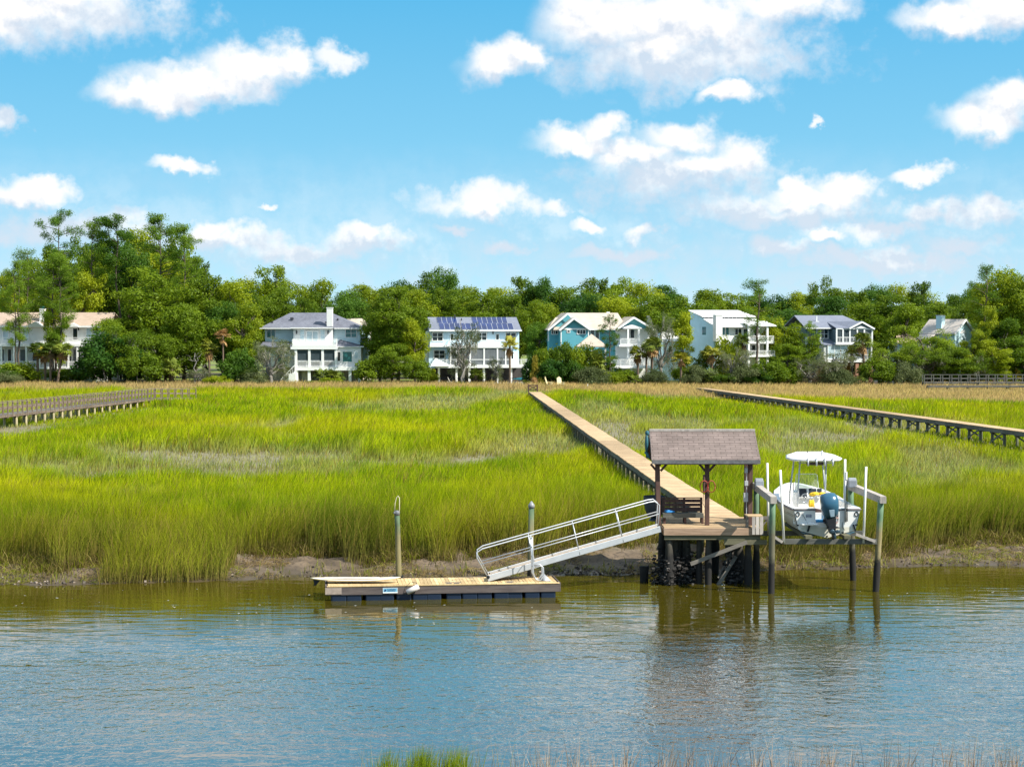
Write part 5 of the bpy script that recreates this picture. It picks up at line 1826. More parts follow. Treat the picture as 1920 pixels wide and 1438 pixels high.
# ---- pale blue house behind the oak
h = House('pale blue cottage with grey roof and white chimney behind a mossy oak', 1245, 296, 8)
h.box('wall', 'iceblue', [(1243, 638, 1300, 724, 0, 8)])
h.box('wall', 'iceblue', [(1206, 624, 1246, 724, 3, 10)])
h.slabs('roof', 'bluegrey', [[(1200, 624, 2.2), (1242, 624, 2.2), (1234, 603, 6), (1206, 603, 6)], [(1200, 624, 10.5), (1242, 624, 10.5), (1234, 603, 6), (1206, 603, 6)]])
h.slabs('roof', 'metal', [[(1240, 640, -0.6), (1305, 640, -0.6), (1300, 622, 4), (1250, 622, 4)]])
h.chimney(1224, 593, 1232, 612, 4, 5, 'whiteside')
h.window(1254, 649, 1260.5, 664.5, 0, 'darkglass')

# ---- modern white house with clerestory
h = House('modern white house with split shed roof and broad chimney', 1370, 285, 16)
h.box('wall', 'whiteside', [(1338, 608, 1442, 646, 0, 10), (1344, 646.2, 1440, 690, 0.4, 9.6), (1350, 690.2, 1436, 724, 1.0, 9)])
mb = MB()
mb.add([(h.x(1337.9), y, z) for y, z in ((0, h.z(724)), (10, h.z(724)), (10, h.z(583)), (5.2, h.z(595)), (0, h.z(611)))] + [(h.x(1336), y, z) for y, z in ((0, h.z(724)), (10, h.z(724)), (10, h.z(583)), (5.2, h.z(595)), (0, h.z(611)))],
       [(4, 3, 2, 1, 0), (5, 6, 7, 8, 9), (0, 1, 6, 5), (1, 2, 7, 6), (2, 3, 8, 7), (3, 4, 9, 8), (4, 0, 5, 9)])
mb.build('side_wall', siding('shade_blue_siding', (0.40, 0.64, 0.76)), h.r)  # blue shade of the sunless side put into the white siding's colour
h.slabs('roof', 'metal', [[(1334, 612, -0.9), (1447, 612, -0.9), (1443, 597, 4.6), (1336, 597, 4.6)], [(1333, 592.8, 4.3), (1443, 592.8, 4.3), (1438, 580.5, 10.4), (1334, 580.5, 10.4)]], 0.16)
mb = MB()
h.bx(mb, 1338, 592, 1441, 599, 4.75, 5.0)
cl = mb.build('clerestory_window', HM['darkglass'], h.r)
mb = MB()
for i in range(13):
    u = 1340 + i * 8.1
    h.bx(mb, u, 592.6, u + 0.9, 599, 4.66, 4.74)
mb.build('frame', HM['trim'], cl)
h.chimney(1334, 591.5, 1347, 640, -1.3, -0.05, 'whiteside')
h.window(1328 + 24, 613.5, 1358, 628.5, 0, 'tealglass', 1, 1, 0.12)
h.window(1360, 613.5, 1366, 628.5, 0, 'tealglass', 1, 1, 0.12)
h.window(1379, 616.5, 1391.5, 627.5, 0, 'darkglass', 2, 1, 0.1)
h.window(1396, 617, 1403.5, 629, 0, 'darkglass', 1, 1, 0.1)
h.window(1418, 617, 1423, 631, 0, 'darkglass', 1, 1, 0.1)
h.box('balcony', 'trim', [(1393, 640.5, 1446, 644, -2.4, -0.02)])
h.rail(1394, 1445.5, 629.5, 640.5, -2.3, sides=[(1445, -0.05)])
h.cols((1394.5, 1413.5, 1432), 612, 666, -2.35, 0.3)
h.slabs('roof', 'metal', [[(1392, 610.5, -2.7), (1449, 610.5, -2.7), (1446, 602, 1), (1396, 602, 1)]], 0.12)
h.window(1397, 647.5, 1411.5, 664, 0.4, 'darkglass', 2, 1, 0.1)
h.window(1415, 647.5, 1422, 664, 0.4, 'darkglass', 1, 1, 0.1)
h.window(1425, 655, 1430, 664, 0.4, 'darkglass', 1, 2, 0.1)
h.box('porch_floor', 'trim', [(1392, 666.2, 1446, 669, -2.8, 0.38)])
h.rail(1393, 1445, 657, 666, -2.7)
h.cols((1394.5, 1413.5, 1432), 669.2, 724, -2.4, 0.3)
mb = MB()
mb.add([(h.x(1335.9), 3.2, h.z(628)), (h.x(1335.9), 4.8, h.z(628)), (h.x(1335.9), 4.8, h.z(613)), (h.x(1335.9), 3.2, h.z(613))], [(0, 1, 2, 3)])
mb.build('window', HM['tealglass'], h.r)

# ---- slate blue house with screened porch
h = House('slate blue house with grey roof and white two storey screened porch', 1572, 283, 9)
h.box('wall', 'slateblue', [(1508, 613, 1622, 646, 0, 11), (1510, 646.2, 1622, 680, 0.2, 10.5)])
h.box('wall', 'brick', [(1512, 680.2, 1622, 724, 0.6, 10)])
h.slabs('roof', 'bluegrey', [[(1505, 615, -0.7), (1636, 615, -0.7), (1602, 591, 5.2), (1506, 591, 5.2)], [(1505, 615, 11.5), (1636, 615, 11.5), (1602, 591, 5.2), (1506, 591, 5.2)]], 0.15)
mb = MB()
h.gable(mb, [(1582, 615.5), (1605, 604.5), (1627, 615.5)], -2.9, 4)
mb.build('gable_wall', HM['slateblue'], h.r)
h.slabs('roof', 'bluegrey', [[(1604.5, 602.5, -3.2), (1580, 615, -3.2), (1556, 615, -2.8), (1558, 603, 2.4), (1598, 601.5, 2.4)], [(1604.5, 602.5, -3.2), (1629, 616, -3.2), (1629, 616, 3), (1600, 601.5, 3)]], 0.12)
mb = MB()
mb.bar(h.p(1604.5, 604, -3.22), h.p(1580, 616.2, -3.22), 0.07, 0.25)
mb.bar(h.p(1604.5, 604, -3.22), h.p(1629, 617, -3.22), 0.07, 0.25)
h.bx(mb, 1555.5, 615.6, 1627, 617.4, -3.0, -2.8)
h.bx(mb, 1505, 614.6, 1555, 616.6, -0.8, -0.71)
h.gable(mb, [(1592, 615.5), (1603, 611.5), (1614, 615.5)], -3.1, -2.95)
mb.build('trim', HM['trim'], h.r)
h.window(1530.5, 618, 1551, 634, 0, 'darkglass', 3, 2, 0.12)
for u0, u1 in ((1557.5, 1567.5), (1569.8, 1580.8), (1583.2, 1595.2), (1597.5, 1609), (1611, 1624.2)):
    h.window(u0, 618.2, u1, 631.5, -2.85, 'greyscreen' if u0 > 1600 else 'screenm', 1, 1, 0.05, 'porch_screen')
    h.window(u0, 633.5, u1, 641.5, -2.85, 'greyscreen', 2, 1, 0.05, 'porch_screen')
h.box('porch_side', 'slateblue', [(1556.5, 617.6, 1625, 642, -2.75, -0.02)])
h.cols((1556.5, 1568.7, 1582, 1596.4, 1610, 1625.2), 617.5, 642, -2.86, 0.22)
h.box('porch_floor', 'trim', [(1555, 642.2, 1627, 646, -3.0, -0.05), (1534, 674, 1626, 678.5, -3.0, 0.15)])
h.slabs('porch_roof', 'bluegrey', [[(1531, 636, -0.02), (1556, 636, -0.02), (1562, 645.5, -2.6), (1530, 645.5, -2.6)]], 0.14)
h.window(1542, 648, 1578, 672, -2.5, 'pane', 3, 1, 0.1)
h.window(1583, 648, 1608, 672, -2.5, 'greyscreen', 2, 1, 0.06, 'porch_screen')
h.window(1611, 648, 1624, 664, -2.5, 'greyscreen', 1, 1, 0.06, 'porch_screen')
h.window(1611, 665.5, 1624, 672.5, -2.5, 'greyscreen', 2, 1, 0.06, 'porch_screen')
h.cols((1581, 1609.6, 1625.3), 646.2, 674, -2.6, 0.2)
h.box('wall', 'greyside', [(1534, 646.2, 1580, 674, -2.4, 0.15)])
h.cols((1597, 1611, 1624), 678.7, 724, -2.6, 0.5, 'brick')
h.window(1600.5, 682, 1606.5, 697, 0.6, 'darkglass', 1, 2, 0.12)
mb = MB()
mb.tube([h.p(1539, 602, 2.4), h.p(1539, 592.5, 2.4)], 0.1, 8)
mb.cbox(h.p(1539, 603, 2.3), 0.6, 0.5, 0.1)
mb.build('vent', HM['trim'], h.r)

# ---- far right house among the oaks, its gable turned to the right
h = House('pale blue gabled house with grey brown roof behind oaks at right', 1806, 288, 42)
zr, ze = h.z(598.5), h.z(622)
mb = MB()
mb.box(-2.3, 0.15, 0, 2.3, 6.2, ze)
mb.prism([(-2.3, ze), (2.3, ze), (2.3, ze + 0.05), (0, zr - 0.25), (-2.3, ze + 0.05)], 0.0, 0.149)
mb.box(-2.3, 0.0, 0, 2.3, 0.149, ze)
mb.build('wall', HM['iceblue'], h.r)
mb = MB()
for s_ in (-1, 1):
    mb.slab([(0, -0.5, zr), (s_ * 2.9, -0.5, ze - 0.3), (s_ * 2.9, 6.4, ze - 0.3), (0, 6.4, zr)], 0.12)
rf = mb.build('roof', HM['greybrown'], h.r)
mb = MB()
for s_ in (-1, 1):
    mb.bar((0, -0.54, zr - 0.1), (s_ * 2.95, -0.54, ze - 0.42), 0.07, 0.28)
mb.build('trim', HM['trim'], rf)
mb = MB()
mb.box(-1.9, 2.8, ze, -0.9, 3.8, zr + 0.55)
ch_ = mb.build('chimney', HM['iceblue'], rf)
mb = MB()
mb.box(-1.95, 2.75, zr + 0.552, -0.85, 3.85, zr + 0.62)
mb.build('cap', HM['trim'], ch_)
mb = MB()
mb.box(-0.75, -0.06, ze - 1.3, 0.75, -0.01, ze - 0.25)
w_ = mb.build('window', HM['pane'], h.r)
mb = MB()
mb.prism([(-0.9, ze - 0.25), (0.9, ze - 0.25), (0.55, ze + 0.2), (0, ze + 0.35), (-0.55, ze + 0.2)], -0.07, -0.011)
mb.build('frame', HM['trim'], w_)
mb = MB()
mb.slab([(-2.95, 3.2, ze - 0.4), (-4.4, 3.2, ze - 1.2), (-4.4, 6.0, ze - 1.2), (-2.95, 6.0, ze - 0.4)], 0.14)
mb.box(-4.2, 3.6, 0, -2.4, 5.8, ze - 1.4)
mb.build('side_wing', HM['greybrown'], h.r)
h = House('pale house with rosy roof mostly hidden by the oaks at right', 1700, 296, 0)
h.box('wall', 'iceblue', [(1684, 641, 1722, 724, 0, 8)])
h.slabs('roof', 'pinktan', [[(1680, 642, -0.6), (1726, 642, -0.6), (1716, 627, 4), (1690, 627, 4)], [(1680, 642, 8.6), (1726, 642, 8.6), (1716, 627, 4), (1690, 627, 4)]])

# ---- far left house behind pines
h = House('white house with rosy tan roof and balcony behind pines at left', 90, 284, 0)
h.box('wall', 'whiteside', [(-40, 611, 199, 648, 0, 10)])
h.box('wall', 'greyside', [(-40, 648.2, 199, 724, 0.3, 9.6)])
rf = h.slabs('roof', 'pinktan', [[(-48, 612.5, -0.9), (211, 612.5, -0.9), (203, 585.5, 5), (-48, 585.5, 5)], [(-48, 612.5, 10.9), (211, 612.5, 10.9), (203, 585.5, 5), (-48, 585.5, 5)]], 0.18)
mb = MB()
h.gable(mb, [(130, 613), (138, 606), (150, 611), (150, 613)], -1.2, 1)
h.gable(mb, [(52, 613), (70, 603), (86, 613)], -1.4, 1)
h.bx(mb, -48, 611, 211, 614.2, -1.0, -0.91)
mb.build('eave_board', HM['trim'], h.r)
c = h.chimney(71, 580, 80, 606, 1, 2, 'whiteside', rf)
mb = MB()
h.bx(mb, 72.2, 574, 78.8, 578.6, 1.15, 1.85)
mb.build('flue', HM['tealglass'], c)
for u0, u1 in ((6, 15), (44, 53), (137, 145), (162.5, 172), (175, 184), (-20, -10)):
    h.window(u0, 616, u1, 637, 0, 'pane' if u0 not in (137,) else 'darkglass', 1, 1, 0.14)
h.lamp(147.5, 617, 0)
h.box('balcony', 'trim', [(-40, 645.5, 199, 649.5, -2.4, -0.02)])
h.rail(-39, 198, 632.5, 645.5, -2.3, gap=0.2)
for u0, u1 in ((-6, 7), (13, 19.5), (36.5, 47), (60, 78), (84, 100), (123, 132), (136, 149), (155, 180)):
    h.window(u0, 655, u1, 677, 0.3, 'darkglass' if int(u0) % 2 else 'greyscreen', 2 if u1 - u0 > 12 else 1, 1, 0.1)
h.cols((-12, 9.5, 33, 56, 81, 108, 134, 151, 178), 649.7, 690, -2.2, 0.25)
h.rail(-39, 198, 677, 688, -2.2, name='porch_railing', gap=0.2)
h.box('porch_floor', 'trim', [(-40, 688.2, 199, 691, -2.5, 0.25)])
# ---------------------------------------------------------------- trees, palms and shrubs
rng = np.random.default_rng(5)


def leaf_mesh(name, clusters, n, size, mat, up=0.25, rand=0.75, shell=0.55, aspect=0.62, droop=0.0):
    n, size = int(n * 1.75), size * 0.76
    """many small folded leaves spread over the given clumps ((centre), (radii), weight)"""
    cs = np.array([c[0] for c in clusters], float)
    rs = np.array([c[1] for c in clusters], float)
    wt = np.array([(c[2] if len(c) > 2 else 1.0) for c in clusters]) * (rs[:, 0] * rs[:, 1]) ** 0.9
    k = rng.choice(len(cs), n, p=wt / wt.sum())
    d = rng.normal(size=(n, 3))
    d /= np.linalg.norm(d, axis=1)[:, None]
    rad = shell + (1.08 - shell) * rng.random(n) ** 0.7
    lump = 1 + 0.22 * np.sin(d[:, 0] * 5 + k) * np.sin(d[:, 1] * 4 + k * 2.1) + 0.12 * rng.normal(size=n)
    pos = cs[k] + d * rs[k] * (rad * lump)[:, None]
    nr = d * 0.6 + rng.normal(size=(n, 3)) * rand * 0.6 + np.array([0, 0, up])
    nr /= np.linalg.norm(nr, axis=1)[:, None]
    a = np.cross(nr, rng.normal(size=(n, 3)))
    a[:, 2] -= droop
    a -= nr * (a * nr).sum(1)[:, None]
    a /= np.linalg.norm(a, axis=1)[:, None] + 1e-9
    b = np.cross(nr, a)
    s = size * (0.55 + 0.9 * rng.random(n))
    la, lb_ = a * s[:, None], b * (s * aspect)[:, None]
    v = np.stack([pos - la * 0.5, pos + lb_ * 0.5, pos + la * 0.5, pos - lb_ * 0.5], 1).reshape(-1, 3)
    me = bpy.data.meshes.new(name)
    big_mesh(me, v, np.arange(4 * n), np.full(n, 4))
    me.materials.append(mat)
    return me


def mesh_of(mb, name, mat, smooth=True):
    o = mb.build(name, mat, None, smooth)
    me = o.data
    bpy.data.objects.remove(o)
    return me


BARK = wood('bark', (0.055, 0.042, 0.032), (0.14, 0.11, 0.085), 1.2, (3, 3, 0.5))
GBARK = wood('grey_bark', (0.13, 0.115, 0.10), (0.30, 0.28, 0.25), 1.2, (3, 3, 0.5))
PBARK = wood('palm_bark', (0.10, 0.07, 0.05), (0.22, 0.16, 0.115), 1.5, (1, 1, 6))
LM = dict(
    oak=leaf('oak_leaves', (0.062, 0.125, 0.005), (0.25, 0.34, 0.011)),
    bright=leaf('bright_leaves', (0.105, 0.185, 0.005), (0.38, 0.43, 0.011)),
    dark=leaf('dark_leaves', (0.032, 0.10, 0.011), (0.13, 0.24, 0.015)),
    pine=leaf('pine_needles', (0.06, 0.14, 0.009), (0.22, 0.33, 0.015)),
    grey=leaf('mossy_leaves', (0.085, 0.115, 0.035), (0.22, 0.25, 0.10)),
    moss=leaf('hanging_moss', (0.20, 0.20, 0.13), (0.40, 0.40, 0.28)),
    palm=leaf('palm_leaf', (0.055, 0.10, 0.010), (0.22, 0.26, 0.030), 0.25),
    ypalm=leaf('yellow_palm_leaf', (0.12, 0.16, 0.012), (0.40, 0.36, 0.035), 0.25),
    dead=leaf('dead_palm_leaf', (0.22, 0.11, 0.035), (0.50, 0.30, 0.12), 0.2),
    brown=leaf('brown_palm_leaf', (0.10, 0.065, 0.03), (0.26, 0.17, 0.08), 0.2),
    yellow=leaf('yellowing_leaves', (0.22, 0.20, 0.02), (0.50, 0.40, 0.05)),
)
PROTO = {}


def limb(mb, p0, p1, r0, r1, seed, n=5, wig=0.12):
    r = random.Random(seed)
    p0, p1 = Vector(p0), Vector(p1)
    L_ = (p1 - p0).length
    pts, rs = [], []
    for i in range(n + 1):
        k = i / n
        w_ = L_ * wig * math.sin(k * math.pi)
        pts.append(p0 + (p1 - p0) * k + Vector((r.uniform(-1, 1) * w_, r.uniform(-1, 1) * w_, r.uniform(-0.3, 0.8) * w_)))
        rs.append(r0 + (r1 - r0) * k)
    mb.tube(pts, rs, 6)
    return pts


def broad(key, h, w, mat, seed, n=9000, leafs=0.36, base=0.16, top=1.0, ncl=44, tr=0.28, bark=None, csize=(0.075, 0.18), cone=0.0):
    r = random.Random(seed)
    cl = []
    zc, rz = h * (base + top) / 2, h * (top - base) / 2
    for i in range(ncl):
        while True:
            x, y, z = r.uniform(-1, 1), r.uniform(-1, 1), r.uniform(-1, 1)
            d = math.sqrt(x * x + y * y + z * z)
            if 0.42 < d < 0.98:
                break
        sh = 1 - cone * (z + 1) / 2
        rr = w * r.uniform(*csize)
        irr = 0.74 + 0.42 * r.random()
        c = (x * (w / 2 - rr * 0.6) * sh * irr, y * (w / 2 - rr * 0.6) * sh * irr, zc + z * (rz - rr * 0.5))
        cl.append((c, (rr, rr, rr * r.uniform(0.6, 0.85))))
    for i in range(20):                       # loose sprays that stick out of the crown
        c, rr = r.choice(cl)
        k = r.uniform(1.08, 1.30)
        s_ = w * r.uniform(0.03, 0.065)
        cl.append(((c[0] * k, c[1] * k, zc + (c[2] - zc) * r.uniform(1.02, 1.16)), (s_, s_, s_ * 1.3)))
    mb = MB()
    pts = limb(mb, (0, 0, -0.3), (r.uniform(-.3, .3), 0, h * 0.6), tr, tr * 0.4, seed, 6, 0.05)
    for i, (c, rr) in enumerate(cl):
        if i % 3 == 0:
            k = min(max((c[2] / h) * 0.75, 0.12), 0.58)
            limb(mb, (pts[-1].x * k / 0.6, pts[-1].y * k / 0.6, h * k), c, tr * 0.34, 0.03, seed + i, 4, 0.1)
    PROTO[key] = (h, w, [('trunk', mesh_of(mb, key + '_trunk', bark or BARK)), ('crown', leaf_mesh(key + '_crown', cl, n, leafs, LM[mat]))])


def pine(key, h, w, mat, seed, n=7000, low=0.45, leafs=0.34, dens=30, flat=False, tr=0.24):
    r = random.Random(seed)
    mb = MB()
    bend = r.uniform(-0.5, 0.5)
    pts = limb(mb, (0, 0, -0.3), (bend, 0, h * 0.97), tr, 0.05, seed, 8, 0.02)
    cl = []
    for i in range(dens):
        t = low + (1 - low) * ((i + r.random()) / dens)
        z = h * t
        k = (t - low) / (1 - low)
        prof = (0.55 + 0.45 * math.sin(min(k * 1.25, 1) * math.pi * 0.62)) * (1 - 0.72 * max(k - 0.72, 0) / 0.28) if not flat else (0.35 + 0.75 * k) * (1 - 0.6 * max(k - 0.88, 0) / 0.12)
        L_ = w / 2 * prof * r.uniform(0.55, 1.0)
        a = r.uniform(0, 2 * math.pi)
        bx_ = bend * t
        e = (bx_ + L_ * math.cos(a), L_ * math.sin(a), z + L_ * r.uniform(0.05, 0.45))
        limb(mb, (bx_, 0, z), e, tr * 0.26, 0.02, seed + i, 4, 0.12)
        for q in range(3):
            f = (0.55, 0.8, 1.0)[q]
            rr = w * r.uniform(0.07, 0.13)
            cl.append(((bx_ + (e[0] - bx_) * f + r.uniform(-.5, .5), e[1] * f + r.uniform(-.5, .5), z + (e[2] - z) * f + r.uniform(-.1, .4)), (rr, rr, rr * 0.62)))
    cl.append(((bend, 0, h * 0.965), (w * 0.11, w * 0.11, h * 0.035)))
    PROTO[key] = (h, w, [('trunk', mesh_of(mb, key + '_trunk', BARK)), ('crown', leaf_mesh(key + '_crown', cl, n, leafs, LM[mat], 0.3, 0.9, 0.25, 0.35))])


def live_oak(key, h, w, seed, mat='oak', n=8000, moss=900, dens=26, bark=None, leafs=0.3, crown=1.0):
    """short forked trunk, long crooked limbs, clumps with gaps and hanging moss"""
    r = random.Random(seed)
    mb = MB()
    cl, tips = [], []
    limb(mb, (0, 0, -0.3), (0.2, 0, h * 0.22), 0.42, 0.34, seed, 4, 0.08)
    nl = 7
    for i in range(nl):
        a = 2 * math.pi * i / nl + r.uniform(-0.4, 0.4)
        e = Vector((math.cos(a) * w * r.uniform(0.22, 0.36), math.sin(a) * w * r.uniform(0.2, 0.32), h * r.uniform(0.45, 0.8)))
        pts = limb(mb, (0.2, 0, h * 0.21), e, 0.24, 0.09, seed + i, 6, 0.16)
        for j in range(4):
            q = pts[r.randint(2, 6)]
            a2 = a + r.uniform(-1.2, 1.2)
            f = q + Vector((math.cos(a2) * w * r.uniform(0.08, 0.2), math.sin(a2) * w * r.uniform(0.08, 0.2), h * r.uniform(-0.12, 0.28)))
            limb(mb, q, f, 0.08, 0.02, seed + i * 9 + j, 4, 0.2)
            tips.append(f)
        tips.append(e)
    for t in tips[:max(4, int(len(tips) * crown))]:
        for q in range(2):
            rr = w * r.uniform(0.05, 0.10)
            cl.append(((t.x + r.uniform(-.8, .8), t.y + r.uniform(-.8, .8), t.z + r.uniform(-.3, .7)), (rr * 1.25, rr * 1.25, rr * 0.7)))
    parts = [('trunk', mesh_of(mb, key + '_trunk', bark or BARK)), ('crown', leaf_mesh(key + '_crown', cl, n, leafs, LM[mat], 0.3, 0.9, 0.35))]
    if moss:
        ms = [((t.x + r.uniform(-.5, .5), t.y + r.uniform(-.5, .5), t.z - 0.7), (0.35, 0.35, 0.9)) for t in tips for _ in range(2)]
        parts.append(('hanging_moss', leaf_mesh(key + '_moss', ms, moss, 0.62, LM['moss'], 0, 1.0, 0.1, 0.13, 3.0)))
    PROTO[key] = (h, w, parts)


def bush(key, h, w, mat, seed, n=5200, leafs=0.27, ncl=26):
    r = random.Random(seed)
    cl = []
    for i in range(ncl):
        a, q = r.uniform(0, 6.28), math.sqrt(r.random())
        rr = w * r.uniform(0.11, 0.19)
        z = h * (0.16 + 0.80 * r.random() ** 0.8 * (1 - q * q * 0.45))
        cl.append(((math.cos(a) * q * (w / 2 - rr * 0.6), math.sin(a) * q * (w / 2 - rr * 0.6), z), (rr, rr, rr * 0.85)))
    mb = MB()
    for i in range(6):
        c = cl[i][0]
        limb(mb, (c[0] * 0.15, c[1] * 0.15, -0.2), c, 0.06, 0.02, seed + i, 4, 0.15)
    PROTO[key] = (h, w, [('stem', mesh_of(mb, key + '_stem', GBARK)), ('foliage', leaf_mesh(key + '_foliage', cl, n, leafs, LM[mat]))])


def fan(mb, p, d, L_, R_, r, nseg=11):
    """one palm leaf: a stalk and a folded fan of pointed blades that droop"""
    d = d.normalized()
    q = p + d * L_ + Vector((0, 0, -0.10 * L_ * L_))
    side = d.cross(Vector((0, 0, 1)))
    side = side.normalized() if side.length > 0.05 else Vector((1, 0, 0))
    upn = side.cross(d).normalized()
    mb.tube([p, q], [0.03, 0.018], 4, False)
    for i in range(nseg):
        a = (i / (nseg - 1) - 0.5) * 3.9
        e = (d * math.cos(a) + side * math.sin(a) * 0.95)
        w_ = R_ * 0.10
        t = upn.cross(e).normalized() * w_
        ln = R_ * r.uniform(0.8, 1.1)
        m1 = q + e * ln * 0.55 + Vector((0, 0, -0.06 * ln))
        m2 = q + e * ln + Vector((0, 0, -0.34 * ln * r.uniform(0.6, 1.3)))
        mb.add([q, m1 - t, m1 + t + upn * 0.03, m2], [(0, 1, 2), (1, 3, 2)])


def palm(key, h, mat, seed, dead='brown', nf=30, skirt=14, R_=0.95, tr=0.17, lean=0.0):
    r = random.Random(seed)
    trunk, green, brown = MB(), MB(), MB()
    top = Vector((lean, 0, h - 1.3))
    n = 9
    trunk.tube([Vector((lean * (k / n) ** 1.6, 0.0, -0.3 + (h - 1.0) * k / n)) for k in range(n + 1)], [tr * (1.2 if k == 0 else 1 + 0.07 * (k % 2)) for k in range(n + 1)], 8)
    for i in range(nf):
        a = r.uniform(0, 6.283)
        el = math.asin(min(0.98, -0.25 + 1.2 * (i + 0.5) / nf))
        d = Vector((math.cos(a) * math.cos(el), math.sin(a) * math.cos(el), math.sin(el)))
        fan(green, top + Vector((0, 0, r.uniform(-0.2, 0.25))), d, r.uniform(0.65, 1.05), R_ * r.uniform(0.8, 1.1), r)
    for i in range(skirt):
        a = r.uniform(0, 6.283)
        d = Vector((math.cos(a) * 0.55, math.sin(a) * 0.55, -r.uniform(0.5, 1.3)))
        fan(brown, top + Vector((0, 0, r.uniform(-0.5, 0))), d, r.uniform(0.4, 0.75), R_ * r.uniform(0.55, 0.9), r, 8)
    parts = [('trunk', mesh_of(trunk, key + '_trunk', PBARK)), ('fronds', mesh_of(green, key + '_fronds', LM[mat], False))]
    if skirt:
        parts.append(('dead_fronds', mesh_of(brown, key + '_dead', LM[dead], False)))
    PROTO[key] = (h, 3.4, parts)


broad('tall_a', 18, 11, 'oak', 1, 11000, 0.40)
broad('tall_b', 18, 9.5, 'bright', 2, 10000, 0.38, ncl=38)
broad('tall_c', 17, 11, 'dark', 3, 11000, 0.40, ncl=48)
broad('tall_d', 18, 10.5, 'bright', 4, 10500, 0.42, ncl=30, csize=(0.13, 0.21))
broad('tall_e', 18, 9, 'oak', 5, 9500, 0.38, ncl=52, csize=(0.09, 0.16))
broad('tall_f', 19, 9, 'dark', 6, 9500, 0.36, ncl=40, cone=0.45)
broad('oval_a', 12, 7.5, 'oak', 11, 8000, 0.33, base=0.08)
broad('oval_b', 12, 7, 'bright', 12, 8000, 0.31, base=0.10, ncl=34)
broad('slim_a', 12, 4.2, 'bright', 13, 5200, 0.30, base=0.10, ncl=30, csize=(0.15, 0.26), tr=0.16)
pine('pine_a', 22, 9, 'pine', 21, 8500)
pine('pine_b', 22, 8, 'pine', 22, 7500, low=0.62, flat=True, dens=22)
pine('pine_c', 22, 8.5, 'pine', 23, 9500, low=0.30, dens=40)
pine('pine_d', 17, 8, 'pine', 24, 4200, low=0.40, dens=20, leafs=0.27)
pine('ragged_a', 22, 8, 'dark', 25, 3600, low=0.70, dens=15, leafs=0.30)
pine('young_pine', 9, 4.5, 'pine', 26, 4200, low=0.22, dens=30, leafs=0.22, tr=0.12)
live_oak('live_a', 11, 13, 31)
live_oak('live_b', 10, 12, 32, 'oak', 6500, 1200)
live_oak('live_c', 9, 9, 33, 'grey', 4200, 1500, bark=GBARK, leafs=0.24)
live_oak('bare', 9, 9.5, 34, 'grey', 1500, 500, bark=GBARK, leafs=0.22, crown=0.55)
bush('bush_a', 4, 5, 'oak', 41)
bush('bush_b', 3.4, 5, 'bright', 42)
bush('bush_c', 4, 4.6, 'dark', 43)
bush('bush_d', 3.2, 5, 'grey', 44, leafs=0.22)
bush('bush_y', 2.2, 2.6, 'yellow', 45, 900, 0.25, 9)
palm('palm_a', 7.2, 'palm', 51)
palm('palm_b', 6.4, 'ypalm', 52, 'dead', 28, 16)
palm('palm_c', 3.0, 'palm', 53, 'brown', 26, 4, 1.0, 0.2)
palm('palm_l', 7.0, 'palm', 54, 'dead', 30, 18, 1.05, 0.17, 0.9)
palm('palm_dead', 9.0, 'dead', 55, 'dead', 22, 8, 0.75, 0.13)
TREE_KIND = dict(tall='broadleaf_tree', oval='broadleaf_tree', slim='broadleaf_tree', pine='pine_tree', ragged='pine_tree', young='pine_tree', live='oak_tree', bare='oak_tree', bush='shrub', palm='palm_tree')
CAT = dict(broadleaf_tree='tree', pine_tree='tree', oak_tree='tree', shrub='shrub', palm_tree='palm')


def plant(key, u, vtop, wpx, Y, label, group=None, rz=None, v0=None):
    h, w_, parts = PROTO[key]
    x = Xu(u, Y)
    zb = float(ground_z(x, Y)) if v0 is None else Zv(v0, Y)
    H = (Zv(vtop, Y) - zb) * (1.04 if key.startswith('bush') else 1.0)
    W = wpx * (Y / 3400.0)
    nm = TREE_KIND[key.split('_')[0]]
    t = thing(nm, (x, Y, zb), label, CAT[nm], group, rnd.uniform(0, 6.28) if rz is None else rz)
    sx = W / w_
    if key.startswith('palm'):
        sx = H / h if wpx == 0 else sx
    t.scale = (sx, sx, H / h)
    for pn, me in parts:
        o = bpy.data.objects.new(pn, me)
        C.objects.link(o)
        o.parent = t
    return t


rnd = random.Random(77)
# --- the wood behind the houses: a skyline read along the shore
SK = [(-80, 520), (0, 508), (30, 480), (70, 465), (130, 440), (200, 425), (300, 415), (350, 432), (378, 492), (400, 512), (440, 510), (480, 494), (530, 496), (565, 520), (640, 512), (690, 524), (750, 514), (830, 500), (890, 514), (930, 522), (965, 506), (1000, 512), (1040, 528), (1075, 510), (1140, 508), (1200, 514), (1260, 520), (1330, 530), (1390, 540), (1450, 540), (1500, 526), (1545, 514), (1590, 522), (1630, 520), (1690, 518), (1720, 530), (1760, 520), (1795, 540), (1830, 515), (1870, 500), (1920, 498), (2050, 500)]
sk = lambda u: float(np.interp(u, [a for a, b in SK], [b for a, b in SK]))
WOOD = 'trees of the wood behind the houses'
NAMES = dict(tall_a='mid green bushy broadleaf tree in the wood behind the houses', tall_b='yellow green broadleaf tree in the wood behind the houses', tall_c='dark green dense broadleaf tree in the wood behind the houses',
             tall_d='pale green clumpy broadleaf tree in the wood behind the houses', tall_e='finely leaved broadleaf tree in the wood behind the houses', tall_f='dark pointed broadleaf tree in the wood behind the houses',
             pine_a='tall green pine in the wood behind the houses', pine_c='densely needled pine in the wood behind the houses')
u = -70
i = 0
seq = ['tall_a', 'tall_d', 'tall_f', 'tall_b', 'tall_e', 'tall_a', 'tall_c', 'tall_b', 'tall_a', 'tall_e', 'tall_c', 'tall_d', 'tall_e']
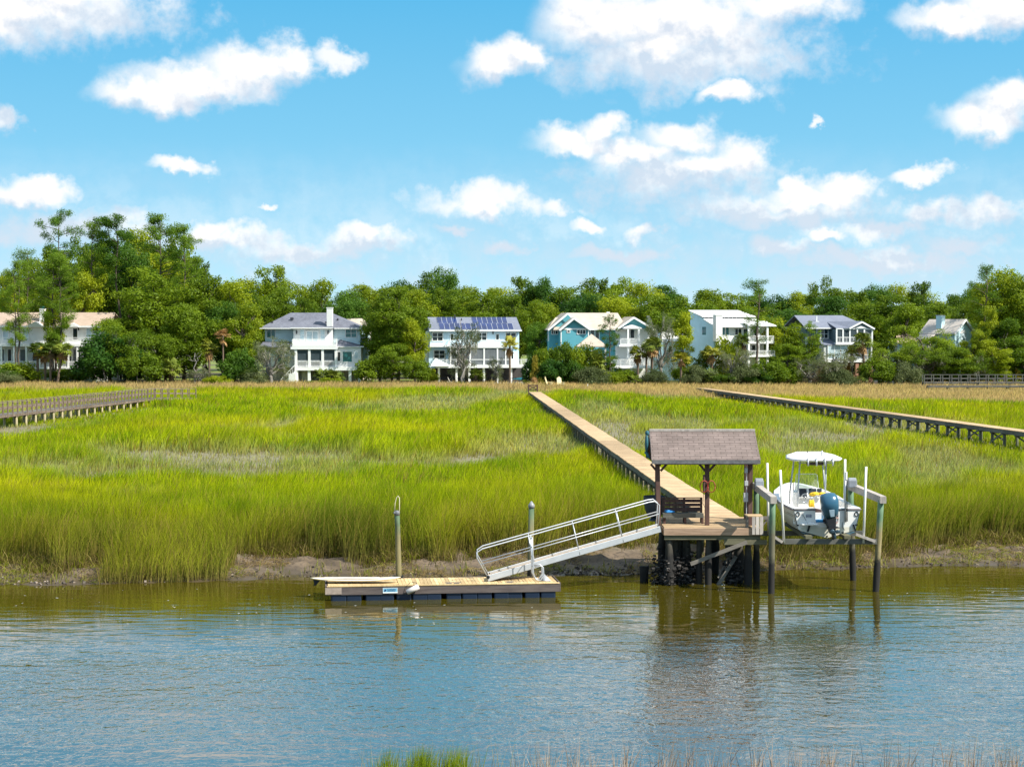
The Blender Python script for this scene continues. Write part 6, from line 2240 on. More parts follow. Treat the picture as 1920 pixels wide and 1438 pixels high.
while u < 2020:
    k = seq[i % len(seq)]
    wd = rnd.uniform(80, 118)
    plant(k, u, sk(u) + rnd.uniform(-7, 18), wd, rnd.uniform(318, 332), NAMES[k], WOOD)
    u += rnd.uniform(40, 58)
    i += 1
u = -60
i = 4
while u < 2020:
    k = seq[(i * 5) % len(seq)]
    if k == 'pine_a':
        k = 'tall_d'
    plant(k, u, sk(u) + rnd.uniform(22, 46), rnd.uniform(92, 128), rnd.uniform(303, 311), NAMES[k], WOOD)
    u += rnd.uniform(56, 74)
    i += 1
u = -60
i = 2
while u < 2020:
    k = seq[(i * 3) % len(seq)]
    plant(k, u, sk(u) + rnd.uniform(2, 22), rnd.uniform(100, 130), rnd.uniform(345, 360), NAMES[k], WOOD)
    u += rnd.uniform(72, 92)
    i += 1

T = [
    # --- far left group
    ('ragged_a', 113, 397, 92, 303, 'tall ragged dark pine rising highest at the left of the wood'),
    ('pine_d', 52, 470, 80, 300, 'thin leaning pine just left of the highest ragged pine'),
    ('pine_a', 172, 424, 84, 298, 'tall pine with bare lower trunk right of the highest ragged pine'),
    ('pine_b', 226, 412, 104, 297, 'flat topped pine whose dark trunk shows against the sky'),
    ('pine_c', 298, 410, 112, 294, 'dense tall pine with a rounded top beside the flat topped pine'),
    ('pine_c', 345, 428, 84, 291, 'dense tall pine at the right end of the tall left group'),
    ('tall_a', 290, 492, 190, 288, 'broad spreading oak below the tall pines on the left'),
    ('tall_e', 385, 508, 110, 287, 'rounded tree right of the tall left pines'),
    ('oval_a', 345, 560, 130, 279, 'leafy tree above the bend of the railed boardwalk'),
    ('pine_d', 34, 492, 86, 278, 'pine with slim bare trunk before the left edge of the rosy roofed house'),
    ('pine_d', 98, 478, 100, 278.5, 'pine standing before the middle of the rosy roofed house'),
    ('tall_b', 12, 505, 90, 296, 'yellow green tree at the left edge of the photo behind the rosy roof'),
    ('pine_c', 30, 496, 62, 277, 'leafy pine close before the left end of the rosy roofed house'),
    ('pine_c', 112, 486, 78, 277.5, 'dense needled pine before the balcony of the rosy roofed house'),
    ('oval_b', 100, 540, 58, 280, 'leafy tree behind the palms before the rosy roofed house'),
    ('oval_a', 205, 590, 100, 276, 'leafy tree before the right end of the rosy roofed house'),
    ('oval_b', 150, 500, 100, 295, 'leafy tree rising just behind the rosy tan roof'),
    ('live_a', 235, 600, 150, 274, 'broad dark oak between the rosy roofed house and the railed boardwalk'),
    ('bush_c', 205, 632, 130, 271, 'large dark rounded shrub at the start of the tan grass on the left'),
    ('bush_a', 262, 655, 90, 270, 'green rounded shrub overhanging the railed boardwalk'),
    ('oval_a', 310, 620, 90, 275, 'shady tree with visible trunk behind the boardwalk bend'),
    ('palm_a', 70, 640, 46, 272, 'leftmost tall palm of the row before the rosy roofed house'),
    ('palm_b', 84, 650, 44, 271.5, 'yellowish palm with slim trunk before the rosy roofed house'),
    ('palm_a', 94, 642, 44, 270.8, 'palm with a reddish straight trunk before the rosy roofed house'),
    ('palm_a', 104, 636, 44, 272.5, 'palm half hidden behind its neighbours before the rosy roofed house'),
    ('palm_l', 107, 642, 46, 270, 'rightmost leaning palm of the row before the rosy roofed house'),
    ('bush_b', 30, 680, 110, 273, 'yellow green shrub at the left edge under the palms'),
    ('bush_a', 4, 690, 70, 270, 'green shrub at the left edge of the far shore'),
    ('bush_a', 128, 690, 80, 273.5, 'low green shrub at the foot of the leaning palm'),
    ('bush_d', 15, 698, 60, 268.5, 'grey twiggy shrub at the left edge beside the tan grass'),
    ('palm_dead', 418, 614, 40, 272, 'dead palm with orange brown fronds on a bare slim trunk'),
    ('palm_b', 392, 634, 42, 273, 'shaggy palm with brown skirt left of the dead orange palm'),
    ('palm_c', 322, 668, 42, 270.5, 'low palm by the end of the railed boardwalk'),
    ('live_c', 372, 690, 50, 270, 'low grey leafed bush tree under the shaggy palm'),
    ('tall_d', 440, 512, 120, 289, 'tall light green tree left of the white chimney house'),
    ('oval_b', 455, 560, 96, 280, 'leafy tree close to the left wall of the white chimney house'),
    ('tall_c', 418, 560, 90, 284, 'dark tree standing behind the dead orange palm'),
    ('bush_c', 445, 660, 80, 274, 'dark shrub left of the white chimney house'),
    ('bush_b', 405, 705, 60, 270, 'low bright shrub under the dead orange palm'),
    ('palm_c', 470, 690, 44, 271, 'low palmetto left of the mossy oak'),
    ('live_c', 508, 632, 84, 270.5, 'grey mossy oak before the left part of the white chimney house'),
    ('bush_d', 480, 700, 60, 270, 'grey green shrub below the mossy oak on the left'),
    ('palm_c', 604, 690, 36, 274.5, 'short palm left of centre under the white porch'),
    ('palm_c', 622, 692, 38, 274, 'short palm right of centre under the white porch'),
    ('palm_c', 636, 696, 28, 275, 'smallest palm under the white porch'),
    ('bush_b', 618, 708, 50, 272, 'bright low shrub before the short palms of the white porch'),
    ('bush_a', 590, 713, 44, 272.5, 'low green shrub at the column foot of the white porch'),
    ('bush_a', 655, 716, 40, 272, 'low shrub at the right column foot of the white porch'),
    ('bush_a', 700, 668, 74, 272.5, 'rounded green tree shrub covering the right porch corner'),
    # --- between white and light blue houses
    ('tall_e', 745, 528, 124, 281, 'tall greyish green tree between the white and the solar roof house'),
    ('oval_a', 712, 556, 84, 284, 'leafy tree right behind the white chimney house'),
    ('oval_b', 776, 590, 70, 278, 'slender leafy tree at the left wall of the solar roof house'),
    ('oval_a', 735, 640, 80, 273, 'lower leafy tree with pale trunk between white and solar houses'),
    ('bush_a', 782, 672, 60, 272, 'green shrub tree at the stair of the solar roof house'),
    ('bush_b', 806, 692, 36, 273, 'bright shrub at the corner of the solar house terrace'),
    ('live_c', 870, 606, 70, 271.5, 'bare twisted grey oak before the porch of the solar roof house'),
    ('palm_c', 892, 690, 40, 271, 'low palmetto beside the bare twisted oak'),
    ('bush_c', 862, 716, 28, 270.5, 'small dark shrub at the foot of the bare twisted oak'),
    ('palm_b', 956, 628, 36, 271, 'tall palm with yellow fronds at the right of the solar roof house'),
    ('palm_c', 986, 712, 22, 271, 'tiny palm beside the gate of the long boardwalk'),
    ('live_c', 930, 668, 34, 272, 'thin mossy sapling before the solar house porch'),
    ('tall_b', 1000, 555, 80, 296, 'yellow green tree between the solar house and the teal house'),
    ('tall_c', 1012, 600, 70, 291, 'dark tree at the left gable of the teal house'),
    # --- before the teal house
    ('bush_c', 1000, 672, 46, 275, 'dark shrub left end of the hedge before the teal house'),
    ('bush_b', 1022, 655, 60, 274, 'bright shrub in the hedge below the teal gable'),
    ('bush_y', 1006, 664, 34, 272.5, 'yellow leaved shrub in the hedge before the teal house'),
    ('bush_a', 1058, 640, 66, 275, 'tall green shrub before the teal gable wall'),
    ('bush_b', 1092, 648, 70, 273.5, 'bright green shrub hiding the foot of the garden pavilion'),
    ('bush_c', 1040, 678, 70, 271.8, 'deep green shrub behind the two garden chairs'),
    ('bush_c', 1078, 680, 60, 271.5, 'deep green shrub behind the orange table top'),
    ('oval_b', 1128, 650, 56, 274, 'leafy small tree right of the garden pavilion'),
    ('palm_c', 1118, 656, 40, 272, 'bushy palm below the garden pavilion'),
    ('bush_d', 1112, 690, 86, 269.5, 'grey green spreading juniper near the orange table top'),
    ('young_pine', 1145, 596, 48, 272.5, 'slender young pine before the white balcony of the teal house'),
    ('bush_b', 1150, 698, 60, 270, 'bright shrub at the foot of the young pine'),
    ('palm_b', 1196, 648, 42, 271, 'palm with drooping yellow fronds before the teal house'),
    ('palm_l', 1222, 630, 48, 272, 'large leaning palm with tan skirt right of the teal house'),
    ('palm_a', 1212, 640, 40, 273.5, 'palm behind the large leaning palm'),
    ('palm_c', 1190, 702, 34, 269.5, 'low palmetto below the drooping palm'),
    ('bush_d', 1225, 694, 60, 269.8, 'grey shrub under the large leaning palm'),
    ('bush_y', 1243, 712, 26, 269, 'yellow shrub at the tan grass edge below the leaning palm'),
    ('bush_a', 1172, 690, 50, 271, 'round green shrub between the young pine and the palms'),
    ('live_c', 1240, 588, 74, 284, 'mossy grey oak before the pale blue cottage'),
    ('slim_a', 1281, 572, 46, 279, 'narrow bright tree at the left wall of the modern white house'),
    ('palm_b', 1277, 660, 42, 271, 'palm on a slim pale trunk below the pale blue cottage'),
    ('bush_a', 1290, 684, 60, 273, 'green shrub between the cottage and the modern house'),
    ('palm_b', 1335, 648, 50, 273, 'yellowing palm left below the modern white house'),
    ('palm_c', 1318, 652, 42, 274.5, 'green palm crown against the shaded side wall of the modern house'),
    ('bush_b', 1362, 634, 60, 275, 'bright shrub tree below the chimney of the modern house'),
    ('palm_a', 1392, 622, 38, 275, 'dark palm before the balcony of the modern house'),
    ('live_c', 1378, 652, 76, 272, 'grey mossy tree before the lower floor of the modern house'),
    ('bush_d', 1310, 688, 74, 270.5, 'grey green shrub above the start of the braced boardwalk'),
    ('palm_c', 1335, 690, 40, 269.5, 'low yellow green palm above the start of the braced boardwalk'),
    ('bush_d', 1395, 684, 80, 270.5, 'broad grey shrub below the modern white house'),
    ('bush_a', 1355, 700, 56, 269.5, 'low green shrub by the braced boardwalk'),
    ('pine_d', 1421, 527, 100, 273, 'tall thin crowned pine with dark trunk before the modern house'),
    ('bush_a', 1445, 672, 74, 271, 'green shrub at the foot of the thin crowned pine'),
    ('bush_c', 1425, 696, 60, 269.8, 'low dark shrub at the foot of the thin crowned pine'),
    # --- between modern and slate blue houses
    ('oval_b', 1462, 590, 80, 286, 'light green tree between the modern and the slate blue house'),
    ('oval_b', 1500, 600, 84, 276.5, 'leafy tree before the left end of the slate blue house'),
    ('young_pine', 1516, 608, 50, 275, 'young pine before the left windows of the slate blue house'),
    ('oval_a', 1478, 640, 84, 273, 'dense green tree left of the slate blue house'),
    ('bush_b', 1470, 686, 70, 270.5, 'bright shrub left of the slate blue house'),
    ('live_c', 1520, 668, 84, 270.5, 'grey spreading tree at the left of the brick base'),
    ('live_c', 1568, 656, 80, 270.8, 'mossy grey tree before the porch of the slate blue house'),
    ('bush_d', 1575, 694, 80, 269.5, 'grey shrub at the foot of the slate blue house'),
    ('palm_b', 1598, 646, 36, 272.5, 'palm with orange fronds before the lower porch of the slate blue house'),
    ('palm_l', 1622, 622, 44, 272, 'tall palm at the right corner of the slate blue house'),
    ('palm_c', 1618, 696, 30, 270.5, 'low palmetto at the brick columns'),
    # --- right
    ('live_a', 1672, 634, 116, 275, 'dark green oak right of the slate blue house'),
    ('bush_a', 1650, 672, 80, 271.5, 'rounded green shrub above the pale boxes'),
    ('bush_d', 1700, 682, 70, 270, 'grey leafed shrub right of the pale boxes'),
    ('live_b', 1750, 604, 140, 277, 'large oak with long dark crooked limbs before the pale gabled house'),
    ('live_a', 1738, 640, 120, 273.5, 'spreading dark oak beside the far railed boardwalk'),
    ('oval_a', 1700, 560, 100, 299, 'light crowned tree behind the mostly hidden pale house'),
    ('oval_a', 1795, 648, 90, 274, 'leafy tree before the gable of the pale house'),
    ('oval_a', 1758, 626, 74, 275.5, 'leafy crown just below the chimney of the pale gabled house'),
    ('oval_b', 1826, 612, 60, 276, 'leafy tree hiding the right corner of the pale gabled house'),
    ('oval_b', 1852, 566, 60, 283, 'young leafy tree right of the pale gabled house'),
    ('tall_d', 1868, 488, 120, 290, 'tall light green tree near the right edge with twiggy top'),
    ('tall_b', 1918, 505, 110, 287, 'tall yellow green tree at the right edge of the photo'),
    ('pine_d', 1847, 500, 80, 285, 'pine with a dark bare trunk near the right edge'),
    ('oval_a', 1885, 590, 110, 281, 'rounded mid green tree at the right edge'),
    ('oval_b', 1862, 632, 80, 276, 'lower leafy tree above the far railed boardwalk'),
    ('live_b', 1820, 650, 90, 274.5, 'dark oak with a bare white snag limb above the far boardwalk'),
    ('bush_a', 1905, 660, 80, 288.5, 'green shrub at the right edge behind the far boardwalk'),
    ('palm_b', 1893, 645, 28, 289, 'small palm with yellow crown near the right edge'),
    ('bush_b', 1878, 680, 60, 287.5, 'bright shrub behind the far railed boardwalk'),
    ('bush_y', 1903, 690, 30, 287.2, 'yellow shrub behind the far railed boardwalk'),
    ('bush_c', 1770, 685, 80, 287.5, 'dark shrub under the large crooked oak'),
    ('bush_c', 1835, 690, 70, 287.3, 'dark shrub behind the middle of the far railed boardwalk'),
    ('bush_c', 1722, 694, 56, 287, 'dark shrub at the left end of the far railed boardwalk'),
    ('bush_c', 1960, 670, 110, 288, 'dark shrub beyond the right edge behind the far boardwalk'),
]
LIVE_Y = {}
for key, u, vt, wd, Y, lab in T:
    plant(key, u, vt, wd, Y, lab)
# ---------------------------------------------------------------- marsh grass
rng = np.random.default_rng(12)


def grass_material(name, trans=0.32):
    m, q, p, o = shader(name)
    a = q.n('ShaderNodeAttribute', attribute_name='Col')
    q.put(p.inputs['Base Color'], a.outputs['Color'])
    p.inputs['Roughness'].default_value = 0.6
    p.inputs['Specular IOR Level'].default_value = 0.06
    t = q.n('ShaderNodeBsdfTranslucent')
    q.link(a.outputs['Color'], t.inputs['Color'])
    ms = q.n('ShaderNodeMixShader')
    ms.inputs[0].default_value = trans
    q.link(p.outputs[0], ms.inputs[1])
    q.link(t.outputs[0], ms.inputs[2])
    q.link(ms.outputs[0], o.inputs['Surface'])
    return m


def blades(name, x, y, z, h, w, lx, ly, c0, c1, c2, mat, seg=0.5):
    """one tapering bent blade for each root; c0/c1/c2 colours at foot, middle and tip; (lx, ly) sideways travel of the tip"""
    n = len(x)
    ph = rng.random(n) * math.pi
    wx, wy = np.cos(ph) * w / 2, np.sin(ph) * w / 2 * 0.6
    b = np.stack([x, y, z - 0.05], 1)
    m = b + np.stack([lx * 0.30, ly * 0.30, h * (0.56 + 0 * h)], 1)
    t = b + np.stack([lx, ly, h * np.sqrt(np.clip(1 - 0.35 * (lx ** 2 + ly ** 2) / h ** 2, 0.05, 1))], 1)
    wv = np.stack([wx, wy, 0 * wx], 1)
    v = np.stack([b - wv, b + wv, m - wv * 0.85, m + wv * 0.85, t], 1).reshape(-1, 3)
    i = np.arange(n)[:, None] * 5
    loops = np.concatenate([i + np.array([[0, 1, 3, 2]]), i + np.array([[2, 3, 4]])], 1).ravel()
    counts = np.tile([4, 3], n)
    me = bpy.data.meshes.new(name)
    big_mesh(me, v, loops, counts)
    col = np.ones((n, 5, 4), np.float32)
    col[:, 0, :3] = col[:, 1, :3] = c0
    col[:, 2, :3] = col[:, 3, :3] = c1
    col[:, 4, :3] = c2
    ca = me.color_attributes.new('Col', 'FLOAT_COLOR', 'POINT')
    ca.data.foreach_set('color', col.ravel())
    me.materials.append(mat)
    me.update()
    o = bpy.data.objects.new(name, me)
    C.objects.link(o)
    return o


def gp(u, v, z=1.5):
    """ground place seen in direction (u, v) at height z"""
    lo, hi = 60, 400
    for _ in range(50):
        md = (lo + hi) / 2
        if Zv(v, md) > z:
            lo = md
        else:
            hi = md
    # the ray goes down with distance
    return Xu(u, lo), lo


# openings where the grass is thin, short and grey: (u, v, half width u, half height v, strength)
SPARSE = [(395, 848, 215, 16, 0.85), (330, 874, 240, 12, 0.75), (700, 856, 120, 10, 0.8), (55, 868, 70, 10, 0.8), (890, 850, 85, 10, 1.0), (780, 862, 130, 8, 0.6), (1010, 842, 60, 10, 0.6), (1150, 800, 60, 18, 0.85), (1185, 820, 60, 14, 0.7), (1535, 812, 110, 16, 0.8), (1470, 835, 60, 14, 0.6), (1665, 806, 40, 12, 0.7),
          (535, 790, 34, 8, 0.7), (480, 800, 60, 6, 0.5), (1085, 775, 60, 10, 0.5), (60, 796, 110, 6, 0.9), (1760, 905, 90, 8, 0.5), (240, 918, 60, 5, 0.55), (1260, 840, 40, 14, 0.5), (170, 838, 60, 8, 0.7), (1640, 770, 50, 4, 0.5), (600, 860, 60, 12, 0.5)]
SPOTS = []
for (u, v, a, b, s) in SPARSE:
    cx, cy = gp(u, v)
    SPOTS.append((cx, cy, a * cy / F, abs(gp(u, v - b)[1] - gp(u, v + b)[1]) / 2, s))


def sparse(x, y):
    r = np.zeros_like(x)
    nx, ny = (fbm(x * 0.35, y * 0.10, 51) - 0.5) * 1.4, (fbm(x * 0.3, y * 0.12, 57) - 0.5) * 1.4
    for (cx, cy, a, b, s) in SPOTS:
        d = np.sqrt(((x - cx) / a + nx) ** 2 + ((y - cy) / b + ny) ** 2)
        r = np.maximum(r, s * np.clip(1.35 - d, 0, 0.7) / 0.7)
    g = np.clip((fbm(x * 0.10, y * 0.035, 71) - 0.60) / 0.10, 0, 1) * 0.55 * (y > 95)
    return np.maximum(r, g)


def walk_dist(x, y):
    """sideways distance to the long boardwalks (trampled strip under each)"""
    d1 = np.abs(x - np.interp(y, [71, 76, 85, 128, 226], [8.86, 8.86, 8.5, 6.75, 2.86]))
    d1 = np.where(y > 228, 9, d1)
    d2 = np.abs(x - np.interp(y, [106, 137.7, 250], [41.8, 38.9, 26.1]))
    d3 = np.abs(x - np.interp(y, [140, 166, 214], [-48.6, -46.9, -42.6]))
    return d1, np.where(y < 252, d2, 9), np.where(y < 216, d3, 9)


GR = grass_material('marsh_grass_blade')
def A(*c):
    return np.array(c, np.float32)
def mixc(a, b, t):
    return a * (1 - t[:, None]) + b * t[:, None]


def field(y0, y1, dens, w0, seed, shoreline=False):
    x1 = 0.2824 * y1 * 1.10 + 6
    n = int((y1 - y0) * 2 * x1 * dens)
    x = rng.uniform(-x1, x1, n)
    if shoreline:
        dd = rng.uniform(y0 - 76, y1 - 76, n)
        y = shore(x) + dd
    else:
        y = rng.uniform(y0, y1, n)
    y = y
    d = y - shore(x)
    keep = np.abs(x) < 0.2824 * y * 1.10 + 5
    sp = sparse(x, y)
    tuft_ = np.clip(1.25 - np.abs(x + 14.1) / 2.6, 0, 1) * (d < 3.6)      # a bright tussock that reaches down to the water
    clump = fbm(x * 0.9, y * 0.55, 31)
    big = fbm(x * 0.12, y * 0.05, 33)
    keep &= rng.random(n) > sp * 0.93
    keep &= d > 1.2 + 5.6 * np.clip(fbm(x * 0.16 + 9, x * 0, 35) - 0.22, 0, 1) + 0.9 * vnoise(x * 1.3, y * 0, 36) + 1.2 * (vnoise(x * 0.6, y * 0.9, 37) - 0.5) - 4.2 * (tuft_ > 0.3)
    d1, d2, d3 = walk_dist(x, y)
    und = (d1 < 0.85)
    keep &= ~und
    keep &= ~((x > 5.8) & (x < 10.2) & (y < 76.6))
    keep &= ~((x > 10.0) & (x < 14.8) & (y < 77.0))
    # height: tall rank growth along the creek, shorter on the marsh plain
    h = np.interp(d, [0, 2, 5, 10, 20, 60], [1.3, 1.95, 2.05, 1.7, 1.3, 1.08]) * (0.86 + 0.28 * clump) * (0.66 + 0.68 * big)
    h *= (1 - 0.72 * sp) * (1 + 0.42 * np.clip(np.maximum(sparse(x, y - 8.0), sparse(x, y - 14.0)) - sp, 0, 1))
    far = np.clip((y - 205 - 9 * (fbm(x * 0.05, y * 0, 91) - 0.5) * 2) / 12, 0, 1)      # rushes near the far shore turn tan
    tan = np.clip((y - (251 + np.clip(x, 2, 60) * -0.75) - 10 * (fbm(x * 0.06, y * 0.03, 93) - 0.5)) / 6, 0, 1)
    h = h * (1 - tan) + tan * 0.85 * (0.7 + 0.6 * clump)
    h *= rng.uniform(0.55, 1.18, n)
    h = np.where(d1 < 2.0, np.minimum(h, 1.25), h)
    wob = 2.5 * (fbm(x * 0.15, y * 0.08, 97) - 0.5)
    lowR = (d2 < 5.5 + wob) & (x < np.interp(y, [106, 137.7, 250], [43, 40, 27])) & (y > 112) & (y < 236)
    lowL = (d3 < 8.0 + wob) & (x > np.interp(y, [140, 166, 214], [-50, -48, -44])) & (y > 136) & (y < 206)
    low = lowR | lowL
    h = np.where(low, np.minimum(h, 0.42), h)
    keep &= ~(low & (rng.random(n) < 0.5))
    w = w0 * rng.uniform(0.7, 1.3, n)
    wind = 0.09 + 0.20 * (fbm(x * 0.3, y * 0.2, 41) - 0.3)
    lx = h * (wind + 0.9 * (vnoise(x * 0.8, y * 0.5, 43) - 0.5) * (vnoise(x * 0.3, y * 0.2, 44)) + rng.normal(0, 0.22, n))
    ly = h * (0.8 * (vnoise(x * 0.8 + 50, y * 0.5, 45) - 0.5) * vnoise(x * 0.3, y * 0.2, 46) + rng.normal(0, 0.18, n))
    tone = np.clip(fbm(x * 0.30, y * 0.12, 61) * 1.1 + rng.normal(0, 0.32, n) - 0.03, 0, 1)
    yel = np.clip((fbm(x * 0.10, y * 0.06, 63) - 0.42) * 3.5 + rng.normal(0, 0.15, n), 0, 1)
    c = mixc(A(0.125, 0.235, 0.003), A(0.43, 0.50, 0.003), tone)
    c = mixc(c, A(0.58, 0.51, 0.005), yel * 0.42)
    olive = np.clip(1 - d / 30, 0, 1) * np.clip((fbm(x * 0.25, y * 0.22, 67) - 0.35) * 3, 0, 1)
    c = mixc(c, A(0.30, 0.26, 0.008), olive * 0.55)
    c = mixc(c, A(0.085, 0.15, 0.003), np.clip(1.15 - d / 26, 0, 1) * np.clip(0.25 + 1.1 * (fbm(x * 0.35, y * 0.3, 68) - 0.3), 0, 0.75))
    c = mixc(c, A(0.38, 0.355, 0.19), np.clip(sp * 1.1, 0, 1) * rng.uniform(0.5, 1.0, n))
    c = mixc(c, A(0.55, 0.37, 0.165), tan * rng.uniform(0.65, 1.0, n))
    c = mixc(c, A(0.36, 0.42, 0.006), tuft_ * 0.6)
    dry = (rng.random(n) < 0.09 + 0.10 * (d < 9) + 0.12 * (vnoise(x * 0.5, y * 0.4, 48) > 0.72)) & (tan < 0.5)
    c[dry] = A(0.31, 0.235, 0.045)
    dead = rng.uniform(0.35, 1, n)
    foot = mixc(A(0.15, 0.115, 0.035), A(0.26, 0.21, 0.07), dead)
    foot = mixc(foot, c, np.clip((y - 120) / 60, 0, 1) * 0.7)
    midc = mixc(c, foot, np.clip(0.5 - d / 18, 0.05, 0.5))
    k = keep & (h > 0.12)
    z = ground_z(x, y)
    return blades('marsh_grass', x[k], y[k], z[k], h[k], w[k], lx[k], ly[k], foot[k], midc[k], c[k] * 1.05, GR)


objs = [field(75.9, 82, 250, 0.023, 1, True), field(82, 100, 125, 0.028, 2), field(100, 130, 62, 0.038, 3), field(130, 180, 32, 0.055, 4), field(180, 274, 17, 0.085, 5)]
lab = ['tall marsh grass along the creek bank', 'marsh grass of the near plain', 'marsh grass of the middle plain', 'marsh grass of the far plain', 'far marsh grass and tan rushes before the houses']
for o, l in zip(objs, lab):
    tag(o, l, 'grass', kind='stuff')

# flattened straw and stray sprouts on the mud
n = 30000
x = rng.uniform(-26, 28, n)
d = np.abs(rng.normal(1.9, 1.2, n)) + 0.1
y = shore(x) + d
k = (fbm(x * 0.6, y * 0.6, 81) > 0.44) & ~((x > 5.8) & (x < 10) & (y < 73))
x, y, d = x[k], y[k], d[k]
n = len(x)
h = rng.uniform(0.05, 0.20, n)
L_ = rng.uniform(0.25, 0.75, n)
a = rng.normal(0.2, 1.0, n)
green = rng.random(n) < np.clip((fbm(x * 0.4, y * 0.4, 83) - 0.42) * 2.6, 0, 0.6)
c = mixc(A(0.20, 0.14, 0.055), A(0.42, 0.31, 0.13), rng.random(n))
c[green] = A(0.24, 0.27, 0.02)
tag(blades('fallen_straw', x, y, ground_z(x, y) + 0.05, h, np.full(n, 0.030), L_ * np.cos(a), L_ * np.sin(a) * 0.6 - 0.1, c * 0.7, c, c, GR), 'fallen straw and trampled grass lying on the mud bank', 'straw', kind='stuff')
# oyster shells and clods on the mud
mb = MB()
r_ = random.Random(44)
for i in range(900):
    x = r_.uniform(-24, 26)
    if r_.random() < 0.4:
        x = r_.gauss(3.2, 1.6)
    y = float(shore(x)) + abs(r_.gauss(0.3, 0.6))
    z = float(ground_z(x, y))
    s_ = r_.uniform(0.03, 0.10)
    mb.tone = r_.choice((0.4, 0.6, 0.8, 1.0, 2.6))
    mb.cbox((x, y, z), s_ * 1.5, s_, s_ * r_.uniform(0.4, 1.0), r_.uniform(0, 3), r_.uniform(-0.8, 0.8))
tag(mb.build('oyster_litter', wood('shell_litter', (0.07, 0.058, 0.045), (0.16, 0.13, 0.105), 2)), 'oyster shells and mud clods scattered along the waterline', 'shells', kind='stuff')
# stems that have slumped over the edge of the bank
n = 30000
x = rng.uniform(-26, 28, n)
y = shore(x) + 1.5 + 5.6 * np.clip(fbm(x * 0.16 + 9, x * 0, 35) - 0.22, 0, 1) + rng.normal(0.45, 0.6, n)
k = (fbm(x * 0.9, y * 0.9, 87) > 0.36) & ~((x > 5.8) & (x < 10) & (y < 76))
x, y = x[k], y[k]
n = len(x)
h = rng.uniform(0.25, 0.75, n)
c = mixc(A(0.14, 0.10, 0.035), A(0.46, 0.36, 0.13), rng.random(n))
gr = rng.random(n) < 0.35
c[gr] = A(0.22, 0.25, 0.015)
tag(blades('slumped_stems', x, y, ground_z(x, y), h, np.full(n, 0.026), h * rng.normal(0.1, 0.6, n), h * rng.normal(-0.5, 0.45, n), c * 0.6, c, c, GR), 'brown slumped stems hanging over the edge of the creek bank', 'grass', kind='stuff')
# loose rooted sprouts at the waterline
n = 900
x = rng.uniform(-24, 26, n)
x = np.round(x * 0.5 + rng.normal(0, 0.15, n)) * 2 + rng.normal(0, 0.45, n)
y = shore(x) + rng.uniform(0.0, 1.4, n)
k = ~((x > 5.6) & (x < 10.4))
x, y = x[k], y[k]
n = len(x)
h = rng.uniform(0.2, 0.6, n)
c = mixc(A(0.20, 0.24, 0.02), A(0.38, 0.30, 0.12), rng.random(n))
tag(blades('bank_sprouts', x, y, ground_z(x, y), h, np.full(n, 0.034), h * rng.normal(0.1, 0.45, n), h * rng.normal(0, 0.3, n), c * 0.7, c, c, GR), 'loose grass sprouts at the water edge of the far bank', 'grass', kind='stuff')

# near bank: a green tuft and dry reeds that just reach into view
def near(name, u0, u1, n, hmin, hmax, w, cols, label, yr, lean=0.15, dens=None):
    u = rng.uniform(u0, u1, n)
    if dens is not None:
        keep = dens(u) > rng.random(n)
        u = u[keep]
        n = len(u)
    y = rng.uniform(*yr, n)
    x = (u - 960) * y / F
    z = ground_z(x, y)
    h = rng.uniform(hmin, hmax, n)
    t = rng.random(n)
    c = mixc(A(*cols[0]), A(*cols[1]), t)
    return tag(blades(name, x, y, z, h, w * rng.uniform(0.7, 1.4, n), h * (0.06 + rng.normal(0, lean, n)), h * rng.normal(0, lean, n), c * 0.8, c, c, GR), label, 'grass', kind='stuff')


tuft = lambda u: np.clip(np.sin((u - 690) / 215 * math.pi), 0, 1) * (0.55 + 0.45 * np.sin(u * 0.09))
near('near_grass_tuft', 690, 905, 3000, 0.78, 1.22, 0.014, ((0.10, 0.17, 0.008), (0.26, 0.32, 0.015)), 'bright green grass tuft at the bottom edge of the near bank', (38.2, 39.2), 0.12, tuft)
near('near_grass_sprigs', 650, 1000, 110, 0.9, 1.35, 0.011, ((0.20, 0.22, 0.06), (0.40, 0.33, 0.2)), 'thin stray sprigs beside the green tuft on the near bank', (38.2, 39.2), 0.14)
cl = np.array([970, 1010, 1030, 1075, 1080, 1110, 1160, 1175, 1240, 1255, 1285, 1300, 1335, 1362, 1420, 1452, 1500, 1540, 1552, 1560, 1600, 1668, 1690, 1705, 1782, 1822, 1838, 1880, 1892, 1905, 1912])
reed = lambda u: np.clip(1.1 - np.min(np.abs(u[:, None] - cl[None, :]), 1) / 9, 0.05, 1)
near('dry_reeds', 950, 1990, 1900, 0.8, 1.36, 0.015, ((0.30, 0.22, 0.15), (0.56, 0.45, 0.34)), 'dry pale reeds along the bottom edge of the near bank', (38.0, 39.2), 0.16, reed)
near('tall_dry_reeds', 960, 1990, 260, 1.2, 1.66, 0.014, ((0.26, 0.19, 0.14), (0.58, 0.48, 0.37)), 'tallest dry reed stalks of the near bank', (38.4, 39.2), 0.15, reed)
near('dark_stalks', 960, 1900, 50, 1.0, 1.5, 0.014, ((0.05, 0.05, 0.06), (0.10, 0.08, 0.08)), 'thin dark stalks among the dry reeds of the near bank', (38.2, 39.2), 0.18)
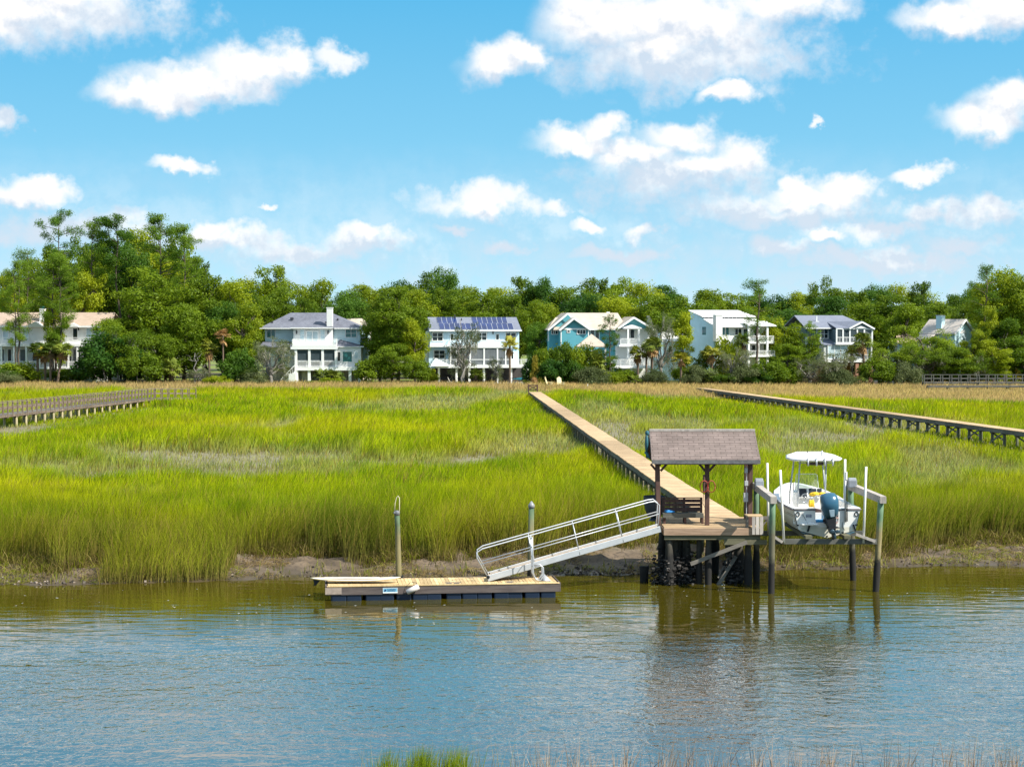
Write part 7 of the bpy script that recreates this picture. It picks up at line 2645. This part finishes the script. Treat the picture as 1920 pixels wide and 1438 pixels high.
# ---------------------------------------------------------------- small things on the far shore
rnd = random.Random(3)
Yg = 227.5
o = (Xu(995, Yg), Yg, 1.6)
g = thing('gate', o, 'dark wooden gate with crossed brace at the far end of the long boardwalk', 'gate')
for u in (991, 1007.5):
    mb = MB(o)
    mb.box(Xu(u, Yg) - 0.09, Yg - 0.09, 0.9, Xu(u, Yg) + 0.09, Yg + 0.09, Zv(721, Yg))
    mb.build('post', M['brownwood'], g)
mb = MB(o)
x0, x1, z0, z1 = Xu(992.5, Yg), Xu(1006, Yg), Zv(731, Yg), Zv(722.5, Yg)
mb.bar((x0, Yg, z0), (x1, Yg, z0), 0.05, 0.1)
mb.bar((x0, Yg, z1), (x1, Yg, z1), 0.05, 0.1)
mb.bar((x0, Yg - 0.03, z0 + 0.05), (x1, Yg - 0.03, z1 - 0.05), 0.04, 0.09)
mb.bar((x0, Yg + 0.03, z1 - 0.05), (x1, Yg + 0.03, z0 + 0.05), 0.04, 0.09)
mb.build('leaf', M['brownwood'], g)

# thin black garden fence below the solar roof house
Yf = 273
o = (Xu(900, Yf), Yf, 1.5)
fe = thing('garden_fence', o, 'thin black metal garden fence below the solar roof house', 'fence')
mb = MB(o)
for z in (1.65, 2.55):
    mb.box(Xu(806, Yf), Yf - 0.02, z, Xu(986, Yf), Yf + 0.02, z + 0.05)
n = 90
for i in range(n):
    x = Xu(806 + 180 * i / n, Yf)
    mb.box(x - 0.012, Yf - 0.012, 1.5, x + 0.012, Yf + 0.012, 2.66)
mb.build('rails', M['black'], fe)
mb = MB((0, 0, 0))
mb.box(-0.04, -0.04, -0.2, 0.04, 0.04, 1.3)
base = None
for i in range(10):
    loc = (Xu(806 + 20 * i, Yf) - o[0], 0, 0)
    if base is None:
        base = mb.build('post', M['black'], fe)
        base.location = loc
    else:
        part_copy(base, fe, loc)

# garden chairs
def adirondack(u, Y, rz, label):
    t = thing('garden_chair', (Xu(u, Y), Y, float(ground_z(Xu(u, Y), Y))), label, 'chair', rz=rz)
    m = paint('pale_yellow_paint', (0.72, 0.62, 0.36), 0.6, 0.1) if 'pale_yellow_paint' not in bpy.data.materials else bpy.data.materials['pale_yellow_paint']
    mb = MB()
    mb.slab([(-0.28, -0.30, 0.48), (0.28, -0.30, 0.48), (0.28, 0.25, 0.36), (-0.28, 0.25, 0.36)], 0.04)
    mb.build('seat', m, t)
    mb = MB()
    for i in range(5):
        x = -0.26 + i * 0.11
        hh = 1.15 + 0.08 * (2 - abs(i - 2))
        mb.slab([(x, 0.22, 0.36), (x + 0.095, 0.22, 0.36), (x + 0.095, 0.5, hh), (x, 0.5, hh)], 0.05)
    mb.build('backrest', m, t)
    for s in (-1, 1):
        mb = MB()
        mb.box(s * 0.36 - 0.07, -0.35, 0.62, s * 0.36 + 0.07, 0.4, 0.65)
        mb.build('armrest', m, t)
        mb = MB()
        mb.box(s * 0.34 - 0.03, -0.33, 0, s * 0.34 + 0.03, -0.24, 0.62)
        mb.bar((s * 0.30, 0.55, 0.04), (s * 0.30, -0.2, 0.44), 0.04, 0.1)
        mb.build('leg', m, t)
    t.scale = (1.25, 1.25, 1.25)
adirondack(1030, 266, 1.3, 'pale garden chair seen from its side near the boardwalk gate')
adirondack(1050.5, 266, 0.3, 'pale garden chair facing the marsh beside the orange table')
Yt = 268
o = (Xu(1071, Yt), Yt, 1.5)
tb = thing('garden_table', o, 'round orange topped garden table on a grey stone drum', 'table')
mb = MB(o)
mb.tube([(o[0], Yt, Zv(722, Yt)), (o[0], Yt, Zv(720, Yt))], [0.95, 0.95], 18)
mb.build('table_top', paint('orange_top', (0.62, 0.28, 0.09), 0.7, 0.2), tb)
mb = MB(o)
mb.tube([(o[0], Yt, 1.2), (o[0], Yt, Zv(722.1, Yt))], [0.85, 0.7], 16)
mb.build('base', paint('grey_stone', (0.25, 0.22, 0.19), 0.9, 0.3, 3), tb)
for u, wd, lab in ((1002.5, 0.62, 'smaller round straw coloured clipped grass mound by the gate'), (1015, 0.80, 'larger round straw coloured clipped grass mound by the gate')):
    x, Y = Xu(u, 270), 270
    cl_ = [((0, 0, 0.45), (wd * 0.8, wd * 0.8, 0.75))]
    t = thing('ornamental_grass', (x, Y, float(ground_z(x, Y))), lab, 'plant')
    ob2 = bpy.data.objects.new('foliage', leaf_mesh('mound', cl_, 900, 0.4, LM['yellow'] if wd > 0.7 else LM['dead'], 0.1, 0.5, 0.8, 0.2))
    C.objects.link(ob2)
    ob2.parent = t
for i, (u, lab) in enumerate(((1642.5, 'leftmost pale wooden box under the oak right of the slate blue house'), (1661, 'cream wooden box second from left under the oak'), (1673, 'white wooden box between the cream box and the last pair'), (1687.5, 'wide white box last on the right under the oak'))):
    Y = 270
    x = Xu(u, Y)
    z = float(ground_z(x, Y))
    t = thing('hive_box', (x, Y, z), lab, 'box')
    wd = (0.36, 0.34, 0.44, 0.62)[i]
    mb = MB()
    mb.box(-wd / 2 * 1.3, -0.25, 0.3, wd / 2 * 1.3, 0.25, 0.85)
    mb.build('body', paint('box_paint_%s' % 'abcd'[i], ((0.75, 0.5, 0.4), (0.75, 0.62, 0.42), (0.8, 0.72, 0.66), (0.8, 0.74, 0.72))[i], 0.6), t)
    mb = MB()
    mb.box(-wd / 2 * 1.36, -0.28, 0.853, wd / 2 * 1.36, 0.28, 0.92)
    mb.build('lid', HM['trim'], t)
    mb = MB()
    mb.box(-wd / 2, -0.2, -0.1, wd / 2, 0.2, 0.298)
    mb.build('stand', M['greywood'], t)
mb = MB()
xx, Y = Xu(1102, 262), 262
mb.tube([(xx, Y, 0.9), (xx, Y, 2.0), (xx, Y, 2.06)], [0.05, 0.05, 0.01], 8)
tag(mb.build('marker_post', M['white'], None), 'small white marker post at the edge of the tan grass near the juniper', 'post')
# dead snags
def snag(u, Y, vt, label, seed):
    x = Xu(u, Y)
    z = float(ground_z(x, Y))
    H = Zv(vt, Y) - z
    t = thing('dead_tree', (x, Y, z), label, 'tree')
    mb = MB()
    r = random.Random(seed)
    pts = limb(mb, (0, 0, -0.3), (r.uniform(-0.8, 0.8), 0, H), 0.16, 0.04, seed, 7, 0.07)
    for i in range(7):
        q = pts[r.randint(2, 6)]
        e = q + Vector((r.uniform(-1.6, 1.6), r.uniform(-0.8, 0.8), r.uniform(0.2, 1.6)))
        p2 = limb(mb, q, e, 0.06, 0.015, seed + i, 4, 0.2)
        limb(mb, p2[2], e + Vector((r.uniform(-.8, .8), 0, r.uniform(.2, .9))), 0.03, 0.01, seed + 40 + i, 3, 0.2)
    o_ = mb.build('trunk', GBARK, t, smooth=True)
snag(868, 270.2, 600, 'leafless twisted grey snag rising before the balcony of the solar house', 4)
snag(1862, 286.9, 668, 'bare white snag behind the far railed boardwalk', 8)
snag(366, 269.5, 662, 'thin bare grey stem left of the shaggy palm', 12)

# foam flecks drifting on the calm strip
mb = MB()
r_ = random.Random(15)
for i in range(110):
    x, y = r_.uniform(-19, 20), r_.gauss(66.5, 2.2)
    if FX0 - 0.3 < x < FX1 + 0.3 and y > 67.5:
        continue
    a, s_ = r_.uniform(0, 3), r_.uniform(0.012, 0.032)
    mb.add([(x + s_ * 1.6 * math.cos(k), y + s_ * math.sin(k + a * 0.2), 0.012) for k in (0, 1.2, 2.4, 3.6, 5.0)], [(0, 1, 2, 3, 4)])
tag(mb.build('foam_flecks', M['white']), 'tiny white foam flecks drifting on the calm strip of water', 'foam', kind='stuff')
